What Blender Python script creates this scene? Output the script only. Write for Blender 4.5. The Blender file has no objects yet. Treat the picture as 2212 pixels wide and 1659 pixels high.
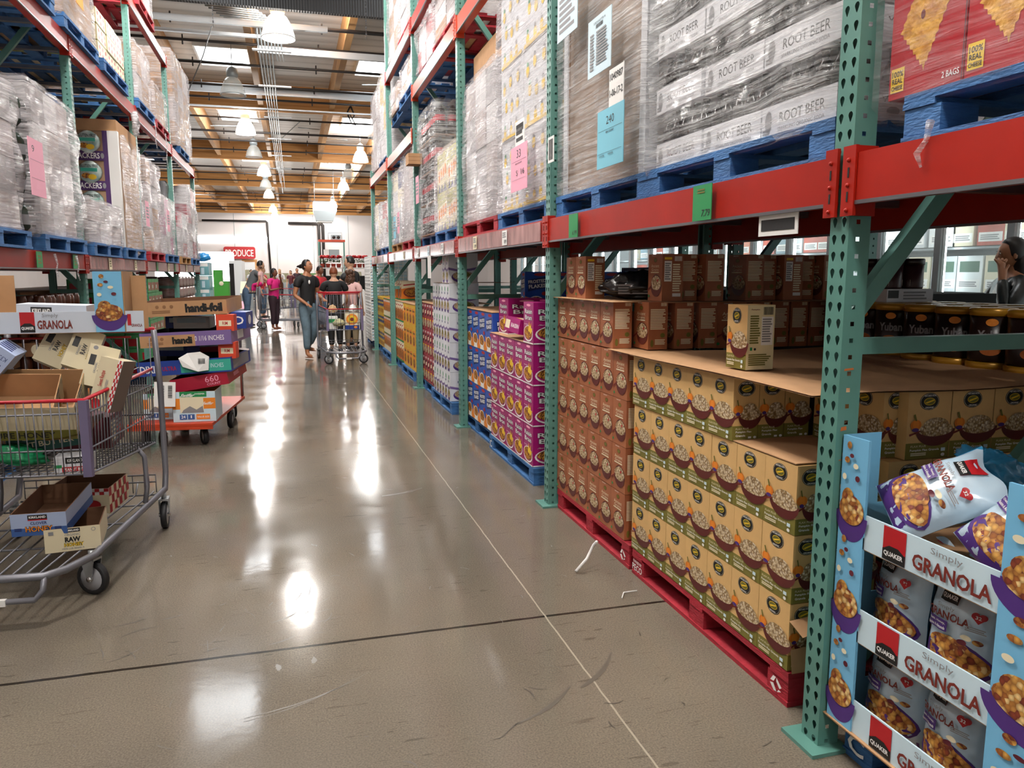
import bpy, math, random
from mathutils import Vector, Matrix, noise, Euler
S = bpy.context.scene
COL = S.collection
RND = random.Random(7)
# ---------------------------------------------------------------- camera
PITCH, YAW, CAMZ = math.radians(8.109), math.radians(15.849), 1.40
F = Vector((math.sin(YAW)*math.cos(PITCH), math.cos(YAW)*math.cos(PITCH), -math.sin(PITCH)))
R = Vector((math.cos(YAW), -math.sin(YAW), 0))
U = R.cross(F)
cd = bpy.data.cameras.new('camera'); cam = bpy.data.objects.new('camera', cd); COL.objects.link(cam)
cam.matrix_world = Matrix(((R.x, U.x, -F.x, 0), (R.y, U.y, -F.y, 0), (R.z, U.z, -F.z, CAMZ), (0, 0, 0, 1)))
cd.sensor_width = 36; cd.lens = 36*1660/2212; cd.clip_start = .05; cd.clip_end = 400
S.camera = cam
# ---------------------------------------------------------------- world, exposure
S.view_settings.view_transform = 'Standard'; S.view_settings.look = 'None'
S.view_settings.gamma = 1; S.view_settings.use_curve_mapping = False
S.view_settings.exposure = 0.0
S.cycles.max_bounces = 8; S.cycles.diffuse_bounces = 2; S.cycles.glossy_bounces = 3; S.cycles.transparent_max_bounces = 12
W = bpy.data.worlds.new('world'); S.world = W; W.use_nodes = True
W.node_tree.nodes['Background'].inputs[0].default_value = (.95, .97, 1, 1)
W.node_tree.nodes['Background'].inputs[1].default_value = .12
# ---------------------------------------------------------------- lights (the store's lamps and skylights, with added fill lamps)
LAMP_ON = [(-.08, 18.8), (-1.45, 31.4), (-1.2, 44), (-1.3, 56.5), (-1.3, 69), (3.3, 37.5), (3.3, 50), (3.3, 63),
           (-.35, 9.3), (-.9, 3.2), (-.3, -3.2), (-5.5, 6.5), (3.3, 76), (-7, 30), (8, 30), (-1.3, 76), (-7, 62), (8, 60)]  # lamps added for fill behind the view, beside the racks, at the far wall
LAMP_OFF = [(-1.45, 24.9), (-1.42, 37.4), (-1.3, 50), (3.4, 31), (3.2, 44)]
SKY = [(-1.78, 16.8, 1), (-1.75, 26.2, 1), (-1.9, 35.4, 1), (3.1, 35.6, 1), (3.1, 48, 1), (-1.8, 48, 1), (3, 16.4, 1), (3, 26.2, 1), (3, 8, 1), (-1.8, 8, 1), (-8,35,1), (-8, 50, 1)]
LAMP_W = 400; SKY_W = 62
def light(name, kind, loc, energy, size, col=(1, 1, 1), size_y=None):
    l = bpy.data.lights.new(name, kind); l.energy = energy; l.color = col
    if kind == 'AREA':
        l.size = size
        if size_y: l.shape = 'RECTANGLE'; l.size_y = size_y
    else: l.shadow_soft_size = size
    o = bpy.data.objects.new(name, l); o.location = loc; COL.objects.link(o); return o
for x, y in LAMP_ON:
    light('lamp_light', 'POINT', (x, y, 6.45), LAMP_W*(1.15 if y > 70 else 1.45 if 2 < y < 10 and x > -3 else 1), .2, (1, .968, .935))
for x, y in LAMP_ON:
    light('lamp_uplight', 'POINT', (x, y, 7.62), LAMP_W*1.15, .1, (1, .97, .93))
for x, y, k in SKY:
    light('skylight_glow', 'AREA', (x, y, 7.98), SKY_W, 1.3, (.93, .97, 1), 1.9)
# ---------------------------------------------------------------- materials
MATS = {}
def srgb(c):
    if isinstance(c, str):
        c = c.lstrip('#'); c = [int(c[i:i+2], 16)/255 for i in (0, 2, 4)]
    return tuple(x/12.92 if x <= .04045 else ((x+.055)/1.055)**2.4 for x in c)
def mat(name, col='#808080', rough=.6, metal=0, emit=0, alpha=1, trans=0, coat=0, vary=0, vscale=8, bump=0, bscale=60, stretch=(1, 1, 1), col2=None, spec=.5, crisp=0):
    if name in MATS: return MATS[name]
    m = bpy.data.materials.new(name); m.use_nodes = True; nt = m.node_tree; b = nt.nodes['Principled BSDF']
    c = srgb(col); b.inputs['Base Color'].default_value = (*c, 1); b.inputs['Roughness'].default_value = rough
    b.inputs['Metallic'].default_value = metal; b.inputs['Alpha'].default_value = alpha
    b.inputs['Specular IOR Level'].default_value = spec
    if trans: b.inputs['Transmission Weight'].default_value = trans
    if coat: b.inputs['Coat Weight'].default_value = coat
    if emit: b.inputs['Emission Color'].default_value = (*c, 1); b.inputs['Emission Strength'].default_value = emit
    m.diffuse_color = (*c, 1)
    if vary or col2 or bump:
        tc = nt.nodes.new('ShaderNodeTexCoord'); mp = nt.nodes.new('ShaderNodeMapping'); mp.inputs['Scale'].default_value = stretch
        nt.links.new(tc.outputs['Object'], mp.inputs['Vector'])
    if vary or col2:
        n = nt.nodes.new('ShaderNodeTexNoise'); n.inputs['Scale'].default_value = vscale; n.inputs['Detail'].default_value = 5
        nt.links.new(mp.outputs[0], n.inputs['Vector'])
        r = nt.nodes.new('ShaderNodeValToRGB'); e = r.color_ramp.elements
        e[0].position = .5-(.02 if crisp else .22); e[1].position = .5+(.02 if crisp else .22)
        c2 = srgb(col2) if col2 else None
        e[0].color = (*[x*(1-vary) for x in c], 1); e[1].color = (*(c2 if c2 else [min(1, x*(1+vary)) for x in c]), 1)
        nt.links.new(n.outputs[0], r.inputs[0]); nt.links.new(r.outputs[0], b.inputs['Base Color'])
    if bump:
        n = nt.nodes.new('ShaderNodeTexNoise'); n.inputs['Scale'].default_value = bscale; n.inputs['Detail'].default_value = 4
        nt.links.new(mp.outputs[0], n.inputs['Vector'])
        u = nt.nodes.new('ShaderNodeBump'); u.inputs['Strength'].default_value = bump; u.inputs['Distance'].default_value = .01
        nt.links.new(n.outputs[0], u.inputs['Height']); nt.links.new(u.outputs[0], b.inputs['Normal'])
    MATS[name] = m; return m
def flakes(name, cols, scale=90, rough=.6):
    """speckled food print: voronoi cells in several colours"""
    if name in MATS: return MATS[name]
    m = bpy.data.materials.new(name); m.use_nodes = True; nt = m.node_tree; b = nt.nodes['Principled BSDF']
    tc = nt.nodes.new('ShaderNodeTexCoord'); v = nt.nodes.new('ShaderNodeTexVoronoi'); v.inputs['Scale'].default_value = scale
    nt.links.new(tc.outputs['Object'], v.inputs['Vector'])
    sp = nt.nodes.new('ShaderNodeSeparateColor'); nt.links.new(v.outputs['Color'], sp.inputs[0])
    r = nt.nodes.new('ShaderNodeValToRGB'); r.color_ramp.interpolation = 'CONSTANT'; e = r.color_ramp.elements
    for i, c in enumerate(cols):
        x = e[i] if i < 2 else e.new(i/len(cols))
        x.position = i/len(cols); x.color = (*srgb(c), 1)
    nt.links.new(sp.outputs[0], r.inputs[0])
    mx = nt.nodes.new('ShaderNodeMix'); mx.data_type = 'RGBA'; mx.blend_type = 'MULTIPLY'; mx.inputs[0].default_value = .75
    r2 = nt.nodes.new('ShaderNodeValToRGB'); r2.color_ramp.elements[0].position = .15; r2.color_ramp.elements[1].position = .75
    r2.color_ramp.elements[0].color = (1, 1, 1, 1); r2.color_ramp.elements[1].color = (.25, .15, .1, 1)
    nt.links.new(v.outputs['Distance'], r2.inputs[0])
    nt.links.new(r.outputs[0], mx.inputs[6]); nt.links.new(r2.outputs[0], mx.inputs[7]); nt.links.new(mx.outputs[2], b.inputs['Base Color'])
    b.inputs['Roughness'].default_value = rough; MATS[name] = m; return m
def film(name='stretch_film', tint='#f4eef0', lo=.06, hi=.7, rot=.5):
    """crinkled stretch wrap: clear plastic with whitish folds"""
    if name in MATS: return MATS[name]
    m = bpy.data.materials.new(name); m.use_nodes = True; nt = m.node_tree; b = nt.nodes['Principled BSDF']; L = nt.links
    tc = nt.nodes.new('ShaderNodeTexCoord'); mp = nt.nodes.new('ShaderNodeMapping')
    mp.inputs['Rotation'].default_value = (rot, 0, 0); mp.inputs['Scale'].default_value = (1.2, .8, 17)
    L.new(tc.outputs['Object'], mp.inputs['Vector'])
    n = nt.nodes.new('ShaderNodeTexNoise'); n.inputs['Scale'].default_value = 3; n.inputs['Detail'].default_value = 6; n.inputs['Roughness'].default_value = .6
    n.inputs['Distortion'].default_value = .7
    L.new(mp.outputs[0], n.inputs['Vector'])
    n2 = nt.nodes.new('ShaderNodeTexNoise'); n2.inputs['Scale'].default_value = 9; n2.inputs['Detail'].default_value = 4
    L.new(tc.outputs['Object'], n2.inputs['Vector'])
    ad = nt.nodes.new('ShaderNodeMath'); ad.operation = 'MULTIPLY_ADD'; ad.inputs[1].default_value = .35
    L.new(n2.outputs[0], ad.inputs[0]); L.new(n.outputs[0], ad.inputs[2])
    r = nt.nodes.new('ShaderNodeMapRange'); r.inputs[1].default_value = .5; r.inputs[2].default_value = .9; r.inputs[3].default_value = lo; r.inputs[4].default_value = hi
    L.new(ad.outputs[0], r.inputs[0]); L.new(r.outputs[0], b.inputs['Alpha'])
    u = nt.nodes.new('ShaderNodeBump'); u.inputs['Strength'].default_value = .9; u.inputs['Distance'].default_value = .035
    L.new(ad.outputs[0], u.inputs['Height']); L.new(u.outputs[0], b.inputs['Normal'])
    b.inputs['Base Color'].default_value = (*srgb(tint), 1); b.inputs['Roughness'].default_value = .13; b.inputs['Specular IOR Level'].default_value = .9
    MATS[name] = m; return m
# ---------------------------------------------------------------- mesh builder
class MB:
    def __init__(s): s.v = []; s.f = []; s.m = []; s.ms = []; s.sm = []
    def mi(s, m):
        if isinstance(m, str): m = MATS[m]
        if m not in s.ms: s.ms.append(m)
        return s.ms.index(m)
    def add(s, vs, fs, m, M=None, smooth=False):
        n = len(s.v); i = s.mi(m)
        for v in vs: s.v.append(tuple(M @ Vector(v)) if M else tuple(v))
        for f in fs: s.f.append([n+k for k in f]); s.m.append(i); s.sm.append(smooth)
        return s
    def box(s, x0, x1, y0, y1, z0, z1, m, M=None):
        vs = [(x, y, z) for x in (x0, x1) for y in (y0, y1) for z in (z0, z1)]
        return s.add(vs, [(0, 1, 3, 2), (4, 6, 7, 5), (0, 4, 5, 1), (2, 3, 7, 6), (0, 2, 6, 4), (1, 5, 7, 3)], m, M)
    def bar(s, a, b, w, h, m, up=(0, 0, 1)):
        a = Vector(a); b = Vector(b); d = (b-a).normalized(); r = d.cross(Vector(up))
        if r.length < 1e-4: r = d.cross(Vector((1, 0, 0)))
        r.normalize(); u = r.cross(d)
        vs = [p+r*(w/2*i)+u*(h/2*j) for p in (a, b) for i, j in ((-1, -1), (1, -1), (1, 1), (-1, 1))]
        return s.add(vs, [(0, 1, 2, 3), (7, 6, 5, 4), (0, 4, 5, 1), (1, 5, 6, 2), (2, 6, 7, 3), (3, 7, 4, 0)], m)
    def tube(s, pts, r, m, n=8, closed=False, cap=True):
        pts = [Vector(p) for p in pts]; rings = []; N = len(pts)
        rr = r if isinstance(r, (list, tuple)) else [r]*N
        prev = None
        for i, p in enumerate(pts):
            if closed: d = pts[(i+1) % N]-pts[i-1]
            else: d = pts[min(i+1, N-1)]-pts[max(i-1, 0)]
            d.normalize()
            a = prev-d*prev.dot(d) if prev is not None and (prev-d*prev.dot(d)).length > 1e-3 else d.orthogonal()
            a.normalize(); prev = a; b = d.cross(a)
            rings.append([p+(a*math.cos(2*math.pi*k/n)+b*math.sin(2*math.pi*k/n))*rr[i] for k in range(n)])
        vs = [v for q in rings for v in q]; fs = []
        for i in range(N if closed else N-1):
            j = (i+1) % N
            for k in range(n): fs.append((i*n+k, i*n+(k+1) % n, j*n+(k+1) % n, j*n+k))
        if not closed and cap: fs.append(tuple(range(n))[::-1]); fs.append(tuple((N-1)*n+k for k in range(n)))
        return s.add(vs, fs, m, smooth=True)
    def lathe(s, prof, m, n=20, M=None, cap=True):
        vs = [(r*math.cos(2*math.pi*k/n), r*math.sin(2*math.pi*k/n), z) for r, z in prof for k in range(n)]; fs = []
        for i in range(len(prof)-1):
            for k in range(n): fs.append((i*n+k, i*n+(k+1) % n, (i+1)*n+(k+1) % n, (i+1)*n+k))
        if cap:
            if prof[0][0] > .0005: fs.append(tuple(range(n))[::-1])
            if prof[-1][0] > .0005: fs.append(tuple((len(prof)-1)*n+k for k in range(n)))
        return s.add(vs, fs, m, M, smooth=True)
    def ball(s, c, r, m, n=12, k=8, M=None, fn=None):
        r = (r, r, r) if not isinstance(r, (tuple, list)) else r; vs = []; fs = []
        for i in range(k+1):
            t = math.pi*i/k
            for j in range(n):
                a = 2*math.pi*j/n; p = Vector((math.sin(t)*math.cos(a), math.sin(t)*math.sin(a), math.cos(t)))
                q = Vector((p.x*r[0], p.y*r[1], p.z*r[2]))
                if fn: q = fn(p, q)
                vs.append(q+Vector(c))
        for i in range(k):
            for j in range(n): fs.append((i*n+j, (i+1)*n+j, (i+1)*n+(j+1) % n, i*n+(j+1) % n))
        return s.add(vs, fs, m, M, smooth=True)
    def grid(s, fn, nu, nv, m, M=None, smooth=True, wrapu=False):
        vs = [fn(i/nu, j/nv) for j in range(nv+1) for i in range(nu+(0 if wrapu else 1))]; W_ = nu if wrapu else nu+1; fs = []
        for j in range(nv):
            for i in range(nu): fs.append((j*W_+i, j*W_+(i+1) % W_, (j+1)*W_+(i+1) % W_, (j+1)*W_+i))
        return s.add(vs, fs, m, M, smooth)
    def prism(s, pts, fn, t0, t1, m, M=None):
        """outline pts (2d) extruded; fn(u,v,t)->3d"""
        n = len(pts); vs = [fn(u, v, t) for t in (t0, t1) for u, v in pts]
        fs = [tuple(range(n))[::-1], tuple(range(n, 2*n))]+[(i, (i+1) % n, n+(i+1) % n, n+i) for i in range(n)]
        return s.add(vs, fs, m, M)
    def mesh(s, name):
        me = bpy.data.meshes.new(name); me.from_pydata([tuple(v) for v in s.v], [], s.f)
        for m in s.ms: me.materials.append(m)
        me.polygons.foreach_set('material_index', s.m); me.polygons.foreach_set('use_smooth', s.sm); me.update(); return me
    def obj(s, name, parent=None, **k):
        o = bpy.data.objects.new(name, s.mesh(name)); COL.objects.link(o)
        if parent: o.parent = parent
        tag(o, **k); return o
def tag(o, label=None, cat=None, group=None, kind=None, loc=None, rot=None):
    if label: o['label'] = label
    if cat: o['category'] = cat
    if group: o['group'] = group
    if kind: o['kind'] = kind
    if loc is not None: o.location = loc
    if rot is not None: o.rotation_euler = rot
    return o
def empty(name, label=None, cat=None, loc=(0, 0, 0), rz=0, group=None):
    o = bpy.data.objects.new(name, None); COL.objects.link(o); o.empty_display_size = .1
    return tag(o, label, cat, group, None, loc, (0, 0, rz))
def dup(o, loc=None, rot=None, label=None, group=None, parent=None):
    c = o.copy(); COL.objects.link(c)
    if parent: c.parent = parent
    for ch in list(o.children): dup(ch, parent=c)
    if loc is not None: c.location = loc
    if rot is not None: c.rotation_euler = rot
    if label: c['label'] = label
    if group: c['group'] = group
    return c
class Once:
    """first placement uses the original object, later ones copies"""
    def __init__(s, o): s.o = o; s.used = False
    def put(s, loc, rot=(0, 0, 0), label=None, group=None):
        if not s.used:
            s.used = True; tag(s.o, label, None, group, None, loc, rot); return s.o
        return dup(s.o, loc, rot, label, group)
ORD = ['nearest', 'second', 'third', 'fourth', 'fifth', 'sixth', 'seventh', 'eighth', 'ninth', 'tenth', 'eleventh', 'twelfth']
ROWS = ['bottom', 'second', 'third', 'fourth', 'fifth', 'sixth']
# ---------------------------------------------------------------- flat art (printing)
TXT = {}
def glyphs(t, bold=0):
    k = (t, bold)
    if k not in TXT:
        cu = bpy.data.curves.new('txt', 'FONT'); cu.body = t; cu.resolution_u = 2; cu.offset = .017*bold
        o = bpy.data.objects.new('txt', cu); me = bpy.data.meshes.new_from_object(o)
        vs = [(v.co.x, v.co.y) for v in me.vertices]; fs = [tuple(p.vertices) for p in me.polygons]
        bpy.data.objects.remove(o); bpy.data.curves.remove(cu); bpy.data.meshes.remove(me)
        x0 = min(v[0] for v in vs); x1 = max(v[0] for v in vs); y0 = min(v[1] for v in vs); y1 = max(v[1] for v in vs)
        TXT[k] = ([((a-(x0+x1)/2)/(x1-x0), (b-(y0+y1)/2)/(y1-y0)) for a, b in vs], fs)
    return TXT[k]
def art(mb, fn, shapes, drape=False, asp=1.0):
    """shapes in 0..1 of a face; fn(u,v,k)->3d, k = layer. asp = width/height of the face"""
    k = 0
    for sh in shapes:
        k += 1; t = sh[0]
        if t == 'r':
            _, x0, y0, x1, y1, m = sh[:6]; n = 6 if drape else 1
            mb.grid(lambda u, v: fn(x0+(x1-x0)*u, y0+(y1-y0)*v, k), n, n, m, smooth=drape)
        elif t == 'e':
            _, cx, cy, rx, ry, m = sh[:6]; a0, a1 = sh[6:8] if len(sh) > 7 else (0, 360); n = 20; R_ = 4 if drape else 1
            a0 = math.radians(a0); a1 = math.radians(a1); vs = [fn(cx, cy, k)]; fs = []
            for q in range(1, R_+1):
                for i in range(n+1):
                    a = a0+(a1-a0)*i/n; vs.append(fn(cx+rx*math.cos(a)*q/R_, cy+ry*math.sin(a)*q/R_, k))
            for i in range(n): fs.append((0, 1+i, 2+i))
            for q in range(1, R_):
                for i in range(n):
                    b = 1+(q-1)*(n+1)+i; c = b+n+1; fs.append((b, c, c+1, b+1))
            mb.add(vs, fs, m, smooth=drape)
        elif t == 'p':
            _, pts, m = sh; mb.add([fn(u, v, k) for u, v in pts], [tuple(range(len(pts)))], m)
        elif t == 't':
            _, s_, cx, cy, w, h, m = sh[:7]; op = sh[7] if len(sh) > 7 else {}
            vs, fs = glyphs(s_, op.get('b', 1)); ro = math.radians(op.get('rot', 0)); c, s1 = math.cos(ro), math.sin(ro); shr = op.get('sh', 0); out = []
            for x, y in vs:
                x, y = (x+y*shr)*w*asp, y*h
                out.append(fn(cx+(x*c-y*s1)/asp, cy+(x*s1+y*c), k))
            mb.add(out, fs, m)
        elif t == 'bar':      # barcode
            _, cx, cy, w, h, m = sh[:6]; vert = len(sh) > 6; q = random.Random(3)
            x = 0
            while x < 1:
                d = q.choice((.02, .035, .05))
                if vert: mb.grid(lambda u, v: fn(cx-w/2+w*u, cy-h/2+h*(x+d*v), k), 1, 1, m, smooth=False)
                else: mb.grid(lambda u, v: fn(cx-w/2+w*(x+d*u), cy-h/2+h*v, k), 1, 1, m, smooth=False)
                x += d+q.choice((.02, .04))
        elif t == 'ln':       # lines of small print as thin broken strips
            _, x0, y0, x1, y1, n_, m = sh[:7]; q = random.Random(n_)
            for i in range(n_):
                yy = y0+(y1-y0)*(i+.5)/n_; h = (y1-y0)/n_*.3; xe = x1-(x1-x0)*q.random()*.3
                mb.grid(lambda u, v: fn(x0+(xe-x0)*u, yy-h+2*h*v, k), 1, 1, m, smooth=False)
def face(side, dx, dy, dz, e=.00025):
    """maps 0..1 coordinates of one side of a box (centred in x,y; z from 0) as its viewer sees it"""
    if side == '-x': return lambda u, v, k: (-dx/2-e*k, dy/2-dy*u, dz*v)
    if side == '+x': return lambda u, v, k: (dx/2+e*k, -dy/2+dy*u, dz*v)
    if side == '-y': return lambda u, v, k: (-dx/2+dx*u, -dy/2-e*k, dz*v)
    if side == '+y': return lambda u, v, k: (dx/2-dx*u, dy/2+e*k, dz*v)
    if side == '+z': return lambda u, v, k: (-dx/2+dx*u, -dy/2+dy*v, dz+e*k)
def artbox(mb, dx, dy, dz, m, arts, M=None, e=.00025):
    sub = MB(); sub.box(-dx/2, dx/2, -dy/2, dy/2, 0, dz, m)
    for sd, sh in arts.items():
        asp = (dy if sd in ('-x', '+x') else dx)/(dy if sd == '+z' else dz)
        art(sub, face(sd, dx, dy, dz, e), sh, asp=asp)
    o = len(mb.v)
    for v in sub.v: mb.v.append(tuple(M @ Vector(v)) if M else v)
    mp = [mb.mi(x) for x in sub.ms]
    for f, i, q in zip(sub.f, sub.m, sub.sm): mb.f.append([o+a for a in f]); mb.m.append(mp[i]); mb.sm.append(q)
    return mb
# base palette
for n_, c_, r_ in [('ink_black', '#141414', .5), ('ink_white', '#f2f0ec', .5), ('ink_red', '#b3161f', .45), ('ink_navy', '#1c2a66', .45),
                   ('ink_green', '#1f8a4c', .5), ('ink_yellow', '#f0c62c', .5), ('ink_orange', '#ec8a28', .5), ('ink_grey', '#8b8a8c', .6),
                   ('ink_purple', '#4b2a78', .45), ('ink_sky', '#7cc4e6', .45), ('ink_brown', '#74241a', .5), ('ink_olive', '#6f6a24', .5),
                   ('ink_pink', '#f0a8bd', .6), ('ink_cream', '#efe3c2', .6), ('ink_teal', '#3aa892', .5), ('ink_ice', '#cfe6f0', .4), ('ink_maroon', '#5c1626', .5)]:
    mat(n_, c_, r_)
mat('cardboard', '#b48a62', .85, vary=.08, vscale=12)
mat('cardboard_dark', '#8a6242', .85, vary=.08, vscale=12)
mat('white_card', '#dcdce0', .6, vary=.04)
mat('paint_green', '#5a8b80', .38, vary=.1, vscale=6)
mat('paint_red', '#a01a08', .42, vary=.1, vscale=5, spec=.3)
mat('paint_orange', '#c23c10', .36, vary=.1, vscale=5)
mat('pallet_blue', '#33659a', .75, vary=.3, vscale=7, stretch=(1, 1, 4), bump=.5, bscale=40)
mat('pallet_red', '#a01c2c', .7, vary=.22, vscale=7, stretch=(1, 1, 4), bump=.5, bscale=40)
mat('pallet_wood', '#a87c4c', .8, vary=.25, vscale=7)
mat('steel', '#8f9094', .35, .9); mat('zinc', '#a9adb0', .4, .7); mat('chrome', '#c8c8ca', .2, 1)
mat('cart_grey', '#75757c', .42, .35); mat('rubber', '#17171a', .55); mat('wheel_grey', '#a3a3a6', .5)
mat('red_plastic', '#b61a2a', .35); mat('purple_plastic', '#6f6684', .3)
flakes('granola_print', ['#c98a3c', '#e0a850', '#a8642a', '#f0cf8c', '#8a3a20', '#d69a48'], 75)
flakes('oat_print', ['#d8c298', '#e8d8b4', '#b89c6c', '#f4e8cc', '#a08050', '#e0cca4'], 130)
flakes('flake_print', ['#d8922c', '#e8ac40', '#b8701c', '#6a3018', '#e0a038', '#c07c24'], 90)
film()
# ================================================================ the building
def floor_mat():
    m = bpy.data.materials.new('polished_concrete'); m.use_nodes = True; nt = m.node_tree; b = nt.nodes['Principled BSDF']; L = nt.links
    N = lambda t, **k: nt.nodes.new(t)
    tc = N('ShaderNodeTexCoord'); P = tc.outputs['Object']
    def noise_(sc, det=5, vec=None, rough=.55):
        n = N('ShaderNodeTexNoise'); n.inputs['Scale'].default_value = sc; n.inputs['Detail'].default_value = det; n.inputs['Roughness'].default_value = rough; L.new(vec or P, n.inputs['Vector']); return n.outputs[0]
    def ramp(x, a, b_, ca, cb):
        r = N('ShaderNodeValToRGB'); r.color_ramp.elements[0].position = a; r.color_ramp.elements[1].position = b_
        r.color_ramp.elements[0].color = (*srgb(ca), 1); r.color_ramp.elements[1].color = (*srgb(cb), 1); L.new(x, r.inputs[0]); return r.outputs[0]
    def mth(op, a, b_=None, c=None):
        n = N('ShaderNodeMath'); n.operation = op
        for i, x in enumerate((a, b_, c)):
            if x is None: continue
            if isinstance(x, (int, float)): n.inputs[i].default_value = x
            else: L.new(x, n.inputs[i])
        return n.outputs[0]
    def mixc(f, a, b_, bt='MIX'):
        n = N('ShaderNodeMix'); n.data_type = 'RGBA'; n.blend_type = bt
        if isinstance(f, (int, float)): n.inputs[0].default_value = f
        else: L.new(f, n.inputs[0])
        for i, x in ((6, a), (7, b_)):
            if isinstance(x, str): n.inputs[i].default_value = (*srgb(x), 1)
            else: L.new(x, n.inputs[i])
        return n.outputs[2]
    c = ramp(noise_(1.1, 6), .36, .68, '#716b61', '#867e72')
    c = mixc(.55, c, ramp(noise_(.5, 3), .35, .65, '#66615a', '#8d8478'))
    c = mixc(.5, c, ramp(noise_(170, 2), .3, .72, '#4c463e', '#c4baab'), 'OVERLAY')
    # dark scuffs: stretched noise thresholds in two directions
    for rz, sx in ((.4, (3, 26, 1)), (1.3, (4, 34, 1)), (2.4, (5, 22, 1))):
        mp = N('ShaderNodeMapping'); mp.inputs['Rotation'].default_value = (0, 0, rz); mp.inputs['Scale'].default_value = sx; L.new(P, mp.inputs['Vector'])
        a = ramp(noise_(1.6, 3, mp.outputs[0]), .67, .69, '#000000', '#ffffff')
        g = mth('MULTIPLY', a, ramp(noise_(1.3, 2), .44, .56, '#000000', '#aaaaaa'))
        c = mixc(g, c, '#2c2722')
    sx = N('ShaderNodeSeparateXYZ'); L.new(P, sx.inputs[0]); X, Y = sx.outputs[0], sx.outputs[1]
    jit = mth('MULTIPLY', mth('SUBTRACT', noise_(9, 2), .5), .008)
    def line(coord, at, w):
        d = mth('ABSOLUTE', mth('SUBTRACT', mth('ADD', coord, jit), at)); return mth('LESS_THAN', d, w)
    for at, w in ((2.86, .0085), (-1.2, .006), (17.6, .012), (25, .012)): c = mixc(line(Y, at, w), c, '#2c2620')
    c = mixc(line(Y, 10.1, .005), c, '#8f8678')
    c = mixc(line(X, .955, .0034), c, '#a39a8a')
    c = mixc(line(X, -6.0, .006), c, '#3c352d')
    L.new(c, b.inputs['Base Color'])
    r = N('ShaderNodeMapRange'); r.inputs[1].default_value = .3; r.inputs[2].default_value = .75; r.inputs[3].default_value = .07; r.inputs[4].default_value = .17
    L.new(noise_(2.3, 6), r.inputs[0]); L.new(r.outputs[0], b.inputs['Roughness'])
    u = N('ShaderNodeBump'); u.inputs['Strength'].default_value = .025; u.inputs['Distance'].default_value = .01; L.new(noise_(14, 3), u.inputs['Height']); L.new(u.outputs[0], b.inputs['Normal'])
    b.inputs['Specular IOR Level'].default_value = .19
    MATS['floor'] = m; return m
floor_mat()
def marks():
    g = random.Random(21); b = MB(); mat('scuff_dark', '#4d463d', .35); mat('scuff_soft', '#5f584e', .3)
    def streak(x, y, a, l, w, m_, bend=0):
        n = 6; L_ = []; R_ = []
        for i in range(n+1):
            t = i/n; px_ = x+math.cos(a+bend*t)*l*t; py_ = y+math.sin(a+bend*t)*l*t; ww = w*math.sin(math.pi*(.12+.8*t))*g.uniform(.5, 1.2)
            nx, ny = -math.sin(a+bend*t), math.cos(a+bend*t); L_.append((px_+nx*ww, py_+ny*ww, .0008)); R_.append((px_-nx*ww, py_-ny*ww, .0008))
        b.add(L_+R_, [(i, i+1, n+2+i, n+1+i) for i in range(n)], m_)
    for i in range(150):
        y = 1.6+8*g.random()**1.7; x = g.uniform(-1.5, 1.35); streak(x, y, g.uniform(0, 6.3), g.uniform(.01, .07), g.uniform(.0012, .004), 'scuff_dark', g.uniform(-1, 1))
    for i in range(26): streak(g.uniform(-.75, .1), g.uniform(2.9, 3.35), g.choice((1.5, .2, .7))+g.uniform(-.3, .3), g.uniform(.03, .16), g.uniform(.001, .003), 'scuff_dark', g.uniform(-.5, .5))
    for x, y, a, l, w in ((-.2, 2.42, .12, .45, .003), (-.2, 2.4, .15, .4, .002), (.9, 2.3, .5, .28, .012), (.62, 2.15, .3, .3, .008), (-.1, 2.7, 1.4, .05, .012), (.02, 2.72, 1.2, .05, .012), (.5, 4.8, .1, .3, .02)): streak(x, y, a, l, w, 'scuff_soft', .3)
    b.obj('floor_scuffs', label='dark scuffs and trolley marks scattered on the concrete floor', cat='marks', kind='stuff')
def wave_mat(name, col, col2, scale, axis='Y', rough=.6):
    m = bpy.data.materials.new(name); m.use_nodes = True; nt = m.node_tree; b = nt.nodes['Principled BSDF']; L = nt.links
    tc = nt.nodes.new('ShaderNodeTexCoord'); w = nt.nodes.new('ShaderNodeTexWave'); w.bands_direction = axis; w.inputs['Scale'].default_value = scale
    L.new(tc.outputs['Object'], w.inputs['Vector'])
    u = nt.nodes.new('ShaderNodeBump'); u.inputs['Strength'].default_value = .4; u.inputs['Distance'].default_value = .03; L.new(w.outputs[0], u.inputs['Height']); L.new(u.outputs[0], b.inputs['Normal'])
    r = nt.nodes.new('ShaderNodeValToRGB'); r.color_ramp.elements[0].color = (*srgb(col2), 1); r.color_ramp.elements[1].color = (*srgb(col), 1); r.color_ramp.elements[0].position = .05; r.color_ramp.elements[1].position = .3
    L.new(w.outputs[0], r.inputs[0]); L.new(r.outputs[0], b.inputs['Base Color']); b.inputs['Roughness'].default_value = rough
    MATS[name] = m; return m
wave_mat('roof_deck', '#f4f2f0', '#dedcda', .52)
wave_mat('dark_deck', '#14100f', '#080606', 5.5, 'X')
mat('wood_glulam', '#c8863e', .6, vary=.28, vscale=2.2, stretch=(.25, 1, 7), col2='#d09a5c')
mat('wood_purlin', '#c48a4c', .65, vary=.25, vscale=2.2, stretch=(1, .2, 7), col2='#d2a26c')
mat('wall_paint', '#e3dedd', .75, vary=.03, vscale=.5)
mat('pipe_black', '#241f1e', .5); mat('glow_white', '#ffffff', .5, emit=7)
mat('skylight_panel', '#f6fbff', .5, emit=6); mat('lamp_glow', '#fffaf0', .4, emit=6)
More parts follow.
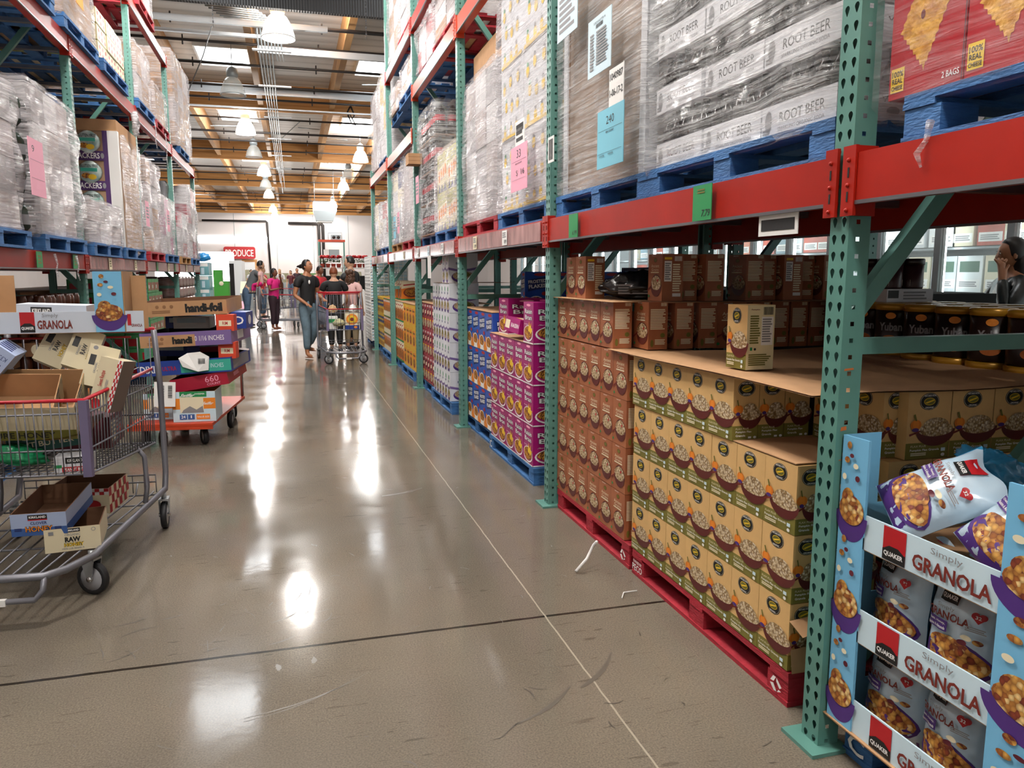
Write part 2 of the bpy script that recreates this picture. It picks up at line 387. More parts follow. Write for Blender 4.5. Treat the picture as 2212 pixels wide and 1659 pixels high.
mat('lamp_glass', '#dfe6e4', .08, alpha=.38, spec=.8); mat('lamp_white', '#e8e6e2', .4)
mat('duct_grey', '#9ba4a8', .5, .3); mat('dark_void', '#0c0b0c', .8); mat('freezer_white', '#e6ebee', .4)
def ST(name, mb): return mb.obj(name, kind='structure')
FX, FY0, FY1, H = 20, -9, 80, 8.1
ST('floor', MB().box(-FX, FX, FY0, FY1, -.1, 0, 'floor'))
marks()
ST('ceiling', MB().box(-FX, FX, FY0, FY1, H, H+.1, 'roof_deck'))
ST('wall_far', MB().box(-FX, FX, FY1, FY1+.2, 0, H, 'wall_paint'))
ST('wall_left', MB().box(-FX-.2, -FX, FY0, FY1, 0, H, 'wall_paint'))
ST('wall_right', MB().box(FX, FX+.2, FY0, FY1, 0, H, 'wall_paint'))
ST('wall_back', MB().box(-FX, FX, FY0-.2, FY0, 0, H, 'wall_paint'))
# far wall joints and the opening behind the cooler
m = MB()
for x in (-9, -5.2, -1.3, 2.2, 5.6, 9.5): m.box(x, x+.05, FY1-.02, FY1, 0, H-.9, 'duct_grey')
ST('trim_1', m)
d = MB().box(-4.6, -3.2, 79.85, 79.99, 0, 2.85, 'wood_purlin').box(-4.4, -3.4, 79.8, 79.86, 0, 2.6, 'freezer_white'); ST('door_1', d)
# glulam girders across, purlins along
for i, y in enumerate((4.4, 18.4, 30, 42.6, 55.2, 67.8, 79)):
    MB().box(-FX, FX, y-.08, y+.08, 7.2, H, 'wood_glulam').obj('glulam_beam', label='brown laminated timber girder crossing the ceiling, '+['behind the camera', 'above the dark corrugated curtain', 'closest one seen over the aisle', 'second one seen over the aisle', 'third one seen over the aisle', 'fourth one seen over the aisle', 'farthest one against the end wall'][i], cat='beam', group='timber girders across the ceiling')
ys = [4.4, 18.4, 30, 42.6, 55.2, 67.8, 79]
for j, x in enumerate((-8.1, -5.7, -3.26, -.82, 1.64, 4.08, 6.5)):
    side = ['seventh', 'fifth', 'third', 'first left', 'first right', 'fourth', 'sixth'][j]
    for i in range(1, 6):
        pl = MB().box(x-.09, x+.09, ys[i]+.09, ys[i+1]-.09, 7.35, H, 'wood_purlin')
        # stepped hanger ends
        o = pl.obj('timber_purlin', label='%s lengthwise ceiling timber from the aisle middle, bay %s from the front' % (side, ['one', 'two', 'three', 'four', 'five'][i-1]), cat='beam', group='lengthwise timbers under the roof')
        MB().box(x-.11, x+.11, ys[i]+.085, ys[i]+.1, 7.28, H-.01, 'zinc').obj('joist_hanger', o)
# sprinkler mains (dark pipes across) with drops
n = 0
for y in [19.6, 21.7, 23.8, 25.9, 28.2, 31.6, 34, 36.8, 39.5, 45, 48.5, 52, 58.5, 62, 65, 71, 75]:
    z = 7.22 if n % 3 else 7.12
    p = MB().tube([(-9, y, z), (9, y, z)], .035 if n % 3 else .045, 'pipe_black', 6)
    o = p.obj('sprinkler_pipe', label='dark sprinkler pipe crossing under the roof, %s from the front' % (ORD+['thirteenth', 'fourteenth', 'fifteenth', 'sixteenth', 'farthest'])[n], cat='pipe', group='dark pipes crossing under the roof')
    for x in (-5.6, -2.4, .9, 3.9): MB().tube([(x, y, z-.12), (x, y, z+.12)], .02, 'pipe_black', 5).obj('sprinkler_head', o)
    n += 1
# zinc channels and conduits
for i, (x0, x1, y, z, w) in enumerate([(-4.5, 1.0, 18.9, 6.85, .12), (-.6, 6, 21.2, 6.9, .16), (-5, .2, 20.3, 7.0, .07), (-3.5, 7, 26.2, 6.95, .22), (-3.3, 6, 27.4, 6.75, .04)]):
    MB().box(x0, x1, y-.05, y+.05, z, z+w, 'zinc').obj('cable_channel', label=['grey channel high at upper left, nearest over the aisle', 'grey channel reaching the right racks below the big lamp', 'thin grey channel by the bent conduits', 'wide grey channel in front of the nearest orange girder', 'thin pale pipe under the wide grey channel'][i], cat='conduit', group='grey channels across the ceiling')
for i in range(8):
    x = -.55+i*.075; y1 = 44+((i*7) % 5)*3 if i < 5 else 21.8
    MB().tube([(x-1.2, 18.95, 7.0+.045*(7-i)), (x-.1, 19.0, 7.0+.045*(7-i)), (x, 19.25, 7.0), (x, 19.9, 6.8), (x, 20.3, 6.78), (x+.04, y1, 6.9)], .017, 'duct_grey', 6).obj('conduit', label='bent metal conduit of the bundle over the aisle, %s from the left' % ['leftmost', 'second', 'third', 'fourth', 'fifth', 'sixth', 'seventh', 'rightmost'][i], cat='conduit', group='bundled conduits over the aisle')
for i, y in enumerate((20.3, 24, 28.6, 33, 37.5, 42)):
    MB().box(-.7, .2, y-.06, y+.06, 6.72, 6.755, 'zinc').obj('conduit_strap', label='zinc strap holding the conduit bundle, %s one' % ORD[i], cat='bracket', group='straps on the conduit bundle')
for i, (a, b) in enumerate([((-2.8, 24, 7.3), (-1.2, 27, 8.05)), ((2.4, 20, 7.4), (3.7, 22.5, 8.05)), ((2.4, 26, 7.4), (3.9, 28.5, 8.05)), ((.5, 34, 7.4), (1.5, 38, 8.05)), ((-.5, 38, 7.3), (.6, 36, 8)), ((-2.9, 34, 7.3), (-1.4, 38, 8.05)), ((2.6, 36, 7.3), (1.7, 40, 8))]):
    MB().tube([a, b], .02, 'duct_grey', 6).obj('sway_brace', label='thin grey sway brace slanting up to the white roof, %s' % ORD[i], cat='brace', group='thin sway braces under the roof')
# skylights
for i, (x, y, k) in enumerate(SKY):
    f = empty('skylight', 'glowing skylight panel in the roof, %s' % ('%s over this aisle' % ORD[min(i, 11)] if x > -3 and x < 0 else '%s of those right or left of the aisle' % ORD[min(i, 11)]), 'skylight', (x, y, H), group='roof skylights')
    MB().box(-.72, .72, -1.05, 1.05, -.06, -.04, 'skylight_panel').obj('diffuser', f)
    MB().box(-.78, .78, -1.12, -1.05, -.12, 0, 'lamp_white').box(-.78, .78, 1.05, 1.12, -.12, 0, 'lamp_white').box(-.78, -.72, -1.05, 1.05, -.12, 0, 'lamp_white').box(.72, .78, -1.05, 1.05, -.12, 0, 'lamp_white').obj('frame', f)
# pendant lamps
def lamp(on):
    r = empty('pendant_lamp', 'lamp', 'lamp')
    bell = [(.36, 0), (.35, .08), (.31, .22), (.26, .34), (.2, .44), (.13, .5)]
    MB().lathe(bell, 'lamp_glow' if on else 'lamp_glass', 24, cap=False).obj('shade', r)
    MB().lathe([(.36, -.015), (.375, 0), (.36, .015)], 'lamp_white' if on else 'duct_grey', 24, cap=False).obj('rim', r)
    if on: MB().lathe([(.04, .3), (.1, .2), (.1, .1), (.04, .03), (0, .02)], 'lamp_glow', 12).obj('bulb', r)
    MB().lathe([(.13, .5), (.16, .53), (.17, .62), (.14, .74), (.06, .8), (.02, .82)], 'lamp_white' if on else 'duct_grey', 16).obj('ballast_housing', r)
    MB().tube([(0, 0, .8), (0, 0, 1.5)], .012, 'zinc', 5).obj('hanging_rod', r)
    return r
LO, LF = Once(lamp(1)), Once(lamp(0))
for i, (x, y) in enumerate(LAMP_ON):
    nm = {0: 'lit bell lamp largest in view, hanging below the dark curtain'}.get(i, 'lit bell lamp %s' % ('over the aisle, %s from the front' % ORD[i] if i < 5 else 'of the right hand row, %s' % ORD[i-5] if i < 8 else 'added for fill light, %s' % ORD[min(11, i-8)]))
    LO.put((x, y, 6.62), label=nm, group='lit warehouse lamps')
for i, (x, y) in enumerate(LAMP_OFF): LF.put((x, y, 6.62), label='unlit clear glass bell lamp, %s from the front' % ORD[i], group='unlit warehouse lamps')
# dark corrugated curtain with chains
MB().box(-3.4, 9, 18.0, 18.15, 7.0, 8.08, 'dark_deck').obj('draft_curtain', label='dark corrugated metal curtain hanging across the top of the view', cat='panel')
for i, (x, z0, dx) in enumerate([(1.75, 6.0, .0), (-1.35, 6.2, -.0)]):
    m = MB()
    for k in range(14): m.bar((x+dx, 17.7, 7.4-k*.07), (x+dx, 17.7, 7.35-k*.07), .03, .012, 'pipe_black') if k % 2 else m.bar((x+dx, 17.7, 7.4-k*.07), (x+dx, 17.7, 7.35-k*.07), .012, .03, 'pipe_black')
    m.obj('hanging_chain', label=['zinc chain hanging right of the big lamp', 'zinc chain hanging left of the big lamp'][i], cat='chain')
MB().tube([(-1.38, 17.7, 6.45), (-1.6, 17.9, 5.9), (-2.0, 18.1, 5.1), (-2.75, 18.3, 4.0), (-3.2, 18.4, 3.7)], .012, 'pipe_black', 5).obj('drop_cable', label='long dark cable slanting down behind the left rack', cat='cable')
m = MB(); m.tube([(2.3, 29.9, 7.6), (2.45, 29.9, 7.2), (2.3, 29.9, 7.0), (2.2, 29.9, 7.3), (2.3, 29.9, 7.5)], .03, 'pipe_black', 5).tube([(2.25, 29.9, 7.3), (2.5, 29.9, 6.85), (2.35, 29.9, 6.9), (2.2, 29.88, 7.2)], .02, 'pipe_black', 5)
m.obj('coiled_cable', label='coil of black cable hanging at the orange girder', cat='cable')
# heater unit, far pipes, shelf
h = empty('duct_unit', 'large grey hanging duct unit before the end wall', 'duct', (2.2, 52, 4.8))
MB().add([(-.55, -.5, 0), (.5, -.5, 0), (.5, .5, 0), (-.55, .5, 0), (-.72, -.6, .62), (.75, -.6, .62), (.75, .6, .62), (-.72, .6, .62), (-.72, -.6, 1.2), (.72, -.6, 1.2), (.72, .6, 1.2), (-.72, .6, 1.2)], [(0, 3, 2, 1), (0, 1, 5, 4), (1, 2, 6, 5), (2, 3, 7, 6), (3, 0, 4, 7), (4, 5, 9, 8), (5, 6, 10, 9), (6, 7, 11, 10), (7, 4, 8, 11), (8, 9, 10, 11)], 'duct_grey').obj('housing', h)
MB().box(-.5, .45, -.45, .45, -.08, 0, 'lamp_white').obj('outlet_grille', h)
for a in (-.6, .6): MB().tube([(a, 0, 1.2), (a, 0, 3.3)], .02, 'zinc', 6).obj('hanging_rod', h)
for i, x in enumerate((2.75, 3.15)): MB().tube([(x-2.9, 79.5, 6.35), (x-.1, 79.5, 6.35), (x, 79.5, 6.2), (x, 79.5, .2)], .14, 'pipe_black', 8).obj('riser_pipe', label=['left', 'right'][i]+' black riser pipe running down the end wall', cat='pipe')
MB().tube([(-8, 79.6, 6.5), (-2.2, 79.6, 6.5), (-2.1, 79.6, 6.4), (-1.9, 79.6, .1)], .1, 'pipe_black', 8).obj('riser_pipe', label='thin dark pipe along and down the white end wall', cat='pipe')
q = empty('equipment_shelf', 'tall green shelf frame with orange beam at the end wall', 'shelf', (2.2, 45, 0))
MB().box(-.7, .75, -.4, .4, 3.2, 3.32, 'paint_orange').obj('shelf_beam', q)
for x in (-.68, .68): MB().box(x-.04, x+.04, -.4, -.32, 0, 3.2, 'paint_green').obj('post', q)
MB().tube([(-.15, 0, 3.35), (-.15, 0, 3.7), (.6, 0, 3.72), (.6, 0, 3.35)], .02, 'duct_grey', 6).box(.0, .55, -.2, .2, 3.33, 3.6, 'duct_grey').ball((.15, -.2, 3.46), .09, 'pipe_black').ball((.4, -.2, 3.46), .09, 'pipe_black').obj('fan_unit', loc=(2.2, 45, 0), label='grey fan unit standing on the orange shelf beam', cat='machine')
MB().box(-.1, .45, -.1, .3, 2.2, 2.8, 'duct_grey').box(-.4, -.12, -.1, .3, 2.2, 2.8, 'lamp_white').obj('control_cabinet', loc=(2.2, 45.3, 0), label='small grey control cabinet below the orange beam', cat='cabinet')
# PRODUCE sign
g = empty('department_sign', 'red sign reading PRODUCE on the end wall', 'sign', (-4.75, 79.6, 0))
m = MB(); pts = []
for cx, cy, a in ((1.25, .4, 0), (-1.25, .4, 90), (-1.25, -.35, 180), (1.25, -.35, 270)):
    for k in range(5): t = math.radians(a+k*22.5); pts.append((cx+.2*math.cos(t), cy+.2*math.sin(t)))
m.prism(pts, lambda u, v, t: (u, t, 3.45+v), 0, -.12, 'ink_red'); m.obj('board', g)
m = MB(); art(m, lambda u, v, k: (-1.45+2.9*u, -.125, 2.85+1.2*v), [('t', 'PRODUCE', .5, .5, .88, .55, 'ink_white')], asp=2.9/1.2); m.obj('lettering', g)
# bright produce coolers, left of the far end
c = empty('cooler_wall', 'bright white cooler wall beyond the left rack', 'cooler', (-4.0, 45, 0))
MB().box(-3, .86, 0, 2.2, .75, 2.62, 'glow_white').obj('panel', c)
MB().box(-3, .86, 0.01, 2.2, 0, .74, 'duct_grey').obj('base', c)
c = empty('cooler_case', 'white cooler case with dark glass beside the cooler wall', 'cooler', (-2.8, 42, 0))
MB().box(-.25, .35, 0, 3, 0, 2.1, 'freezer_white').obj('cabinet', c); MB().box(-.24, -.02, -.02, 0, .3, 1.95, 'dark_void').obj('glass', c)
MB().box(-9, -1.6, 79.9, 79.98, 4.5, 5.0, 'glow_white').obj('strip_light', label='long glowing strip above the produce sign', cat='light')
# freezer aisle seen through the right rack
mat('tube_glow', '#eafcff', .4, emit=9); mat('freezer_glass', '#e8f6f4', .06, alpha=.14, spec=.6); mat('steel_frame', '#8d9294', .35, .8)
fz = empty('freezer_row', 'row of lit glass door freezers behind the right rack', 'freezer', (5.75, 0, 0))
MB().box(0, 1, .6, 20, 0, .35, 'freezer_white').box(0, 1, .6, 20, 2.1, 2.6, 'freezer_white').box(.95, 1.0, .6, 20, .35, 2.1, 'freezer_white').obj('cabinet', fz)
for k in range(26):
    y = .6+k*.75
    MB().box(-.03, .03, y-.05, y+.02, .35, 2.1, 'steel_frame').obj('door_frame', fz)
    MB().box(.1, .13, y+.03, y+.07, .4, 2.05, 'tube_glow').obj('light_tube', fz)
    MB().box(-.01, 0, y+.02, y+.7, .35, 2.1, 'freezer_glass').obj('door_glass', fz)
for i, (y, z) in enumerate([(4.1, 1.88), (4.95, 1.22), (3.6, 1.88)]):
    m = MB().box(5.68, 5.69, y-.1, y+.1, z, z+.11, ['ink_green', 'ink_green', 'ink_white'][i]); art(m, lambda u, v, k: (5.679, y+.1-.2*u, z+.11*v), [('t', ['9.99', '10.99', '8.99'][i], .7, .3, .5, .35, 'ink_black')], asp=1.8)
    m.obj('freezer_tag', label=['green price tag high on the freezer glass', 'green price tag low on the freezer glass', 'white price tag on the freezer glass'][i], cat='tag')
rr = random.Random(5); nn = 0
for z in (.4, .82, 1.24, 1.66):
    MB().box(5.95, 6.6, .7, 19.9, z-.03, z-.01, 'zinc').obj('shelf', fz, loc=(-5.75, 0, 0))
    y = 2.6
    while y < 14:
        w = rr.uniform(.22, .34); c_ = rr.choice(['#e8ecec', '#d86a2c', '#c8ccd0', '#7c9aa8', '#b84a34', '#e0d4b8', '#dfe4e8'])
        if z > 1 and y < 13:
            nn += 1
            mm = mat('freezer_print_'+c_[1:], c_, .5)
            b = MB(); artbox(b, .25, w-.02, .33, mm, {'-x': [('r', .05, .1, .95, .35, 'ink_white'), ('r', .1, .55, .9, .85, mat('freezer_band', '#4a6a58', .6)), ('ln', .12, .14, .9, .3, 3, 'ink_grey')]})
            b.obj('frozen_food_box', loc=(6.12, y, z), label='%s frozen food box, %s freezer shelf, %s' % ({'#e8ecec': 'pale', '#d86a2c': 'orange', '#c8ccd0': 'silver', '#7c9aa8': 'blue', '#b84a34': 'rust', '#e0d4b8': 'cream', '#dfe4e8': 'icy white'}[c_], 'upper' if z > 1.5 else 'middle', 'number '+str(nn)), cat='box', group='frozen food behind the freezer doors')
        y += w
# ================================================================ racks
XR, XL = 1.45, -1.75
PR = [-.72, 1.82, 4.34, 6.88, 9.43, 12.0, 14.56]
PL = [1.8, 4.72, 7.64, 10.55, 13.47, 16.4]
def tear(cy, cz, s):
    pts = []
    for k in range(16):
        a = 2*math.pi*k/16; y, z = math.sin(a), math.cos(a)
        w = 1 if z > 0 else (1-.62*(-z))
        pts.append((cy+y*.0088*w*s, cz+(z*.0095 if z > 0 else z*.018)*s))
    return pts
def holed(mb, fn, a0, a1, b0, b1, hole, m):
    """cell a0..a1 x b0..b1 with a hole outline (n points clockwise from top)"""
    ca, cb = (a0+a1)/2, (b0+b1)/2; n = len(hole); outer = []
    for k in range(n):
        t = 2*math.pi*k/n; x, y = math.sin(t), math.cos(t); q = max(abs(x), abs(y)); outer.append((ca+x/q*(a1-a0)/2, cb+y/q*(b1-b0)/2))
    vs = [fn(*p) for p in outer]+[fn(*p) for p in hole]
    mb.add(vs, [(k, (k+1) % n, n+(k+1) % n, n+k) for k in range(n)], m)
def post_mesh(h=5.6, P=.046):
    mb = MB(); w, d = .0375, .07
    for r in range(int(h/P)):
        z0, z1 = r*P, (r+1)*P
        for s in (-1, 1): holed(mb, lambda a, b: (0, a, b), min(0, s*w), max(0, s*w), z0, z1, tear(s*.0185, (z0+z1)/2+.004, 1), 'paint_green')
        for s in (-1, 1):
            q = [(.03+x*.006/max(abs(x), abs(y)), (z0+z1)/2+y*.006/max(abs(x), abs(y))) for x, y in [(math.sin(2*math.pi*k/8), math.cos(2*math.pi*k/8)) for k in range(8)]]
            holed(mb, lambda a, b: (a, s*w, b), 0, d, z0, z1, q, 'paint_green')
    mb.box(d-.004, d, -w, -w+.016, 0, int(h/P)*P, 'paint_green').box(d-.004, d, w-.016, w, 0, int(h/P)*P, 'paint_green')
    return mb
def frame_thing(label, loc, rz, h=5.6):
    r = empty('rack_upright', label, 'rack', loc, rz)
    p = post_mesh(h).obj('post', r); q = p.copy(); COL.objects.link(q); q.parent = r; q.location = (1.07, 0, 0); q.rotation_euler = (0, 0, math.pi)
    for x in (-.045, .98): MB().box(x, x+.13, -.075, .075, 0, .012, 'paint_green').obj('base_plate', r)
    for z in (.14, 1.2, 2.5, 3.8, 5.0):
        if z > h: continue
        MB().bar((.06, 0, z), (1.01, 0, z), .035, .045, 'paint_green').obj('cross_brace', r)
    for a, b in ((.16, 1.14), (1.29, 2.46), (3.76, 2.56), (3.86, 4.96)):
        if max(a, b) > h: continue
        MB().bar((.06, 0, a), (1.01, 0, b), .035, .045, 'paint_green').obj('diagonal_brace', r)
    return r
FRm = frame_thing('x', (XR, PR[1], 0), 0)
FR = Once(FRm)
FS = Once(frame_thing('x', (0, 0, 0), 0, 3.3))
FT = Once(frame_thing('x', (0, 0, 0), 0, 4.75))
# paint scrapes and torn label stuck on the nearest post are added as printing
mat('scrape_orange', '#c46a2c', .7)
for i, y in enumerate(PR):
    (FS if i == 6 else FR).put((XR, y, 0), label='green perforated rack upright frame, right side, '+['behind the camera', 'the large one in the foreground', 'at the near end of the magenta cereal', 'between blue and white cereal boxes', 'between white and yellow cereal', 'fifth from the camera', 'farthest one before the white crates'][i], group='green upright frames')
for i, y in enumerate(PL):
    (FS if i == 5 else FT if i == 4 else FR).put((XL, y, 0), (0, 0, math.pi), label='green perforated rack upright frame, left side, '+['behind the camera', 'just left of the view', 'beside the baked cracker display', 'between cracker display and green cans', 'fourth from the front', 'farthest one at the left rack end'][i], group='green upright frames')
for i, y in enumerate(PR[:6]):
    FR.put((2.66, y, 0), label='green rack upright frame of the second row behind the right rack, %s' % ORD[i], group='green upright frames')
m = MB()
for y, z, w, h in ((1.7825, 1.135, .032, .008), (1.7825, .965, .02, .014), (1.7825, .88, .012, .004)):
    m.add([(XR+.012, y-.0012, z), (XR+.012+w, y-.0012, z+.003), (XR+.012+w*.95, y-.0012, z+h), (XR+.014, y-.0012, z+h*.8)], [(0, 1, 2, 3)], 'scrape_orange')
m.obj('scrape_mark', label='orange paint scrapes on the foreground green post', cat='mark')
# beams
def beam_thing(L, label, strip=0, m_='paint_red'):
    """runs +Y from its origin, front face at local x=-.012"""
    r = empty('rack_beam', label, 'beam'); h = .127
    MB().box(-.012, .04, .0, L, 0, h, m_).box(.04, .055, 0, L, 0, h-.035, m_).box(-.014, -.002, 0, L, -.006, .004, 'steel').obj('beam_rail', r)
    for s, y in ((1, -.0), (-1, L)):
        c = MB(); a, b = (y-.036, y+.012) if s == 1 else (y-.012, y+.036)
        c.box(-.018, -.008, min(a, b), max(a, b), -.035, h+.02, m_)
        c.box(-.018, .06, y-.004, y+.004, -.035, h+.02, m_)
        for z in (-.02, .045, .11): c.ball((-.019, (a+b)/2, z), .006, m_, 8, 5)
        for z in (.015, .078): c.box(-.0192, -.0182, (a+b)/2-.003, (a+b)/2+.003, z-.013, z+.013, 'dark_void')
        c.obj('connector', r)
    if strip: MB().box(-.022, -.017, .05, L-.05, .006, .118, 'label_film').obj('label_strip', r)
    return r
mat('label_film', '#d6a8a4', .14, spec=.9, alpha=.62, vary=.35, vscale=3, stretch=(1, 4, 1))
BL = PR[2]-PR[1]-.075
protoB = {k: Once(beam_thing(BL, 'b', k[0], k[1])) for k in ((0, 'paint_red'), (1, 'paint_red'), (0, 'paint_orange'))}
LLn = PL[3]-PL[2]-.075
protoL = {k: Once(beam_thing(LLn, 'b', k[0], k[1])) for k in ((0, 'paint_red'), (1, 'paint_red'))}
baynm = ['nearest bay', 'granola bay', 'magenta cereal bay', 'white cereal bay', 'yellow cereal bay', 'farthest bay']
for i in range(6):
    y = PR[i]+.0375
    protoB[(1 if i > 1 else 0, 'paint_red')].put((XR, y, 1.59), label='red front shelf beam low over the %s, right rack' % baynm[i], group='front shelf beams')
    protoB[(0, 'paint_red')].put((XR+1.07, y, 1.59), (0, 0, 0), label='dark red rear shelf beam behind the %s, right rack' % baynm[i], group='rear shelf beams')
    protoB[(0, 'paint_red')].put((2.66, y, 1.62), (0, 0, 0), label='dark red beam of the second rack row behind the %s' % baynm[i], group='rear shelf beams')
    if i >= 2:
        z = 3.45 if i < 4 else 2.98
        protoB[(0, 'paint_orange')].put((XR, y, z), label='orange upper shelf beam above the %s, right rack' % baynm[i], group='upper shelf beams')
        protoB[(0, 'paint_orange')].put((XR+1.07, y, z), label='orange rear upper beam above the %s, right rack' % baynm[i], group='upper shelf beams')
        if i in (3, 4): protoB[(0, 'paint_red')].put((XR, y, 4.2), label='red topmost beam above the %s, right rack' % baynm[i], group='upper shelf beams')
    d = empty('deck_support', 'steel support bars under the pallets of the %s, right rack' % baynm[i], 'support', (XR, y, 1.68), group='pallet support bars')
    for k in range(4): MB().box(.04, 1.04, .3+k*.6, .35+k*.6, 0, .03, 'steel').obj('support_bar', d)
for i in range(5):
    y = PL[i]+LLn+.0375
    protoL[(1 if i > 1 else 0, 'paint_red')].put((XL, y, 1.443), (0, 0, math.pi), label='red low front shelf beam of the left rack, %s bay' % ORD[i], group='left rack beams')
    protoL[(0, 'paint_red')].put((XL-1.07, y, 1.443), (0, 0, math.pi), label='red low rear shelf beam of the left rack, %s bay' % ORD[i], group='left rack beams')
    protoL[(0, 'paint_red')].put((XL, y, 3.27), (0, 0, math.pi), label='red middle shelf beam high on the left rack, %s bay' % ORD[i], group='left rack beams')
    protoL[(0, 'paint_red')].put((XL-1.07, y, 3.27), (0, 0, math.pi), label='red middle rear beam high on the left rack, %s bay' % ORD[i], group='left rack beams')
    if i in (2, 3): protoL[(0, 'paint_red')].put((XL, y, 4.6), (0, 0, math.pi), label='red topmost shelf beam of the left rack, %s bay' % ORD[i], group='left rack beams')
    for z, wd in ((1.55, 'lower'), (3.36, 'upper')):
        d = empty('deck_support', 'steel support bars under the %s pallets of the left rack, %s bay' % (wd, ORD[i]), 'support', (XL, PL[i]+.04, z), group='pallet support bars')
        for k in range(4): MB().box(-1.04, -.04, .3+k*.7, .35+k*.7, 0, .03, 'steel').obj('support_bar', d)
# ================================================================ pallets
PH = .12
def pallet(m_, dy=1.2, dx=1.0):
    r = empty('pallet', 'p', 'pallet'); rg = random.Random(3)
    t = MB()
    for k in range(6):
        x = -dx/2+k*(dx-.1)/5; t.box(x, x+.1, -dy/2+rg.random()*.006, dy/2-rg.random()*.006, .098, .118, m_)
    t.obj('top_deck', r)
    for y in (-dy/2, -.05, dy/2-.1): MB().box(-dx/2, dx/2, y, y+.1, .083, .0975, m_).obj('stringer_board', r)
    b = MB()
    for x in (-dx/2, -.05, dx/2-.1): b.box(x, x+.1, -dy/2, dy/2, 0, .017, m_)
    for y in (-dy/2, dy/2-.1): b.box(-dx/2+.1, dx/2-.1, y, y+.1, 0, .017, m_)
    b.obj('bottom_deck', r)
    for x in (-dx/2, -.06, dx/2-.12):
        for y in (-dy/2, -.06, dy/2-.12): MB().box(x+.004, x+.116, y+.004, y+.116, .0175, .0828, m_).obj('block', r)
    return r
PB, PRD, PW = Once(pallet('pallet_blue')), Once(pallet('pallet_red')), Once(pallet('pallet_wood'))
def put_pallet(kind, x, y, z, label):
    near = x > 0 and any(abs(y-p_) < .64 for p_ in PR)
    o = kind.put((1.985 if near else x, y, z), (0, 0, 0), label=label, group='pallets')
    o.scale = (.9 if near else 1, 1, 1)
    if y == 3.755: o.location.x = x; o.scale = (1, .868, 1)
    return o
# floor pallets, right
XC = 1.5+.5
for k, y, n in [(PRD, 2.6, 'red pallet under the yellow granola boxes'), (PRD, 3.755, 'red pallet under the rust coloured cereal boxes'), (PB, 5.36, 'blue pallet under the magenta cereal boxes'),
                (PB, 6.57, 'blue pallet under the blue cereal boxes'), (PB, 8.1, 'blue pallet under the white cereal boxes'), (PB, 9.32, 'blue pallet under the dark red cereal boxes'),
                (PB, 10.62, 'blue pallet under the yellow cereal boxes'), (PB, 11.88, 'blue pallet under the orange cereal boxes'), (PB, 13.12, 'blue pallet under the far orange cereal boxes'),
                (PB, 14.35, 'blue pallet under the mixed cereal boxes at the rack end'), (PB, 1.16, 'blue pallet under the blue granola bag display'), (PB, 15.95, 'blue pallet under the white crates')]:
    put_pallet(k, XC if y != 1.16 else XC+.02, y, 0, n)
# shelf pallets, right, top of beam 1.717
ZB = 1.72
for k, y, n in [(PB, 2.5, 'blue worn pallet under the root beer trays'), (PB, 3.69, 'blue pallet under the tall brown carton'), (PB, 5.0, 'blue pallet under the lemon printed boxes'),
                (PRD, 6.22, 'red pallet under wrapped boxes beside the lemon load'), (PB, 7.6, 'blue pallet under the chip boxes'), (PB, 8.8, 'blue pallet under the wrapped cola bottles'), (PRD, 10.15, 'red pallet under the tall load marked with red print'),
                (PW, 11.3, 'plain wood pallet under the navy printed load'), (PB, 12.75, 'blue pallet under a far wrapped load'), (PB, 13.95, 'blue pallet under the last wrapped load'), (PB, 1.05, 'blue pallet under the red cracker boxes')]:
    put_pallet(k, XC-.02, y, ZB, n)
for k, y, z, n in [(PRD, 7.6, 3.58, 'red pallet on the orange beam over the chips'), (PB, 8.8, 3.58, 'blue pallet on the orange beam over the cola'), (PB, 10.2, 3.58, 'blue pallet on the orange beam, yellow cereal bay'), (PB, 11.42, 3.58, 'blue pallet high in the yellow cereal bay, farther one'), (PB, 12.8, 3.11, 'blue pallet high in the farthest bay, nearer one'), (PRD, 14.02, 3.11, 'red pallet high in the farthest bay, far one'),
                   (PRD, 10.2, 4.33, 'red pallet on the topmost beam, nearer'), (PB, 11.42, 4.33, 'blue pallet on the topmost beam')]:
    put_pallet(k, XC-.02, y, z, n)
# left shelves: lower beams top 1.57, mid 3.4, top 4.73
XLC = -1.7-.5
for k, y, z, n in [(PB, 5.45, 1.572, 'blue pallet at the left edge under the palest wrapped load'), (PB, 6.95, 1.572, 'blue pallet under the load with dark bottles'), (PB, 8.4, 1.572, 'blue pallet under the low wrapped load'), (PB, 9.8, 1.572, 'blue pallet under the cracker display'),
                   (PRD, 11.3, 1.572, 'red pallet on the left shelf'), (PB, 12.7, 1.572, 'blue pallet beyond the red one on the left shelf'), (PW, 14.2, 1.572, 'plain pallet far on the left shelf'), (PB, 15.6, 1.572, 'blue pallet last on the left shelf'),
                   (PB, 6.5, 3.4, 'blue pallet high at the upper left corner'), (PB, 7.95, 3.4, 'blue pallet under the load with orange ticket'), (PB, 9.35, 3.4, 'blue pallet under the strawberry printed boxes'), (PB, 11.15, 3.4, 'blue pallet under the tan cartons high left'), (PRD, 12.45, 3.4, 'red pallet high on the left rack'), (PB, 14.8, 3.4, 'blue pallet last high on the left rack'),
                   (PRD, 11.6, 4.73, 'red pallet topmost on the left rack'), (PB, 5.6, 0, 'blue pallet on the floor behind the left cart'), (PB, 7.0, 0, 'blue pallet on the floor under the jar trays'), (PB, 11.4, 0, 'blue pallet under the green can packs'), (PB, 14.9, 0, 'blue pallet under the white bottle packs')]:
    put_pallet(k, XLC-(.25 if z == 0 else 0), y, z, n)
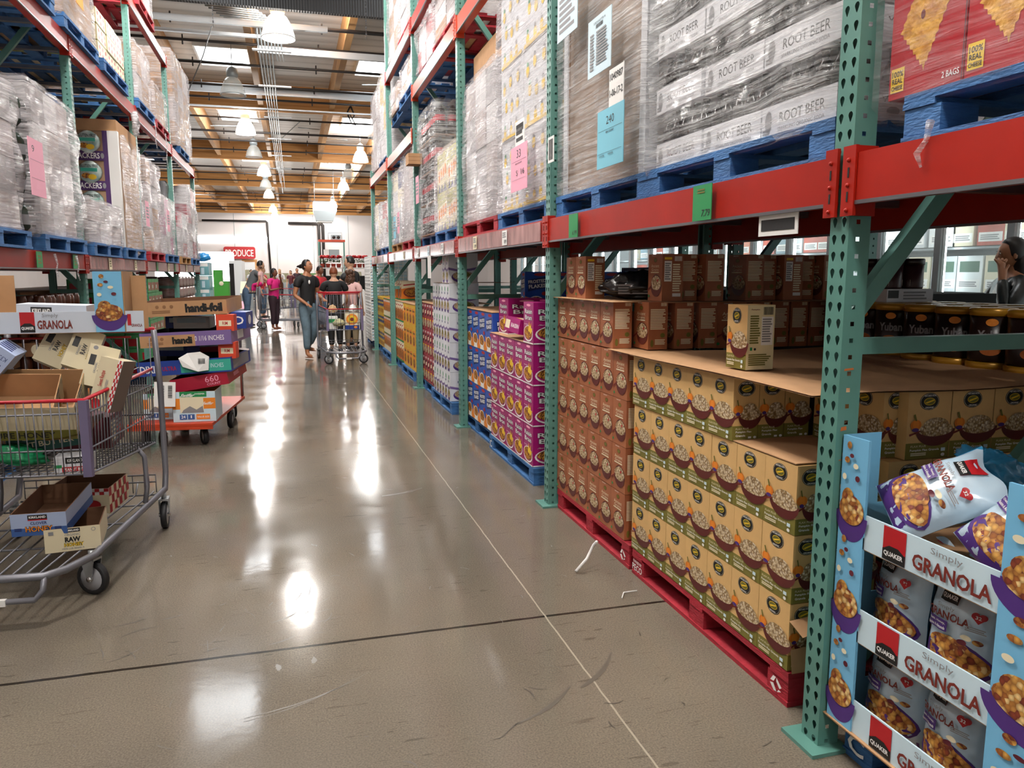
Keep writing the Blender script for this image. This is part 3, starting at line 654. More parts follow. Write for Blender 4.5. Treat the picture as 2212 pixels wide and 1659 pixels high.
# pallet markings
m = MB(); art(m, lambda u, v, k: (1.4985-.0005*k, 3.195-.112*u, .019+.062*v), [('t', 'OWNED BY', .5, .8, .8, .22, 'ink_white'), ('t', 'PECO', .5, .35, .9, .5, 'ink_white')], asp=1.8)
m.obj('pallet_stencil', label='white stencil OWNED BY PECO on the red pallet', cat='stencil')
def logo(y, z, nm, mm='ink_white', x=1.4985):
    m = MB(); f = lambda u, v, k: (x-.0005*k, y-.075*u, z+.055*v)
    art(m, f, [('p', [(.1, .55), (.3, .95), (.5, .95), (.35, .6)], mm), ('p', [(.55, .95), (.95, .55), (.8, .4), (.55, .7)], mm), ('p', [(.1, .4), (.35, .5), (.6, .1), (.4, .05)], mm), ('p', [(.65, .1), (.95, .3), (.75, .32)], mm)])
    m.obj('pallet_logo', label=nm, cat='mark')
logo(2.1, .022, 'white painted mark on the near corner of the red pallet'); logo(3.34, .022, 'white painted mark on the farther red pallet')
m = MB(); art(m, lambda u, v, k: (1.5185-.0005*k, 1.76-.11*u, .019+.062*v), [('t', 'C', .5, .5, .6, .9, 'ink_white')], asp=1.8)
m.obj('pallet_stencil', label='white letter C on the foreground blue pallet', cat='stencil')
m = MB(); art(m, lambda u, v, k: (1.4985-.0005*k, 5.95-.1*u, .019+.062*v), [('t', 'C', .5, .5, .6, .9, 'ink_white')], asp=1.8)
m.obj('pallet_stencil', label='white letter C on the blue pallet of magenta cereal', cat='stencil')
# price cards
def card(side, y, z, w, h, c, txt, label, x=None, cat='price card'):
    x = x if x is not None else (XR-.026 if side > 0 else XL+.026); s = -1 if side > 0 else 1
    m = MB().box(min(x, x+s*.003), max(x, x+s*.003), y-w/2, y+w/2, z, z+h, c)
    f = (lambda u, v, k: (x+s*(.003+.0005*k), y+w/2-w*u, z+h*v)) if side > 0 else (lambda u, v, k: (x+s*(.003+.0005*k), y-w/2+w*u, z+h*v))
    art(m, f, txt, asp=w/h); return m.obj('price_card' if cat == 'price card' else 'pallet_ticket', label=label, cat=cat)
card(1, 2.52, 1.592, .13, .125, 'ink_green', [('t', '7.79', .72, .2, .45, .2, 'ink_black', {'sh': .1}), ('ln', .25, .75, .8, .9, 2, 'ink_olive')], 'large green price card on the red beam over the tan boxes')
card(1, 3.84, 1.592, .13, .12, 'ink_green', [('t', '6.99', .68, .2, .5, .2, 'ink_black', {'sh': .1})], 'smaller green price card near the second post on the right')
for i, (y, c) in enumerate([(5.2, 'ink_white'), (6.1, 'ink_cream'), (7.5, 'ink_white'), (8.3, 'ink_ice'), (9.0, 'ink_white'), (10.2, 'ink_cream'), (11.2, 'ink_white'), (12.7, 'ink_white'), (13.7, 'ink_cream')]):
    card(1, y, 1.6, .12, .1, c, [('ln', .1, .5, .9, .9, 3, 'ink_grey'), ('t', '8.99', .7, .25, .5, .25, 'ink_black')], 'pale price card behind the label film, %s from the front' % ORD[i])
for i, (y, c) in enumerate([(6.25, 'ink_green'), (7.2, 'ink_green'), (8.5, 'ink_cream'), (9.8, 'ink_cream'), (11.3, 'ink_green'), (12.3, 'ink_cream'), (12.95, 'ink_green'), (14.3, 'ink_cream'), (15.4, 'ink_white')]):
    card(-1, y, 1.448, .13, .115, c, [('ln', .2, .2, .8, .8, 3, 'ink_olive')], '%s price card on the left rack beam, %s from the front' % ('green' if c == 'ink_green' else 'pale', ORD[i]))
m = MB(); m.box(1.447, 1.45, 2.0, 2.2, 1.52, 1.585, 'ink_white').box(1.446, 1.447, 2.015, 2.185, 1.535, 1.57, 'ink_black'); m.obj('card_holder', label='empty white card holder hanging under the near red beam', cat='card holder')
m = MB().box(1.42, 1.423, 8.15, 8.35, 1.36, 1.6, 'ink_white').obj('hanging_sheet', label='blank white sheet hanging under the right beam', cat='paper')
# ================================================================ cereal boxes
mat('kraft_tan', '#dcb274', .6, vary=.05, vscale=20); mat('rust_card', '#9a5434', .45, vary=.12, vscale=5, col2='#b06e48'); mat('magenta_card', '#a0126a', .38); mat('blue_card', '#2050b0', .38)
mat('red_card', '#a21c34', .4); mat('yellow_card', '#e6b41c', .4); mat('orange_card', '#d8741c', .4, vary=.15, vscale=8); mat('sky_card', '#78bce2', .4); mat('band_olive', '#7c7430', .5); mat('violet_card', '#7a6398', .4)
mat('bowl_maroon', '#5a1e1c', .4); mat('cream_card', '#e8dcb0', .5); mat('pumpkin', '#e07a20', .45)
def logo_oval(cx, cy, rx, ry):
    return [('e', cx, cy, rx, ry, 'ink_black'), ('e', cx, cy, rx*.93, ry*.93, 'ink_cream'), ('e', cx, cy, rx*.9, ry*.9, 'ink_black'), ('e', cx, cy, rx*.58, ry*.44, 'ink_yellow'), ('e', cx, cy, rx*.53, ry*.38, 'ink_olive'), ('p', [(cx-rx*.45, cy-ry*.1), (cx+rx*.4, cy+ry*.22), (cx+rx*.45, cy+ry*.08), (cx-rx*.3, cy-ry*.22)], 'ink_yellow'),
            ('t', "NATURE'S PATH", cx, cy+ry*.68, rx*1.15, ry*.22, 'ink_white'), ('t', 'ORGANIC', cx, cy-ry*.68, rx*.9, ry*.2, 'ink_white')]
def pg_face(two):
    a = [('r', 0, 0, 1, .235, 'band_olive')]+logo_oval(.5 if two else .48, .83, .34 if two else .225, .125)
    a += [('e', .66, .42, .46, .24, 'bowl_maroon', 180, 360), ('e', .66, .42, .41, .1, 'oat_print'), ('e', .66, .48, .3, .115, 'oat_print'),
          ('e', .19, .5, .19 if two else .125, .075, 'pumpkin'), ('e', .19, .505, .1 if two else .07, .07, 'ink_orange'), ('p', [(.17, .56), (.21, .56), (.16, .66), (.12, .65)], 'ink_olive'), ('e', .18, .43, .08, .028, 'ink_purple'), ('p', [(.05, .34), (.3, .4), (.3, .42), (.04, .37)], 'ink_brown')]
    if two: a += [('t', 'FLAX PLUS', .36, .19, .5, .03, 'ink_cream', {'b': 0}), ('t', 'Pumpkin Flax', .42, .135, .62, .04, 'ink_white'), ('t', 'Granola', .3, .08, .38, .035, 'ink_white'), ('r', .6, .03, .72, .06, 'ink_white'), ('e', .86, .045, .06, .02, 'ink_white')]
    else: a += [('t', 'FLAX PLUS', .27, .19, .35, .03, 'ink_cream', {'b': 0}), ('t', 'Pumpkin Flax Granola', .42, .13, .68, .042, 'ink_white'), ('ln', .1, .05, .6, .1, 2, 'ink_cream'), ('r', .8, .1, .9, .15, 'ink_ice'), ('e', .85, .05, .045, .025, 'ink_white')]
    return a
def mk(name, dx, dy, dz, m_, arts, cat='box'):
    b = MB(); artbox(b, dx, dy, dz, m_, arts); return Once(b.obj(name, label='b', cat=cat))
def stack(o, x, y, dy, nc, z, dz, nr, label, nx=1, dx=.11, skip=(), group=None, end_only=True, jit=.001):
    """columns count away from the camera; x = centre of the front layer"""
    for r in range(nr):
        for c in range(nc):
            for k in range(nx):
                if (c, r) in skip or (c, r, k) in skip: continue
                if k and end_only and not (c == 0 or r == nr-1): continue
                lb = label % (ORD[c], ROWS[r]) if not k else (label % (ORD[c], ROWS[r]))+(', depth %s' % ['', 'two', 'three', 'four'][k])
                o.put((x+k*dx+RND.uniform(-jit, jit), y+dy*(c+.5), z+r*dz), (0, 0, RND.uniform(-.003, .003)), label=lb, group=group)
ln = [('ln', .08, .1, .92, .6, 12, 'ink_cream'), ('bar', .7, .9, .4, .1, 'ink_black')]
pg = mk('granola_box', .104, .17, .226, 'kraft_tan', {'-x': pg_face(0), '-y': pg_face(1)})
stack(pg, 1.553, 2.01, .172, 7, .122, .2285, 3, 'tan pumpkin granola box, %s from the big post, %s row', nx=3, dx=.107, group='tan granola boxes')
stack(pg, 1.55, 2.385, .168, 5, .8085, .2285, 1, 'tan pumpkin granola box, %s of the topmost row, %s course', nx=3, dx=.107, group='tan granola boxes')
stack(pg, 1.55+.107*3, 2.02, .172, 2, .8085, .2285, 1, 'granola box half hidden by the big post, %s one, %s course', nx=1, dx=.107, group='tan granola boxes')
pgw = mk('granola_box', .17, .104, .226, 'kraft_tan', {'-y': pg_face(0)})
for k in range(5): pgw.put((1.96+k*.174, 2.03, .8085), label='wide faced tan granola box right of the big post, %s from the post' % ORD[k], group='tan granola boxes behind the post')
for k in range(5): pgw.put((1.9+k*.174, 2.03, .579), label='lower wide faced tan granola box right of the big post, %s from the post' % ORD[k], group='tan granola boxes behind the post')
card_sheet = MB().grid(lambda u, v: (1.47+1.12*u, 1.92+1.3*v, 1.0395+.004*math.sin(u*9+v*5)), 10, 10, 'cardboard'); card_sheet.grid(lambda u, v: (1.47+1.12*u, 1.92+1.3*v, 1.0435+.004*math.sin(u*9+v*5)), 10, 10, 'cardboard')
card_sheet.obj('cardboard_sheet', label='brown cardboard sheet lying on the tan granola boxes', cat='sheet')
MB().box(1.5, 1.84, 2.02, 2.38, .809, .812, 'cardboard').obj('cardboard_sheet', label='small cardboard sheet on the third tan row by the post', cat='sheet')
b = MB(); a1 = pg_face(0); a2 = [('r', 0, 0, 1, 1, 'cream_card'), ('r', .52, .38, .95, .82, 'ink_white'), ('ln', .55, .42, .92, .8, 10, 'ink_grey'), ('bar', .75, .91, .35, .12, 'ink_black'), ('ln', .1, .4, .48, .85, 12, 'ink_olive'), ('ln', .08, .06, .9, .25, 6, 'ink_olive'), ('t', 'Pumpkin', .28, .93, .3, .025, 'ink_brown'), ('r', .12, .3, .2, .35, 'ink_green'), ('e', .3, .32, .04, .02, 'ink_black')]
artbox(b, .12, .125, .24, 'kraft_tan', {'-x': a1, '-y': a2}); b.obj('granola_box', label='single granola box standing alone on the cardboard sheet', cat='box', loc=(1.665, 2.555, 1.048), rot=(0, 0, .05))
b = MB(); b.add([(1.492, 2.0, .3), (1.6, 2.0, .31), (1.59, 1.95, .285), (1.5, 1.94, .27)], [(0, 1, 2, 3)], 'cardboard').add([(1.5, 1.985, .125), (1.6, 1.985, .125), (1.605, 1.99, .215), (1.495, 1.99, .205)], [(0, 1, 2, 3)], 'cardboard')
b.obj('cardboard_flap', label='torn cardboard flap at the bottom corner granola box', cat='flap')
# rust coloured cereal
def ag_face(big=0):
    s = 'ink_cream'
    return [('e', .5, .87, .12, .05, 'ink_brown'), ('e', .5, .87, .1, .04, 'ink_olive'), ('t', 'KIRKLAND', .4, .97, .28, .018, 'ink_white'), ('t', 'Ancient', .5, .75, .56, .07, s, {'b': 0}), ('t', 'Grains', .5, .67, .5, .06, s, {'b': 0}), ('ln', .2, .59, .8, .63, 1, s),
            ('e', .6, .33, .38, .24, 'bowl_maroon'), ('e', .6, .38, .35, .15, 'oat_print'), ('e', .62, .44, .2, .11, 'oat_print'), ('e', .7, .44, .05, .03, 'ink_red'), ('p', [(.0, .2), (.3, .32), (.3, .35), (.0, .25)], 'ink_brown'), ('e', .1, .1, .05, .03, 'ink_green')]
ag_side = [('ln', .1, .42, .92, .86, 13, 'ink_cream'), ('bar', .78, .95, .3, .07, 'ink_cream'), ('e', .75, .3, .12, .05, 'ink_olive'), ('e', .2, .13, .08, .08, 'ink_olive'), ('ln', .35, .1, .9, .22, 4, 'ink_cream')]
ag = mk('cereal_box', .1, .162, .226, 'rust_card', {'-x': ag_face(), '-y': ag_side})
agw = mk('cereal_box', .17, .1, .226, 'rust_card', {'-y': ag_face()})
agn = mk('cereal_box', .11, .15, .226, 'rust_card', {'-x': ag_face(), '-y': [('r', .1, .42, .45, .85, 'ink_white'), ('ln', .13, .45, .42, .82, 8, 'ink_grey'), ('r', .1, .88, .45, .93, 'ink_yellow'), ('bar', .75, .9, .35, .1, 'ink_white'), ('ln', .5, .2, .92, .8, 12, 'ink_cream'), ('r', .5, .1, .9, .17, 'ink_white')]})
stack(ag, 1.552, 3.3, .164, 6, .122, .2285, 4, 'rust coloured cereal box, %s from the tan stack, %s row', nx=2, dx=.103, group='rust coloured cereal boxes')
stack(ag, 1.552, 3.48, .164, 5, 1.04, .2285, 1, 'rust coloured cereal box, %s of the topmost full row, %s course', nx=1, group='rust coloured cereal boxes')
for k, (x, nm) in enumerate([(1.672, 'beside the top row end'), (1.79, 'one farther in'), (1.9, 'two farther in')]): ag.put((x+.02*k, 3.42, 1.044), label='rust coloured cereal box showing its text side, %s' % nm, group='rust cereal boxes deep on the shelf')
agw.put((2.07, 3.4, 1.04), label='wide fronted rust cereal box deep on the shelf', group='rust cereal boxes deep on the shelf')
for k in range(5): ag.put((2.24+k*.11, 3.43, 1.04), label='dark rust cereal box deep behind the lone granola box, %s from its left' % ORD[k], group='rust cereal boxes deep on the shelf')
MB().box(1.47, 1.9, 3.42, 4.29, 1.2675, 1.27, 'cardboard').obj('cardboard_sheet', label='cardboard sheet on the topmost full row of rust boxes', cat='sheet')
MB().box(1.48, 1.85, 3.2, 3.5, 1.0365, 1.0385, 'cardboard').obj('cardboard_sheet', label='cardboard sheet poking out between rust rows', cat='sheet')
agn.put((1.6, 4.2, 1.271), label='upright rust cereal box on the top sheet, by the far post', group='upright rust boxes on the sheet')
agn.put((1.575, 3.98, 1.271), label='upright rust cereal box on the top sheet, left of the black bag', group='upright rust boxes on the sheet')
for k in range(9):
    if k in (3,): continue
    (ag if k % 3 else agn).put((1.76+k*.112, 3.45+.06*(k % 2), 1.272), label='dim rust cereal box of the back top row, %s from the left' % ORD[k], group='dim rust boxes of the back top row')
MB().box(1.7, 2.8, 3.3, 3.6, 1.2665, 1.2705, 'cardboard_dark').obj('cardboard_sheet', label='dim cardboard sheet under the back top row', cat='sheet')
# black bag
def sack(w, d, h, m_, arts=None):
    b = MB()
    def fn(p, q):
        n_ = noise.noise(Vector((p.x*3, p.y*3, p.z*3)))*.2-abs(noise.noise(Vector((p.x*5+w*9, p.y*6, p.z*5))))*.28; s = 1-abs(p.x)**3*.45; return Vector((q.x*(1+n_), q.y*s*(1+n_), (q.z*s*(1+n_)) if q.z > 0 else q.z*.55*s))
    b.ball((0, 0, 0), (w/2, d/2, h), m_, 44, 26, fn=fn); return b
mat('black_bag', '#191817', .28, bump=.5, bscale=22, coat=.3)
b = sack(.44, .28, .1, 'black_bag'); art(b, lambda u, v, k: (-.12+.24*u, -.128-.001*k+.02*(u-.5)**2, -.03+.07*v), [('ln', .1, .1, .8, .9, 4, 'ink_grey')]); b.obj('coffee_bag', label='crumpled black bag lying on the rust cereal boxes', cat='bag', loc=(1.77, 3.76, 1.32), rot=(0, 0, -.55))
m = MB(); m.grid(lambda u, v: (0, 0, 0), 1, 1, 'ink_white') if 0 else None
# magenta raisin cereal
def rb(front):
    s = 1.0 if front else .92
    return [('e', .5, .93, .2, .03, 'ink_pink'), ('t', 'Raisin', .5, .78, .8*s, .13, 'ink_black', {'b': 4}), ('t', 'Raisin', .5, .78, .78*s, .115, 'ink_white', {'b': 1}), ('t', 'Bran', .5, .63, .74*s, .13, 'ink_black', {'b': 4}), ('t', 'Bran', .5, .63, .72*s, .115, 'ink_white', {'b': 1}),
            ('e', .5, .24, .46, .2, 'ink_white'), ('e', .5, .25, .42, .17, 'magenta_card'), ('e', .5, .27, .4, .15, 'flake_print'), ('p', [(.5, .3), (.6, .55), (.68, .4), (.8, .52), (.8, .36), (.95, .38), (.7, .2)], 'ink_yellow'), ('e', .5, .2, .25, .1, 'flake_print'), ('t', 'Two Scoops', .3, .46, .4, .035, 'ink_white', {'sh': .2}), ('r', 0, 0, 1, .03, 'ink_white')]
rbx = mk('cereal_box', .3, .222, .272, 'magenta_card', {'-x': rb(0), '-y': rb(1)})
stack(rbx, 1.655, 4.79, .2245, 5, .122, .2745, 3, 'magenta raisin cereal box, %s from the post, %s row', nx=1, group='magenta cereal boxes')
rbx.put((1.655, 4.9, .946), label='magenta raisin cereal box on top, nearest the post', group='magenta cereal boxes')
rbx.put((1.9, 5.3, .946), (0, 0, .02), label='magenta raisin cereal box on top, set back in the middle', group='magenta cereal boxes')
rbx.put((1.72, 5.78, .946), (0, 0, .06), label='magenta raisin cereal box on top, farthest one', group='magenta cereal boxes')
b = MB(); artbox(b, .27, .3, .1, 'magenta_card', {'-x': [('r', .05, .2, .35, .8, 'ink_cream'), ('t', 'RAISIN', .7, .5, .5, .3, 'ink_white')], '-y': [('r', .2, .1, .9, .75, 'ink_white'), ('ln', .22, .15, .88, .7, 6, 'ink_grey')], '+z': [('r', .2, .3, .75, .8, 'ink_yellow'), ('r', .25, .4, .7, .7, 'ink_white')]})
b.obj('cereal_box', label='magenta cereal box tipped over onto its side', cat='box', loc=(1.62, 5.28, .975), rot=(.06, .16, .08))
MB().box(1.5, 1.8, 4.8, 5.95, .9455, .9457, 'cardboard').obj('cardboard_sheet', label='thin sheet under the top magenta boxes', cat='sheet')
# blue frosted cereal
def ff(front):
    return [('p', [(0, 0), (1, 0), (1, .22), (0, .38)], 'ink_orange'), ('e', .62, .93, .25, .04, 'ink_red'), ('p', [(.12, .5), (.88, .6), (.88, .88), (.12, .8)], 'ink_navy'), ('t', 'FROSTED', .5, .76, .74, .085, 'ink_white', {'b': 2, 'rot': 5}), ('t', 'FLAKES', .5, .64, .7, .095, 'ink_white', {'b': 2, 'rot': 5}),
            ('e', .45, .22, .36, .17, 'ink_white'), ('e', .45, .23, .31, .14, 'flake_print'), ('p', [(.2, 0), (.8, 0), (.7, .12), (.3, .12)], 'ink_white'), ('e', .8, .45, .12, .05, 'ink_red')]
ffx = mk('cereal_box', .3, .232, .322, 'blue_card', {'-x': ff(0), '-y': ff(1)})
stack(ffx, 1.68, 5.955, .236, 5, .122, .3245, 3, 'blue frosted cereal box, %s from the magenta stack, %s row', group='blue cereal boxes')
MB().box(1.525, 2.1, 5.96, 7.14, 1.0965, 1.1, 'cardboard').obj('cardboard_sheet', label='cardboard sheet covering the blue cereal stack', cat='sheet')
ffu = mk('cereal_box', .21, .12, .322, 'blue_card', {'-y': ff(1), '-x': ff(0)})
for k in range(5): ffu.put((1.93+k*.2155, 6.1+.03*(k % 2), 1.1005), label='loose blue frosted cereal box facing the camera, %s from the left' % ORD[k], group='loose blue cereal boxes on top')
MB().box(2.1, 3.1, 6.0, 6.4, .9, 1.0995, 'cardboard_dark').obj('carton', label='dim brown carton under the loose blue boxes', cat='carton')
# white organic cereal
wf = [('e', .5, .8, .13, .09, 'ink_green'), ('ln', .25, .62, .75, .7, 2, 'ink_navy'), ('p', [(0, .44), (.3, .38), (.7, .4), (1, .46), (1, .54), (.7, .48), (.3, .46), (0, .52)], 'violet_card'), ('e', .5, .2, .4, .2, 'ink_purple'), ('e', .5, .24, .36, .15, 'oat_print'), ('e', .55, .28, .2, .08, 'ink_olive')]
wx = mk('cereal_box', .3, .152, .296, 'white_card', {'-x': wf, '-y': wf})
stack(wx, 1.655, 7.59, .1555, 6, .122, .2985, 4, 'white cereal box with violet band, %s from the post, %s row', group='white cereal boxes')
wx.put((1.66, 7.72, 1.316), label='white cereal box alone on top of the white stack', group='white cereal boxes'); wx.put((1.66, 7.9, 1.316), label='white cereal box second on top of the white stack', group='white cereal boxes')
MB().box(1.5, 2.2, 7.6, 8.5, 1.3155, 1.3158, 'cardboard').obj('cardboard_sheet', label='thin sheet on the white cereal stack', cat='sheet')
# dark red, yellow, orange, mixed
rf = [('ln', .15, .87, .85, .95, 2, 'ink_white'), ('p', [(.2, .5), (.8, .55), (.8, .85), (.2, .8)], 'ink_maroon'), ('p', [(.3, .6), (.7, .63), (.7, .76), (.3, .72)], 'ink_cream'), ('e', .5, .24, .44, .2, 'ink_brown'), ('e', .5, .26, .38, .15, 'oat_print'), ('e', .5, .4, .3, .03, 'ink_yellow')]
rx = mk('cereal_box', .3, .167, .311, 'red_card', {'-x': rf, '-y': rf})
stack(rx, 1.68, 8.6, .1695, 7, .122, .3135, 3, 'dark red cereal box, %s from the white stack, %s row', group='dark red cereal boxes')
MB().box(1.525, 2.2, 8.6, 9.8, 1.063, 1.067, 'cardboard').obj('cardboard_sheet', label='cardboard sheet on the dark red stack', cat='sheet')
yf = [('p', [(.15, .1), (.85, .15), (.85, .85), (.15, .8)], 'ink_orange'), ('t', 'Cheerios', .5, .72, .8, .12, 'ink_black', {'b': 2}), ('e', .5, .35, .35, .2, 'ink_brown'), ('e', .5, .37, .3, .15, 'flake_print')]
yx = mk('cereal_box', .3, .262, .291, 'yellow_card', {'-x': yf, '-y': yf})
stack(yx, 1.68, 10.03, .2745, 4, .122, .2935, 3, 'bright yellow cereal box, %s from the dark red stack, %s row', group='yellow cereal boxes')
of = [('p', [(0, .6), (1, .75), (1, 1), (0, 1)], 'ink_cream'), ('p', [(.1, .76), (.9, .84), (.9, .9), (.1, .82)], 'ink_red'), ('e', .5, .4, .4, .24, 'ink_brown'), ('e', .5, .42, .34, .19, 'flake_print'), ('r', 0, 0, 1, .08, 'ink_green')]
ox = mk('cereal_box', .3, .187, .291, 'orange_card', {'-x': of, '-y': of})
stack(ox, 1.68, 11.18, .1895, 6, .122, .2935, 3, 'orange cereal box, %s from the yellow stack, %s row', group='orange cereal boxes')
MB().box(1.525, 2.3, 10.05, 12.35, 1.003, 1.007, 'cardboard').obj('cardboard_sheet', label='long cardboard sheet over yellow and orange stacks', cat='sheet')
for k, y in enumerate((11.9, 12.15, 12.5)): ox.put((1.75, y, 1.008), label='loose orange cereal box on top of the orange stack, %s one' % ORD[k], group='orange cereal boxes')
cf = [('r', 0, 0, 1, .3, 'ink_cream'), ('p', [(.1, .8), (.9, .8), (.85, .9), (.15, .9)], 'ink_white'), ('e', .5, .45, .4, .2, 'flake_print'), ('r', 0, .94, 1, 1, 'ink_green')]
cx_ = mk('cereal_box', .3, .17, .291, 'orange_card', {'-x': cf, '-y': cf})
stack(cx_, 1.68, 12.42, .1725, 7, .122, .2935, 3, 'orange and cream cereal box past the orange stack, %s along, %s row', group='far orange cereal boxes')
b1 = [('p', [(0, .4), (1, .5), (1, .9), (0, .8)], 'ink_navy'), ('p', [(.15, .58), (.85, .64), (.85, .75), (.15, .7)], 'ink_yellow'), ('e', .5, .2, .4, .14, 'flake_print')]
bx = mk('cereal_box', .3, .17, .291, 'yellow_card', {'-x': b1, '-y': b1})
stack(bx, 1.68, 13.65, .1725, 7, .122, .2935, 3, 'yellow and navy cereal box at the rack end, %s along, %s row', group='yellow and navy cereal boxes')
# white crates beyond the rack end
def crate():
    b = MB(); x, y, z = .36, .36, .27
    for k in range(5):
        zz = .01+k*.06
        b.box(-x/2, x/2, -y/2, -y/2+.015, zz, zz+.018, 'lamp_white').box(-x/2, x/2, y/2-.015, y/2, zz, zz+.018, 'lamp_white').box(-x/2, -x/2+.015, -y/2, y/2, zz, zz+.018, 'lamp_white').box(x/2-.015, x/2, -y/2, y/2, zz, zz+.018, 'lamp_white')
    for k in range(5):
        a = -x/2+k*(x-.015)/4; b.box(a, a+.015, -y/2, -y/2+.015, 0, z, 'lamp_white').box(-x/2, -x/2+.015, a, a+.015, 0, z, 'lamp_white').box(a, a+.015, y/2-.015, y/2, 0, z, 'lamp_white').box(x/2-.015, x/2, a, a+.015, 0, z, 'lamp_white')
    b.box(-x/2+.02, x/2-.02, -y/2+.02, y/2-.02, .01, z-.05, 'ink_ice'); return b
CR = Once(crate().obj('milk_crate', label='c', cat='crate'))
for r in range(6):
    for c in range(3):
        for q in range(2): CR.put((1.62+.37*q, 15.2+c*.37, .121+.272*r), label='white lattice crate, %s stack away, %s tier, %s' % (ORD[c], ROWS[r], ['aisle side', 'inner side'][q]), group='white lattice crates')
# coffee cans behind the big post
mat('can_brown', '#23120e', .3); mat('can_gold', '#c08c28', .3, .3); mat('can_maroon', '#3a1414', .35)
def can(r_, h, body, lid, txt):
    b = MB(); b.lathe([(r_*.97, 0), (r_, .008), (r_, h-.03)], body, 24).lathe([(r_, h-.03), (r_*1.05, h-.028), (r_*1.05, h-.004), (r_*.98, h)], lid, 24)
    f = lambda u, v, k: (-(r_+.0008*k)*math.sin((u-.5)*2.2)*1, -(r_+.0008*k)*math.cos((u-.5)*2.2), h*v)
    f = lambda u, v, k: ((r_+.0008*k)*math.sin((u-.5)*2.2), -(r_+.0008*k)*math.cos((u-.5)*2.2), h*v)
    if txt: art(b, f, [('t', txt, .5, .5, .56, .18, 'ink_grey', {'b': 2}), ('e', .5, .74, .12, .07, 'ink_orange'), ('e', .5, .22, .2, .1, 'scrape_orange')], asp=r_*2.2/h)
    else: art(b, f, [('r', .15, .1, .85, .3, 'ink_cream')], asp=2)
    return b
YC = Once(can(.08, .205, 'can_brown', 'can_gold', 'Yuban').obj('coffee_can', label='c', cat='can'))
for L_ in range(2):
    for i in range(10):
        for j in range(3 if L_ else 2):
            YC.put((2.62+.085*j*1.0+.06*(i % 2)*0+.17*j*.5, 3.22-i*.17+.03*j, .86+.207*L_), (0, 0, -1.02+.03*i), label='dark gold lidded coffee can, %s layer, %s from post, %s rank' % (['lower', 'upper'][L_], ORD[i], ['front', 'middle', 'rear'][j]), group='dark coffee cans behind the post') if j == 0 or L_ else None
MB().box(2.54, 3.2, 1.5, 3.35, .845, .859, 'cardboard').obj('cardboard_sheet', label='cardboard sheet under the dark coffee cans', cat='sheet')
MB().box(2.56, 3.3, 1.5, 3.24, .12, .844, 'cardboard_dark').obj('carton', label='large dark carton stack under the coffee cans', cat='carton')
MC = Once(can(.055, .14, 'can_maroon', 'can_brown', '').obj('coffee_can', label='c', cat='can'))
for t in range(1):
    q = MB(); artbox(q, .26, .26, .06, 'white_card', {'-y': [('r', .02, .3, .25, .9, 'ink_black'), ('ln', .35, .15, .9, .85, 3, 'ink_grey')], '-x': [('ln', .2, .2, .8, .8, 3, 'ink_grey')]}); q.obj('can_tray', label='white tray of coffee cans on the gold lids, %s from the left' % ORD[t], cat='tray', loc=(2.76+.27*t, 3.08, 1.2735))
    for i in range(2):
        for j in range(2): MC.put((2.70+.27*t+.12*i, 3.02+.12*j, 1.334), label='maroon coffee can in the %s white tray, %s %s' % (ORD[t], ['near', 'far'][j], ['left', 'right'][i]), group='maroon cans in white trays')
b = MB(); artbox(b, .4, .7, .16, 'ink_navy', {'-x': [('r', .5, .1, .95, .9, 'ink_white'), ('r', .1, .2, .4, .8, 'ink_sky')]}); b.obj('water_pack', label='blue and white wrapped pack seen below the rear beam', cat='pack', loc=(3.1, 6.2, 1.3))
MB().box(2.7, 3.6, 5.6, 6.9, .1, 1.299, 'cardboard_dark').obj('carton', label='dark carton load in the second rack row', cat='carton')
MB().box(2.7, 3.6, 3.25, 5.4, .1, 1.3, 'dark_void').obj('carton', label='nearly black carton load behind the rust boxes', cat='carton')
# ================================================================ wrapped loads
film('clear_film', lo=.04, hi=.55, tint='#ffffff'); film('thin_film', lo=.0, hi=.25)
def wrap_mesh(dx, dy, dz, m_='stretch_film', amp=.022, seed=0, top=True, waist=0):
    b = MB(); n = 48
    per = 2*(dx+dy)
    def pt(s):
        s = s*per
        if s < dy: return (-dx/2, dy/2-s), (-1, 0)
        s -= dy
        if s < dx: return (-dx/2+s, -dy/2), (0, -1)
        s -= dx
        if s < dy: return (dx/2, -dy/2+s), (1, 0)
        s -= dy; return (dx/2-s, dy/2), (0, 1)
    def fn(u, v):
        (x, y), (nx, ny) = pt(u % 1.0 if u < 1 else 0); z = -.03+(dz+.05)*v
        a = amp*(noise.noise(Vector((x*4+seed, y*4, z*3)))+.6*noise.noise(Vector((x*11, y*11+seed, z*9-y*6))))+.012
        if v < .02: a -= .02
        if waist: a += waist*math.sin(z*13+seed)*.5
        k = .97 if v > .98 else 1
        return ((x+nx*a)*k, (y+ny*a)*k, z)
    b.grid(fn, 72, 26, m_, wrapu=True)
    if top: b.grid(lambda u, v: (-dx/2+dx*u, -dy/2+dy*v, dz+.025+.02*noise.noise(Vector((u*5, v*5, seed)))), 10, 10, m_)
    return b
def load(name, label, x, y0, y1, z0, z1, parts, amp=.02, dx=.98, filmm='stretch_film', seed=1, waist=0, cat='wrapped load', film_top=True):
    """parts: function(r,dx,dy,dz) that builds the children"""
    dy, dz = y1-y0, z1-z0; r = empty(name, label, cat, (x, (y0+y1)/2, z0))
    parts(r, dx-.04, dy-.04, dz)
    if filmm: wrap_mesh(dx, dy, dz, filmm, amp, seed, film_top, waist).obj('stretch_wrap', r)
    return r
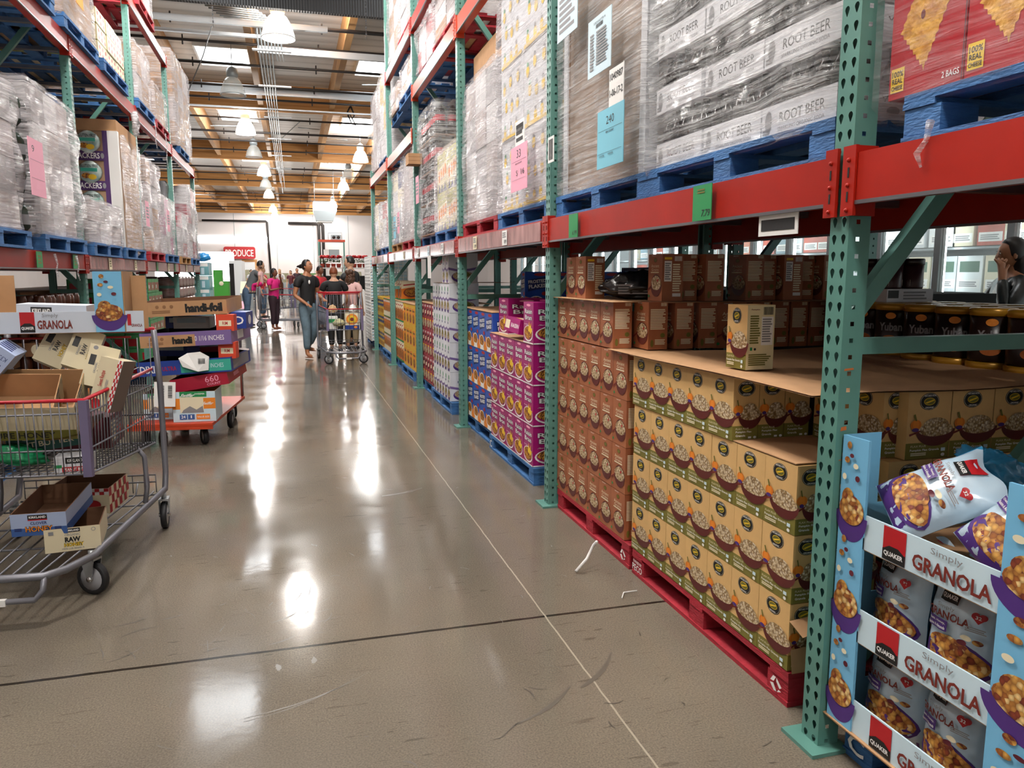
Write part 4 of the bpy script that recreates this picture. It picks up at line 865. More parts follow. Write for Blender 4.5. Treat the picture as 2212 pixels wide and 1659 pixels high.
def cartons(nx_, ny, nz, mats, arts=None, gap=.006, jit=.006, name='carton', side='-x'):
    """grid of cartons; only the outer shell that can be seen is built"""
    def f(r, dx, dy, dz):
        w, d, h = dx/nx_, dy/ny, dz/nz; proto = {}
        for k in range(nz):
            for j in range(ny):
                for i in range(nx_):
                    if 0 < i < nx_-1 and 0 < j < ny-1 and k < nz-1: continue
                    q = mats[(i*3+j*5+k*7) % len(mats)]
                    if q not in proto:
                        b = MB(); sh = arts(q) if arts else []
                        artbox(b, w-gap, d-gap, h-gap/2, q, {side: sh, '-y': sh} if sh else {}); proto[q] = b.mesh(name)
                    o = bpy.data.objects.new(name, proto[q]); COL.objects.link(o); o.parent = r
                    o.location = (-dx/2+w*(i+.5)+RND.uniform(-jit, jit), -dy/2+d*(j+.5)+RND.uniform(-jit, jit), h*k+.002)
    return f
mat('grey_card', '#a9a4a4', .6, vary=.1, vscale=9); mat('pink_card', '#b5a9a6', .6, vary=.1, vscale=9); mat('brown_card', '#8f7866', .7, vary=.1, vscale=9)
mat('tan_card', '#a98768', .7, vary=.12, vscale=9); mat('cola_red', '#b0142c', .3); mat('cola_dark', '#1a0d0d', .12); mat('green_bottle', '#243028', .12); mat('white_load', '#d9d6d6', .5, vary=.06, vscale=6)
mat('deep_red_card', '#b01020', .35)
# ---- right side, on the low beam
sodaart = lambda q: [('t', 'ROOT BEER', .5, .42, .62, .34, 'ink_grey', {'b': 0}), ('ln', .1, .1, .9, .22, 1, 'ink_grey'), ('e', .12, .5, .04, .25, 'ink_grey')]
def trays(r, dx, dy, dz):
    proto = {}
    n = 5; h = dz/n
    b = MB(); artbox(b, dx/2-.01, dy/3-.008, .1, 'white_card', {'-x': [('r', 0, 0, 1, 1, 'white_card'), ('t', 'ROOT BEER', .56, .55, .6, .32, 'ink_black', {'b': 0}), ('t', 'SPARKLING ORGANIC SODA', .55, .2, .62, .12, 'ink_grey', {'b': 0}), ('e', .1, .5, .05, .35, 'ink_grey'), ('ln', .02, .1, .15, .3, 2, 'ink_grey')], '-y': [('t', 'SKY VALLEY', .4, .65, .6, .22, 'ink_black', {'b': 0}), ('e', .25, .3, .05, .13, 'ink_grey'), ('e', .42, .3, .05, .13, 'ink_grey'), ('e', .6, .3, .05, .13, 'ink_grey'), ('bar', .85, .6, .2, .4, 'ink_grey')]}); tm = b.mesh('soda_tray')
    b = MB(); b.lathe([(.03, .1), (.03, .15), (.012, .19), (.012, .215), (.014, .216), (.014, .228), (0, .23)], 'cola_dark', 8); bm = b.mesh('bottle')
    for k in range(n):
        for j in range(3):
            for i in range(2):
                if i == 1 and k < n-1 and j > 0: continue
                o = bpy.data.objects.new('soda_tray', tm); COL.objects.link(o); o.parent = r
                o.location = (-dx/4+i*dx/2+RND.uniform(-.008, .008), -dy/2+dy/3*(j+.5), h*k); o.rotation_euler = (RND.uniform(-.01, .01), 0, RND.uniform(-.01, .01))
                if i == 0:
                    for q in range(5): c = bpy.data.objects.new('bottle', bm); COL.objects.link(c); c.parent = o; c.location = (-dx/4+.045, -dy/6+.045+q*(dy/3-.09)/4, 0)
                    if j == 0:
                        for q in range(1, 4): c = bpy.data.objects.new('bottle', bm); COL.objects.link(c); c.parent = o; c.location = (-dx/4+.045+q*.09, -dy/6+.045, 0)
XW = XC-.02
load('soda_load', 'wrapped stack of pale root beer trays on the blue pallet', XW, 1.92, 3.1, 1.842, 2.95, trays, seed=3, amp=.026, waist=.012, filmm='clear_film')
def brown(r, dx, dy, dz):
    MB().box(-dx/2+.015, dx/2-.015, -dy/2+.015, dy/2-.015, 0, dz, 'brown_card').obj('carton', r)
    for sx in (-1, 1):
        for sy in (-1, 1): MB().box(sx*(dx/2-.03)-.03, sx*(dx/2-.03)+.03, sy*(dy/2-.03)-.03, sy*(dy/2-.03)+.03, -.09, dz, 'white_card').obj('corner_board', r)
    for a in (-.47, .47): MB().box(-dx/2+.008, -dx/2+.014, a-.004, a+.004, 0, dz, 'cardboard_dark').obj('seam', r)
load('tall_carton', 'tall wrapped brown carton with white corner boards', XW, 3.17, 4.27, 1.842, 3.2, brown, seed=8, amp=.008, cat='carton', filmm='clear_film')
def lemon_art(q):
    s = [('r', 0, 0, 1, 1, 'white_card')]; g = random.Random(4)
    for i in range(9):
        cx, cy = .12+.27*(i % 3)+g.uniform(-.05, .05)+.08, .15+.3*(i//3)+g.uniform(-.04, .04)
        s += [('e', cx, cy, .06, .075, 'ink_yellow'), ('e', cx, cy+.09, .035, .03, 'ink_green' if i % 3 == 0 else 'ink_grey')]
    return s+[('r', .05, .02, .95, .07, 'ink_yellow'), ('t', 'Lemonade', .7, .93, .4, .06, 'ink_grey', {'b': 0})]
load('lemon_load', 'wrapped stack of white boxes printed with lemons', XW, 4.46, 5.62, 1.842, 3.32, cartons(2, 2, 3, ['white_card'], lemon_art), seed=5, amp=.02)
load('wrapped_load', 'pale wrapped boxes with an open carton on top, by the lemon load', XW, 5.7, 6.8, 1.842, 2.98, cartons(2, 3, 4, ['grey_card', 'pink_card', 'white_load']), seed=11)
b = MB(); b.box(-.4, .4, -.5, -.49, 0, .22, 'cardboard').box(-.4, .4, .49, .5, 0, .22, 'cardboard').box(-.4, -.39, -.5, .5, 0, .22, 'cardboard').box(.39, .4, -.5, .5, 0, .22, 'cardboard').box(-.4, .4, -.5, .5, 0, .01, 'cardboard').box(-.402, -.4, -.42, -.3, .08, .13, 'dark_void')
b.obj('open_carton', label='open tan cardboard tray on top of the pale load', cat='carton', loc=(XW, 6.28, 3.02))
mat('yellow_print', '#dccb86', .5, vary=.15, vscale=14, col2='#a8b070')
load('chip_load', 'wrapped cream boxes with orange lettering and navy spikes', XW, 7.12, 8.2, 1.842, 2.62, cartons(2, 2, 2, ['ink_cream'], lambda q: [('r', 0, 0, 1, 1, 'yellow_print'), ('p', [(0, .1), (1, .2), (1, .75), (0, .6)], 'ink_cream'), ('e', .2, .42, .09, .15, 'ink_orange'), ('e', .42, .46, .09, .15, 'ink_orange'), ('e', .64, .5, .09, .15, 'ink_orange'), ('e', .85, .54, .08, .14, 'ink_orange'), ('p', [(.1, 0), (.2, .25), (.3, 0), (.5, .2), (.6, 0), (.8, .22), (.95, 0)], 'ink_navy')]), seed=12, amp=.012)
def bottles(rows, cap, lab, glass, r_=.05, hh=.3):
    bm = MB(); bm.lathe([(r_*.9, 0), (r_, .02), (r_, hh*.4), (r_*.95, hh*.42), (r_*.95, hh*.62), (r_, hh*.64), (r_*.85, hh*.78), (r_*.3, hh*.94), (r_*.3, hh)], glass, 8).lathe([(r_*1.01, hh*.42), (r_*1.01, hh*.62)], lab, 8, cap=False); me = bm.mesh('bottle')
    def f(r, dx, dy, dz):
        h = dz/rows; nx_, ny = int(dx/(2.1*r_)), int(dy/(2.1*r_))
        for k in range(rows):
            b = MB().box(-dx/2, dx/2, -dy/2, dy/2, h*k, h*k+.012, 'cardboard_dark').obj('layer_sheet', r)
            for i in range(nx_):
                for j in range(ny):
                    if 0 < i and 0 < j: continue
                    o = bpy.data.objects.new('bottle', me); COL.objects.link(o); o.parent = r; o.location = (-dx/2+(i+.5)*dx/nx_, -dy/2+(j+.5)*dy/ny, h*k+.014); o.scale = (1, 1, (h-.02)/hh)
    return f
load('cola_load', 'wrapped dark cola bottles with red labels on the blue pallet', XW, 8.26, 9.3, 1.842, 3.2, bottles(4, 'cola_red', 'cola_red', 'cola_dark', .058), seed=13, amp=.016, waist=.02, filmm='clear_film')
def striped(r, dx, dy, dz):
    cartons(2, 2, 3, ['pink_card', 'grey_card'])(r, dx, dy, dz)
    b = MB().box(-dx/2-.012, -dx/2+.02, -dy/2-.02, -dy/2+.045, 0, dz, 'white_card'); art(b, lambda u, v, k: (-dx/2-.013-.0006*k, -dy/2+.045-.065*u, dz*v), [('t', 'DO NOT DOUBLE STACK', .5, .27, .42, .45, 'ink_red', {'rot': 90}) if 0 else ('r', .05, 0, .12, 1, 'ink_red'), ('r', .88, 0, .95, 1, 'ink_red')], asp=.05)
    vs, fs = glyphs('DO NOT DOUBLE STACK', 1)
    for c in (.27, .75): b.add([(-dx/2-.0145, -dy/2+.0125-y*.03*-1*-1, dz*c+x*dz*.42) for x, y in vs], fs, 'ink_red')
    b.obj('corner_board', r)
load('striped_load', 'wrapped tall load with red DO NOT DOUBLE STACK corner board', XW, 9.62, 10.75, 1.842, 3.0, striped, seed=14, amp=.014)
load('wrapped_load', 'wrapped load with navy and green boxes on plain wood pallet', XW, 10.8, 11.85, 1.842, 2.85, cartons(2, 2, 4, ['white_load', 'ink_navy', 'ink_cream', 'white_load']), seed=15)
load('wrapped_load', 'small far wrapped load of white bags in the farthest bay', XW, 12.2, 13.3, 1.842, 2.55, cartons(2, 2, 3, ['white_load', 'ink_red', 'white_load']), seed=16, waist=.02)
load('wrapped_load', 'last wrapped load at the end of the right rack', XW, 13.4, 14.5, 1.842, 2.6, cartons(2, 2, 3, ['white_load', 'ink_cream']), seed=17)
b = MB(); artbox(b, .16, .22, .12, 'cardboard', {'-y': [('r', 0, .3, 1, .34, 'cardboard_dark'), ('r', 0, .65, 1, .69, 'cardboard_dark')]}); b.obj('corrugated_block', label='small corrugated cardboard block strapped to the green post', cat='block', loc=(1.43, 9.25, 2.67))
MB().box(1.4, 1.7, 11.1, 11.12, 2.1, 2.35, 'ink_green').obj('green_panel', label='small green card tucked at the far load', cat='card') if 0 else None
# ---- right side, upper beams
load('wrapped_load', 'bright wrapped load with yellow ticket on the orange beam', XW, 7.05, 8.2, 3.7, 4.16, cartons(2, 2, 3, ['white_load', 'pink_card', 'cardboard']), seed=21)
load('wrapped_load', 'wrapped white load sagging over the orange beam', XW, 8.25, 9.3, 3.7, 4.15, cartons(2, 2, 2, ['white_load', 'deep_red_card']), seed=22, waist=.03)
load('wrapped_load', 'small wrapped load between the red and orange beams', XW, 9.7, 10.7, 3.7, 4.05, cartons(2, 2, 2, ['white_load', 'tan_card']), seed=23)
load('wrapped_load', 'small wrapped load farther between red and orange beams', XW, 10.9, 11.9, 3.7, 4.0, cartons(2, 2, 2, ['pink_card', 'tan_card']), seed=24)
load('wrapped_load', 'wrapped white load with yellow stripe high in the farthest bay', XW, 12.25, 13.35, 3.232, 4.55, cartons(2, 2, 3, ['white_load', 'yellow_card', 'white_load']), seed=25)
load('wrapped_load', 'end most wrapped load high in the farthest bay', XW, 13.45, 14.55, 3.232, 4.5, cartons(2, 2, 3, ['white_load', 'pink_card']), seed=26)
load('wrapped_load', 'wrapped load on the topmost red beam, nearest', XW, 9.65, 10.75, 4.452, 5.3, cartons(2, 2, 3, ['grey_card', 'white_load']), seed=27)
load('wrapped_load', 'wrapped load on the topmost red beam, middle', XW, 10.85, 11.95, 4.452, 5.4, cartons(2, 2, 3, ['tan_card', 'white_load']), seed=28)
# ---- red cracker boxes, top right
mat('cracker_print', '#e08a1c', .5, vary=.35, vscale=30, col2='#f2b63c', bump=.6, bscale=40)
def cracker(cx, cy, rx, ry, n=7):
    c = [(cx-rx*.1, cy+ry), (cx+rx, cy+ry*.15), (cx+rx*.1, cy-ry), (cx-rx, cy-ry*.15)]; pts = []
    for i in range(4):
        a, b_ = c[i], c[(i+1) % 4]
        for k in range(n):
            t = k/n; pts.append((a[0]+(b_[0]-a[0])*t, a[1]+(b_[1]-a[1])*t)); t = (k+.5)/n; q = .92; pts.append((cx+(a[0]+(b_[0]-a[0])*t-cx)*q, cy+(a[1]+(b_[1]-a[1])*t-cy)*q))
    return [('p', pts, 'cracker_print'), ('e', cx-.02, cy+.02, rx*.09, ry*.09, 'ink_brown')]
ca = [('t', 'Cheez-It', .5, .86, .9, .15, 'ink_white', {'b': 3, 'rot': 8}), ('t', 'Baked Snack Crackers', .5, .73, .7, .035, 'ink_yellow')]+cracker(.45, .42, .33, .3)+[('r', .03, .04, .22, .18, 'ink_yellow'), ('t', '100%', .125, .145, .16, .035, 'ink_black'), ('t', 'REAL', .125, .105, .15, .03, 'ink_black'), ('t', 'CHEESE', .125, .065, .16, .025, 'ink_black'), ('t', '2 BAGS', .85, .06, .22, .035, 'ink_white'), ('r', .985, 0, 1, 1, 'ink_maroon')]
def crackers(r, dx, dy, dz):
    b = MB(); artbox(b, .3, .232, .42, 'deep_red_card', {'-x': ca, '-y': ca}); me = b.mesh('cracker_box')
    for j in range(5):
        for i in range(3):
            for k in range(1 if i else 1):
                if i and j: continue
                o = bpy.data.objects.new('cracker_box', me); COL.objects.link(o); o.parent = r; o.location = (-dx/2+.15+i*.305, dy/2-.12-.236*j, .002) if not i else (-dx/2+.15+i*.305, -dy/2+.12, .002)
load('cracker_load', 'wrapped red cracker boxes on the blue pallet at top right', XW, .56, 1.76, 1.843, 2.28, crackers, seed=31, amp=.006, film_top=False, filmm='thin_film')
# ---- tickets on the loads (right)
card(1, 3.35, 1.89, .3, .26, mat('ticket_blue', '#7cc4d8', .6), [('t', '240', .5, .8, .3, .14, 'ink_black', {'b': 0}), ('r', .05, .64, .95, .645, 'ink_black'), ('t', 'BIN COUNT', .5, .6, .3, .035, 'ink_black'), ('r', .05, .25, .95, .255, 'ink_black'), ('t', 'COUNTER', .2, .21, .2, .03, 'ink_black'), ('t', 'VERIFIER', .55, .21, .2, .03, 'ink_black')], 'light blue ticket reading 240 on the brown carton', XR-.035, 'ticket')
card(1, 3.29, 2.15, .16, .16, 'ink_white', [('t', '1040987', .5, .78, .9, .2, 'ink_black', {'b': 2}), ('t', '1-06-17-2', .5, .35, .9, .2, 'ink_black', {'b': 1})], 'white label with black figures above the blue ticket', XR-.034, 'ticket')
card(1, 3.5, 2.33, .28, .26, 'ink_ice', [('t', 'S5DS42T0.4', .5, .9, .5, .04, 'ink_black', {'b': 0}), ('bar', .5, .83, .3, .07, 'ink_black'), ('ln', .1, .1, .3, .75, 12, 'ink_grey'), ('ln', .38, .15, .9, .75, 12, 'ink_grey')], 'white shipping paper on the brown carton', XR-.033, 'ticket')
card(1, 4.2, 2.02, .1, .14, 'ink_white', [('bar', .5, .5, .7, .8, 'ink_black')], 'white barcode label low on the brown carton', XR-.03, 'ticket')
card(1, 4.2-.25, 2.62, .3, .3, 'ink_ice', [('ln', .1, .1, .9, .9, 8, 'ink_grey')], 'white paper high on the brown carton', XR-.031, 'ticket')
card(1, 4.82, 1.93, .36, .28, 'ink_pink', [('t', '33', .5, .82, .25, .18, 'ink_black', {'b': 0}), ('r', .05, .66, .95, .665, 'ink_black'), ('t', 'BIN COUNT', .5, .61, .4, .03, 'ink_black'), ('t', 'S  16', .6, .4, .5, .12, 'ink_black', {'b': 0}), ('r', .05, .25, .95, .255, 'ink_black')], 'pink ticket reading 33 on the lemon load', XR-.035, 'ticket')
card(1, 4.8, 2.21, .2, .15, 'ink_white', [('ln', .1, .1, .9, .9, 3, 'ink_black'), ('bar', .5, .7, .8, .3, 'ink_black')], 'white label above the pink ticket on the lemon load', XR-.034, 'ticket')
card(1, 8.9, 2.2, .2, .3, 'ink_pink', [('ln', .1, .3, .9, .8, 4, 'ink_grey')], 'pink ticket on the wrapped cola bottles', XR-.04, 'ticket')
card(1, 10.6, 1.95, .2, .28, 'ink_pink', [('ln', .1, .3, .9, .8, 4, 'ink_grey')], 'pink ticket on the striped load', XR-.035, 'ticket')
card(1, 11.0, 1.9, .22, .3, mat('ticket_blue', '#7cc4d8'), [('ln', .1, .3, .9, .8, 4, 'ink_grey')], 'blue ticket on the load with navy boxes', XR-.035, 'ticket')
card(1, 7.3, 3.98, .3, .45, mat('ticket_yellow', '#f2c832', .6), [('ln', .2, .2, .8, .8, 5, 'ink_olive')], 'yellow ticket on the load over the orange beam', XR-.045, 'ticket')
# ---- left side loads
XWL = -1.72-.49
wl = ['grey_card', 'pink_card', 'white_load']
def ends(f, me_fn):
    def g(r, dx, dy, dz): f(r, dx, dy, dz); me_fn(r, dx, dy, dz)
    return g
def greenbottles(r, dx, dy, dz):
    b = MB(); b.lathe([(.1, 0), (.125, .03), (.125, .15), (.11, .19), (.07, .21), (.07, .235)], 'green_bottle', 14).lathe([(.127, .05), (.127, .12)], 'ink_grey', 14, cap=False); me = b.mesh('jar_pack')
    for k in range(int(dz/.24)):
        for i in range(2):
            o = bpy.data.objects.new('jar_pack', me); COL.objects.link(o); o.parent = r; o.location = (dx/2-.13-.26*i, -dy/2-.02, .24*k+.004)
load('wrapped_load', 'pale wrapped load at the left edge of the low left shelf', XWL, 4.85, 6.0, 1.694, 2.62, cartons(2, 2, 4, ['pink_card', 'grey_card']), seed=41, amp=.03, waist=.015)
def l2(r, dx, dy, dz):
    cartons(2, 3, 4, wl)(r, dx, dy-.3, dz); greenbottles(r, dx, dy-.12, dz)
load('wrapped_load', 'tall wrapped load with dark bottles at its near corner', XWL, 6.25, 7.56, 1.694, 2.75, l2, seed=42, amp=.034, waist=.02)
load('wrapped_load', 'low wrapped load between the bottle load and the crackers', XWL, 7.8, 9.2, 1.694, 2.08, cartons(2, 3, 2, wl), seed=43, amp=.03)
mat('tray_purple', '#46205e', .45); mat('bag_clear', '#8fb8b0', .25, vary=.4, vscale=10, col2='#dfe6e0')
def crk(r, dx, dy, dz):
    MB().box(-dx/2, dx/2, -dy/2+.01, dy/2, .0, dz-.12, 'tan_card').obj('carton', r)
    MB().box(-dx/2, dx/2, -dy/2, dy/2, dz-.12, dz, 'cardboard').obj('lid', r)
    MB().box(dx/2-.09, dx/2+.01, -dy/2-.02, -dy/2+.05, -.05, dz-.12, 'lamp_white').obj('corner_board', r)
    h = .31
    for k in range(4):
        z = dz-.12-h*(k+1)
        if z < 0: break
        b = MB(); b.box(-dx/2, dx/2-.09, -dy/2-.01, -dy/2+.008, z, z+.1, 'tray_purple').box(dx/2-.14, dx/2-.09, -dy/2-.012, -dy/2+.0, z, z+h, 'tray_purple')
        art(b, lambda u, v, kk: (-dx/2+(dx-.09)*u, -dy/2-.011-.0006*kk, z+.1*v), [('t', 'BAKED CRACKERS', .62, .5, .56, .6, 'ink_white', {'b': 1}), ('e', .93, .5, .02, .3, 'ink_grey')], asp=(dx-.09)/.1)
        t = b.obj('display_tray', r)
        for q in range(3):
            g = MB(); 
            def bg(p, qq): return Vector((qq.x*(1-.25*abs(p.z)**4), qq.y, qq.z))
            g.ball((-dx/2+.16+.25*q, -dy/2-.0, z+.19), (.12, .05, .12), 'bag_clear', 12, 8, fn=bg); art(g, lambda u, v, kk: (-dx/2+.06+.25*q+.2*u, -dy/2-.052-.0006*kk, z+.09+.2*v), [('t', 'GLUTEN FREE', .5, .8, .9, .16, 'ink_black', {'b': 1}), ('r', .1, .5, .9, .68, 'ink_teal'), ('e', .35, .28, .22, .14, 'flake_print'), ('e', .65, .22, .2, .14, 'ink_yellow')], asp=1)
            g.obj('cracker_bag', t)
load('cracker_display', 'purple baked cracker display under a tan lid, left shelf', XWL, 9.3, 10.45, 1.694, 3.03, crk, seed=44, amp=.0, filmm=None, cat='display')
wrap = MB(); wrap.grid(lambda u, v: (-1.708+.02*noise.noise(Vector((u*6, v*6, 1))), 9.32+1.13*u, 1.66+1.2*v+.05*math.sin(u*9)), 12, 14, 'stretch_film').obj('film_sheet', label='clear film sheet on the aisle side of the cracker display', cat='film')
load('wrapped_load', 'shiny wrapped tan load on the red pallet, left shelf', XWL, 10.75, 11.85, 1.694, 2.86, cartons(2, 2, 4, ['tan_card', 'grey_card', 'pink_card']), seed=45, amp=.03)
load('wrapped_load', 'wrapped load with a magenta cereal strip, left shelf', XWL, 12.0, 13.1, 1.694, 2.5, cartons(2, 3, 3, ['white_load', 'magenta_card', 'grey_card'], None), seed=46, amp=.02)
load('wrapped_load', 'low silver wrapped load far on the left shelf', XWL, 13.65, 14.75, 1.694, 2.4, cartons(2, 2, 3, ['grey_card', 'white_load', 'red_card']), seed=47, amp=.03)
load('wrapped_load', 'last wrapped load with a white dome top, left shelf', XWL, 14.95, 16.2, 1.694, 2.95, cartons(2, 2, 4, ['white_load', 'pink_card', 'red_card']), seed=48, amp=.04, waist=.02)
load('wrapped_load', 'dark grey wrapped load behind the left rack post', XWL-.1, 13.14, 13.4, 1.694, 2.8, cartons(2, 1, 4, ['grey_card']), seed=49, amp=.03, filmm=mat('grey_film', '#6c6c6e', .15, spec=.8, bump=.8, bscale=12).name and 'grey_film')
load('wrapped_load', 'film wrapped carton at the very top left corner', XWL, 5.9, 7.1, 3.522, 4.3, cartons(2, 2, 3, ['pink_card', 'ink_navy']), seed=51, amp=.03)
load('wrapped_load', 'grey wrapped carton with an orange ticket, upper left', XWL, 7.35, 8.55, 3.522, 4.4, cartons(1, 1, 1, ['tan_card']), seed=52, amp=.01)
strawb = lambda q: [('r', 0, 0, 1, 1, 'cream_card')]+[x for i in range(6) for x in [('e', .18+.32*(i % 3), .3+.42*(i//3), .07, .12, 'ink_red'), ('e', .18+.32*(i % 3), .42+.42*(i//3), .05, .03, 'ink_green')]]+[('r', 0, 0, 1, .08, 'ink_olive')]
load('berry_load', 'cream boxes printed with strawberries, upper left shelf', XWL, 8.75, 10.0, 3.522, 4.0, cartons(2, 3, 3, ['ink_cream'], strawb, side='+x'), seed=53, filmm=None, cat='box stack')
load('wrapped_load', 'tan wrapped load with white corner boards, upper left', XWL, 10.6, 11.65, 3.522, 4.2, cartons(2, 2, 2, ['tan_card', 'pink_card']), seed=54)
load('wrapped_load', 'lower tan wrapped cartons, upper left shelf', XWL, 11.85, 13.0, 3.522, 4.0, cartons(2, 2, 2, ['tan_card']), seed=55)
load('wrapped_load', 'tall shiny tan wrapped load last on the upper left shelf', XWL, 14.0, 16.0, 3.522, 5.0, cartons(2, 3, 4, ['tan_card', 'pink_card', 'cardboard']), seed=56, amp=.03)
load('wrapped_load', 'white wrapped rolls on the topmost left beam', XWL, 11.0, 12.2, 4.852, 5.7, cartons(2, 2, 2, ['white_load', 'cardboard']), seed=57)
card(-1, 7.75, 3.68, .24, .34, mat('ticket_orange', '#f0a01c', .6), [('t', '001', .5, .5, .7, .3, 'ink_brown', {'b': 0, 'rot': 90})], 'orange ticket on the grey carton, upper left', XL+.085, 'ticket')
card(-1, 6.1, 1.93, .32, .38, 'ink_pink', [('t', '9', .3, .82, .16, .12, 'ink_black', {'b': 0}), ('r', .05, .62, .95, .625, 'ink_black'), ('r', .05, .3, .95, .305, 'ink_black')], 'large pink ticket on the left edge load', XL+.1, 'ticket')
card(-1, 10.4, 1.98, .22, .3, 'ink_pink', [('ln', .1, .3, .9, .8, 4, 'ink_grey')], 'pink ticket beside the cracker display', XL+.09, 'ticket')
card(-1, 12.0, 2.0, .22, .3, 'ink_pink', [('ln', .1, .3, .9, .8, 4, 'ink_grey')], 'pink ticket on the load beside the magenta strip', XL+.1, 'ticket')
b = MB()
for k in range(3): b.tube([(-1.66, 10.0+.05*math.cos(t/8*2*math.pi)*(1+.2*k), 3.12+.11*math.sin(t/8*2*math.pi)) for t in range(9)], [.03+.01*math.sin(t*2.3+k) for t in range(9)], 'stretch_film', 8)
b.obj('film_scrap', label='knotted scrap of stretch film hanging from the upper left beam', cat='film')
b = MB(); b.grid(lambda u, v: (-2.1+.05*noise.noise(Vector((u*4, v*4, 0))), 5.9+.3*u*(1-.3*v), 2.75+1.2*v), 6, 12, 'stretch_film'); b.obj('film_scrap', label='long strip of film hanging behind the upper left beam', cat='film')
for i, (x, y, z, l) in enumerate([(-1.69, 6.5, 1.55, .18), (-1.69, 7.1, 1.55, .2), (-1.66, 12.3, 3.4, .5), (-1.66, 11.4, 3.4, .35), (1.42, 9.2, 1.72, .3), (1.425, 1.5, 1.75, .1)]):
    MB().tube([(x, y, z), (x+.01, y+.02, z-l*.4), (x-.005, y+.03, z-l*.7), (x+.01, y+.03, z-l)], [.01, .006, .008, .003], 'stretch_film', 5).obj('film_strand', label='thin strand of film dangling from a %s shelf, %s' % ('left' if x < 0 else 'right', ORD[i]), cat='film', group='dangling film strands')
# ---- left floor goods
mat('jar_brown', '#4a2412', .3); mat('jar_cream', '#c9a878', .5)
jb = MB(); artbox(jb, .36, .26, .1, 'cardboard_dark', {'-y': [('e', .3, .5, .1, .4, 'ink_cream'), ('e', .3, .5, .07, .3, 'jar_brown'), ('e', .75, .5, .1, .4, 'ink_cream')], '+x': [('e', .3, .5, .12, .4, 'ink_cream'), ('e', .3, .5, .09, .3, 'jar_brown'), ('p', [(.7, .1), (.85, .5), (.7, .9), (.55, .5)], 'ink_orange')]})
for i in range(4): 
    for s in (0,): jb.lathe([(.04, 0), (.042, .06), (.04, .1), (.035, .105), (.035, .12)], 'jar_brown', 10, M=Matrix.Translation((.12-.12*(i % 2)*1.0, -.08+.085*(i//2)*2-.0, .1)))
JB = Once(jb.obj('jar_tray', label='j', cat='tray'))
for k in range(5):
    for j in range(4):
        for i in range(2):
            if i and j: continue
            JB.put((-1.93-.37*i, 6.55+.265*j, .122+.225*k), label='brown jar tray on the left floor, %s row, %s along%s' % (ROWS[k], ORD[j], [', aisle side', ', inner side'][i]), group='brown jar trays')
mat('pack_green', '#3c8a50', .4); mat('can_red', '#a81a26', .3)
gb = MB(); artbox(gb, .3, .26, .17, 'pack_green', {'-y': [('r', .1, .15, .4, .7, 'can_red'), ('r', .6, .15, .9, .7, 'can_red')], '+x': [('r', .1, .15, .45, .75, 'can_red'), ('r', .18, .3, .36, .55, 'ink_white'), ('r', .6, .15, .92, .75, 'can_red')]})
gb.box(-.1, .1, -.02, .02, .17, .173, 'pack_green'); GB = Once(gb.obj('can_pack', label='g', cat='pack'))
for k in range(7):
    for j in range(4):
        for i in range(3):
            if (k == 6 and j > 2): continue
            GB.put((-1.9-.31*i, 10.8+.27*j, .122+.175*k+.0), label='green pack of red cans, %s row, %s along, %s' % ((ROWS+['topmost'])[k], ORD[j], ['aisle side', 'middle', 'inner side'][i]), group='green packs of red cans')
b = MB(); artbox(b, .3, .4, .14, 'can_red', {}); b.obj('red_bin', label='red open bin beside the green can packs', cat='bin', loc=(-1.9, 12.3, .9)); MB().box(-2.1, -1.74, 12.05, 12.6, 0, .899, 'cardboard_dark').obj('carton', label='dark carton under the red bin', cat='carton')
mat('white_pack', '#cbb8b4', .3, vary=.25, vscale=9, stretch=(1, 1, 5), col2='#8a5a54')
wb = MB(); wb.ball((0, 0, .1), (.22, .24, .1), 'white_pack', 20, 10, fn=lambda p, q: Vector((max(-.17, min(.17, q.x*1.2)), max(-.2, min(.2, q.y*1.2)), max(-.085, min(.085, q.z*1.3))))); WB = Once(wb.obj('paper_pack', label='w', cat='pack'))
for k in range(7):
    for j in range(5):
        for i in range(2):
            if i and j: continue
            WB.put((-1.95-.36*i, 14.0+.42*j, .13+.175*k), label='whitish pack with red print, %s row, %s along%s' % ((ROWS+['topmost'])[k], ORD[j], [', aisle side', ', inner side'][i]), group='whitish wrapped packs')
mat('pack_teal', '#6fa8b0', .35, vary=.2, vscale=10, stretch=(1, 1, .3)); mat('bright_green', '#3f9e2c', .45)
tb = MB(); artbox(tb, .3, .34, .27, 'pack_teal', {'-y': [('r', .05, .7, .95, .95, 'ink_white'), ('r', .1, .1, .3, .6, 'ink_ice'), ('r', .5, .1, .7, .6, 'ink_ice')], '+x': [('r', .05, .1, .3, .9, 'ink_ice'), ('r', .5, .1, .75, .9, 'ink_ice')]}); TB = Once(tb.obj('tissue_pack', label='t', cat='pack'))
for k in range(6):
    for j in range(2): TB.put((-1.82-.0*k, 17.6+.36*j, .003+.275*k), label='pale teal wrapped pack past the left rack, %s row, %s' % (ROWS[k], ['nearer', 'farther'][j]), group='pale teal packs')
sack(.34, .3, .12, mat('blue_bag', '#2f8fd0', .25, bump=.5, bscale=18)).obj('blue_bag', label='bright blue bag on top of the teal packs', cat='bag', loc=(-1.8, 17.7, 1.74))
d = empty('green_display', 'bright green cardboard display stand past the left rack', 'display', (-1.52, 18.6, 0))
MB().box(-.16, .16, -.16, .16, .8, 1.25, 'bright_green').box(-.16, .02, -.16, .16, 1.25, 1.5, 'bright_green').obj('body', d); MB().box(-.16, .16, -.18, .16, 0, .79, 'ink_brown').obj('base', d)
m = MB(); m.ball((0, -.165, 1.2), (.05, .01, .05), 'ink_cream'); m.obj('badge', d)
g0 = random.Random(9)
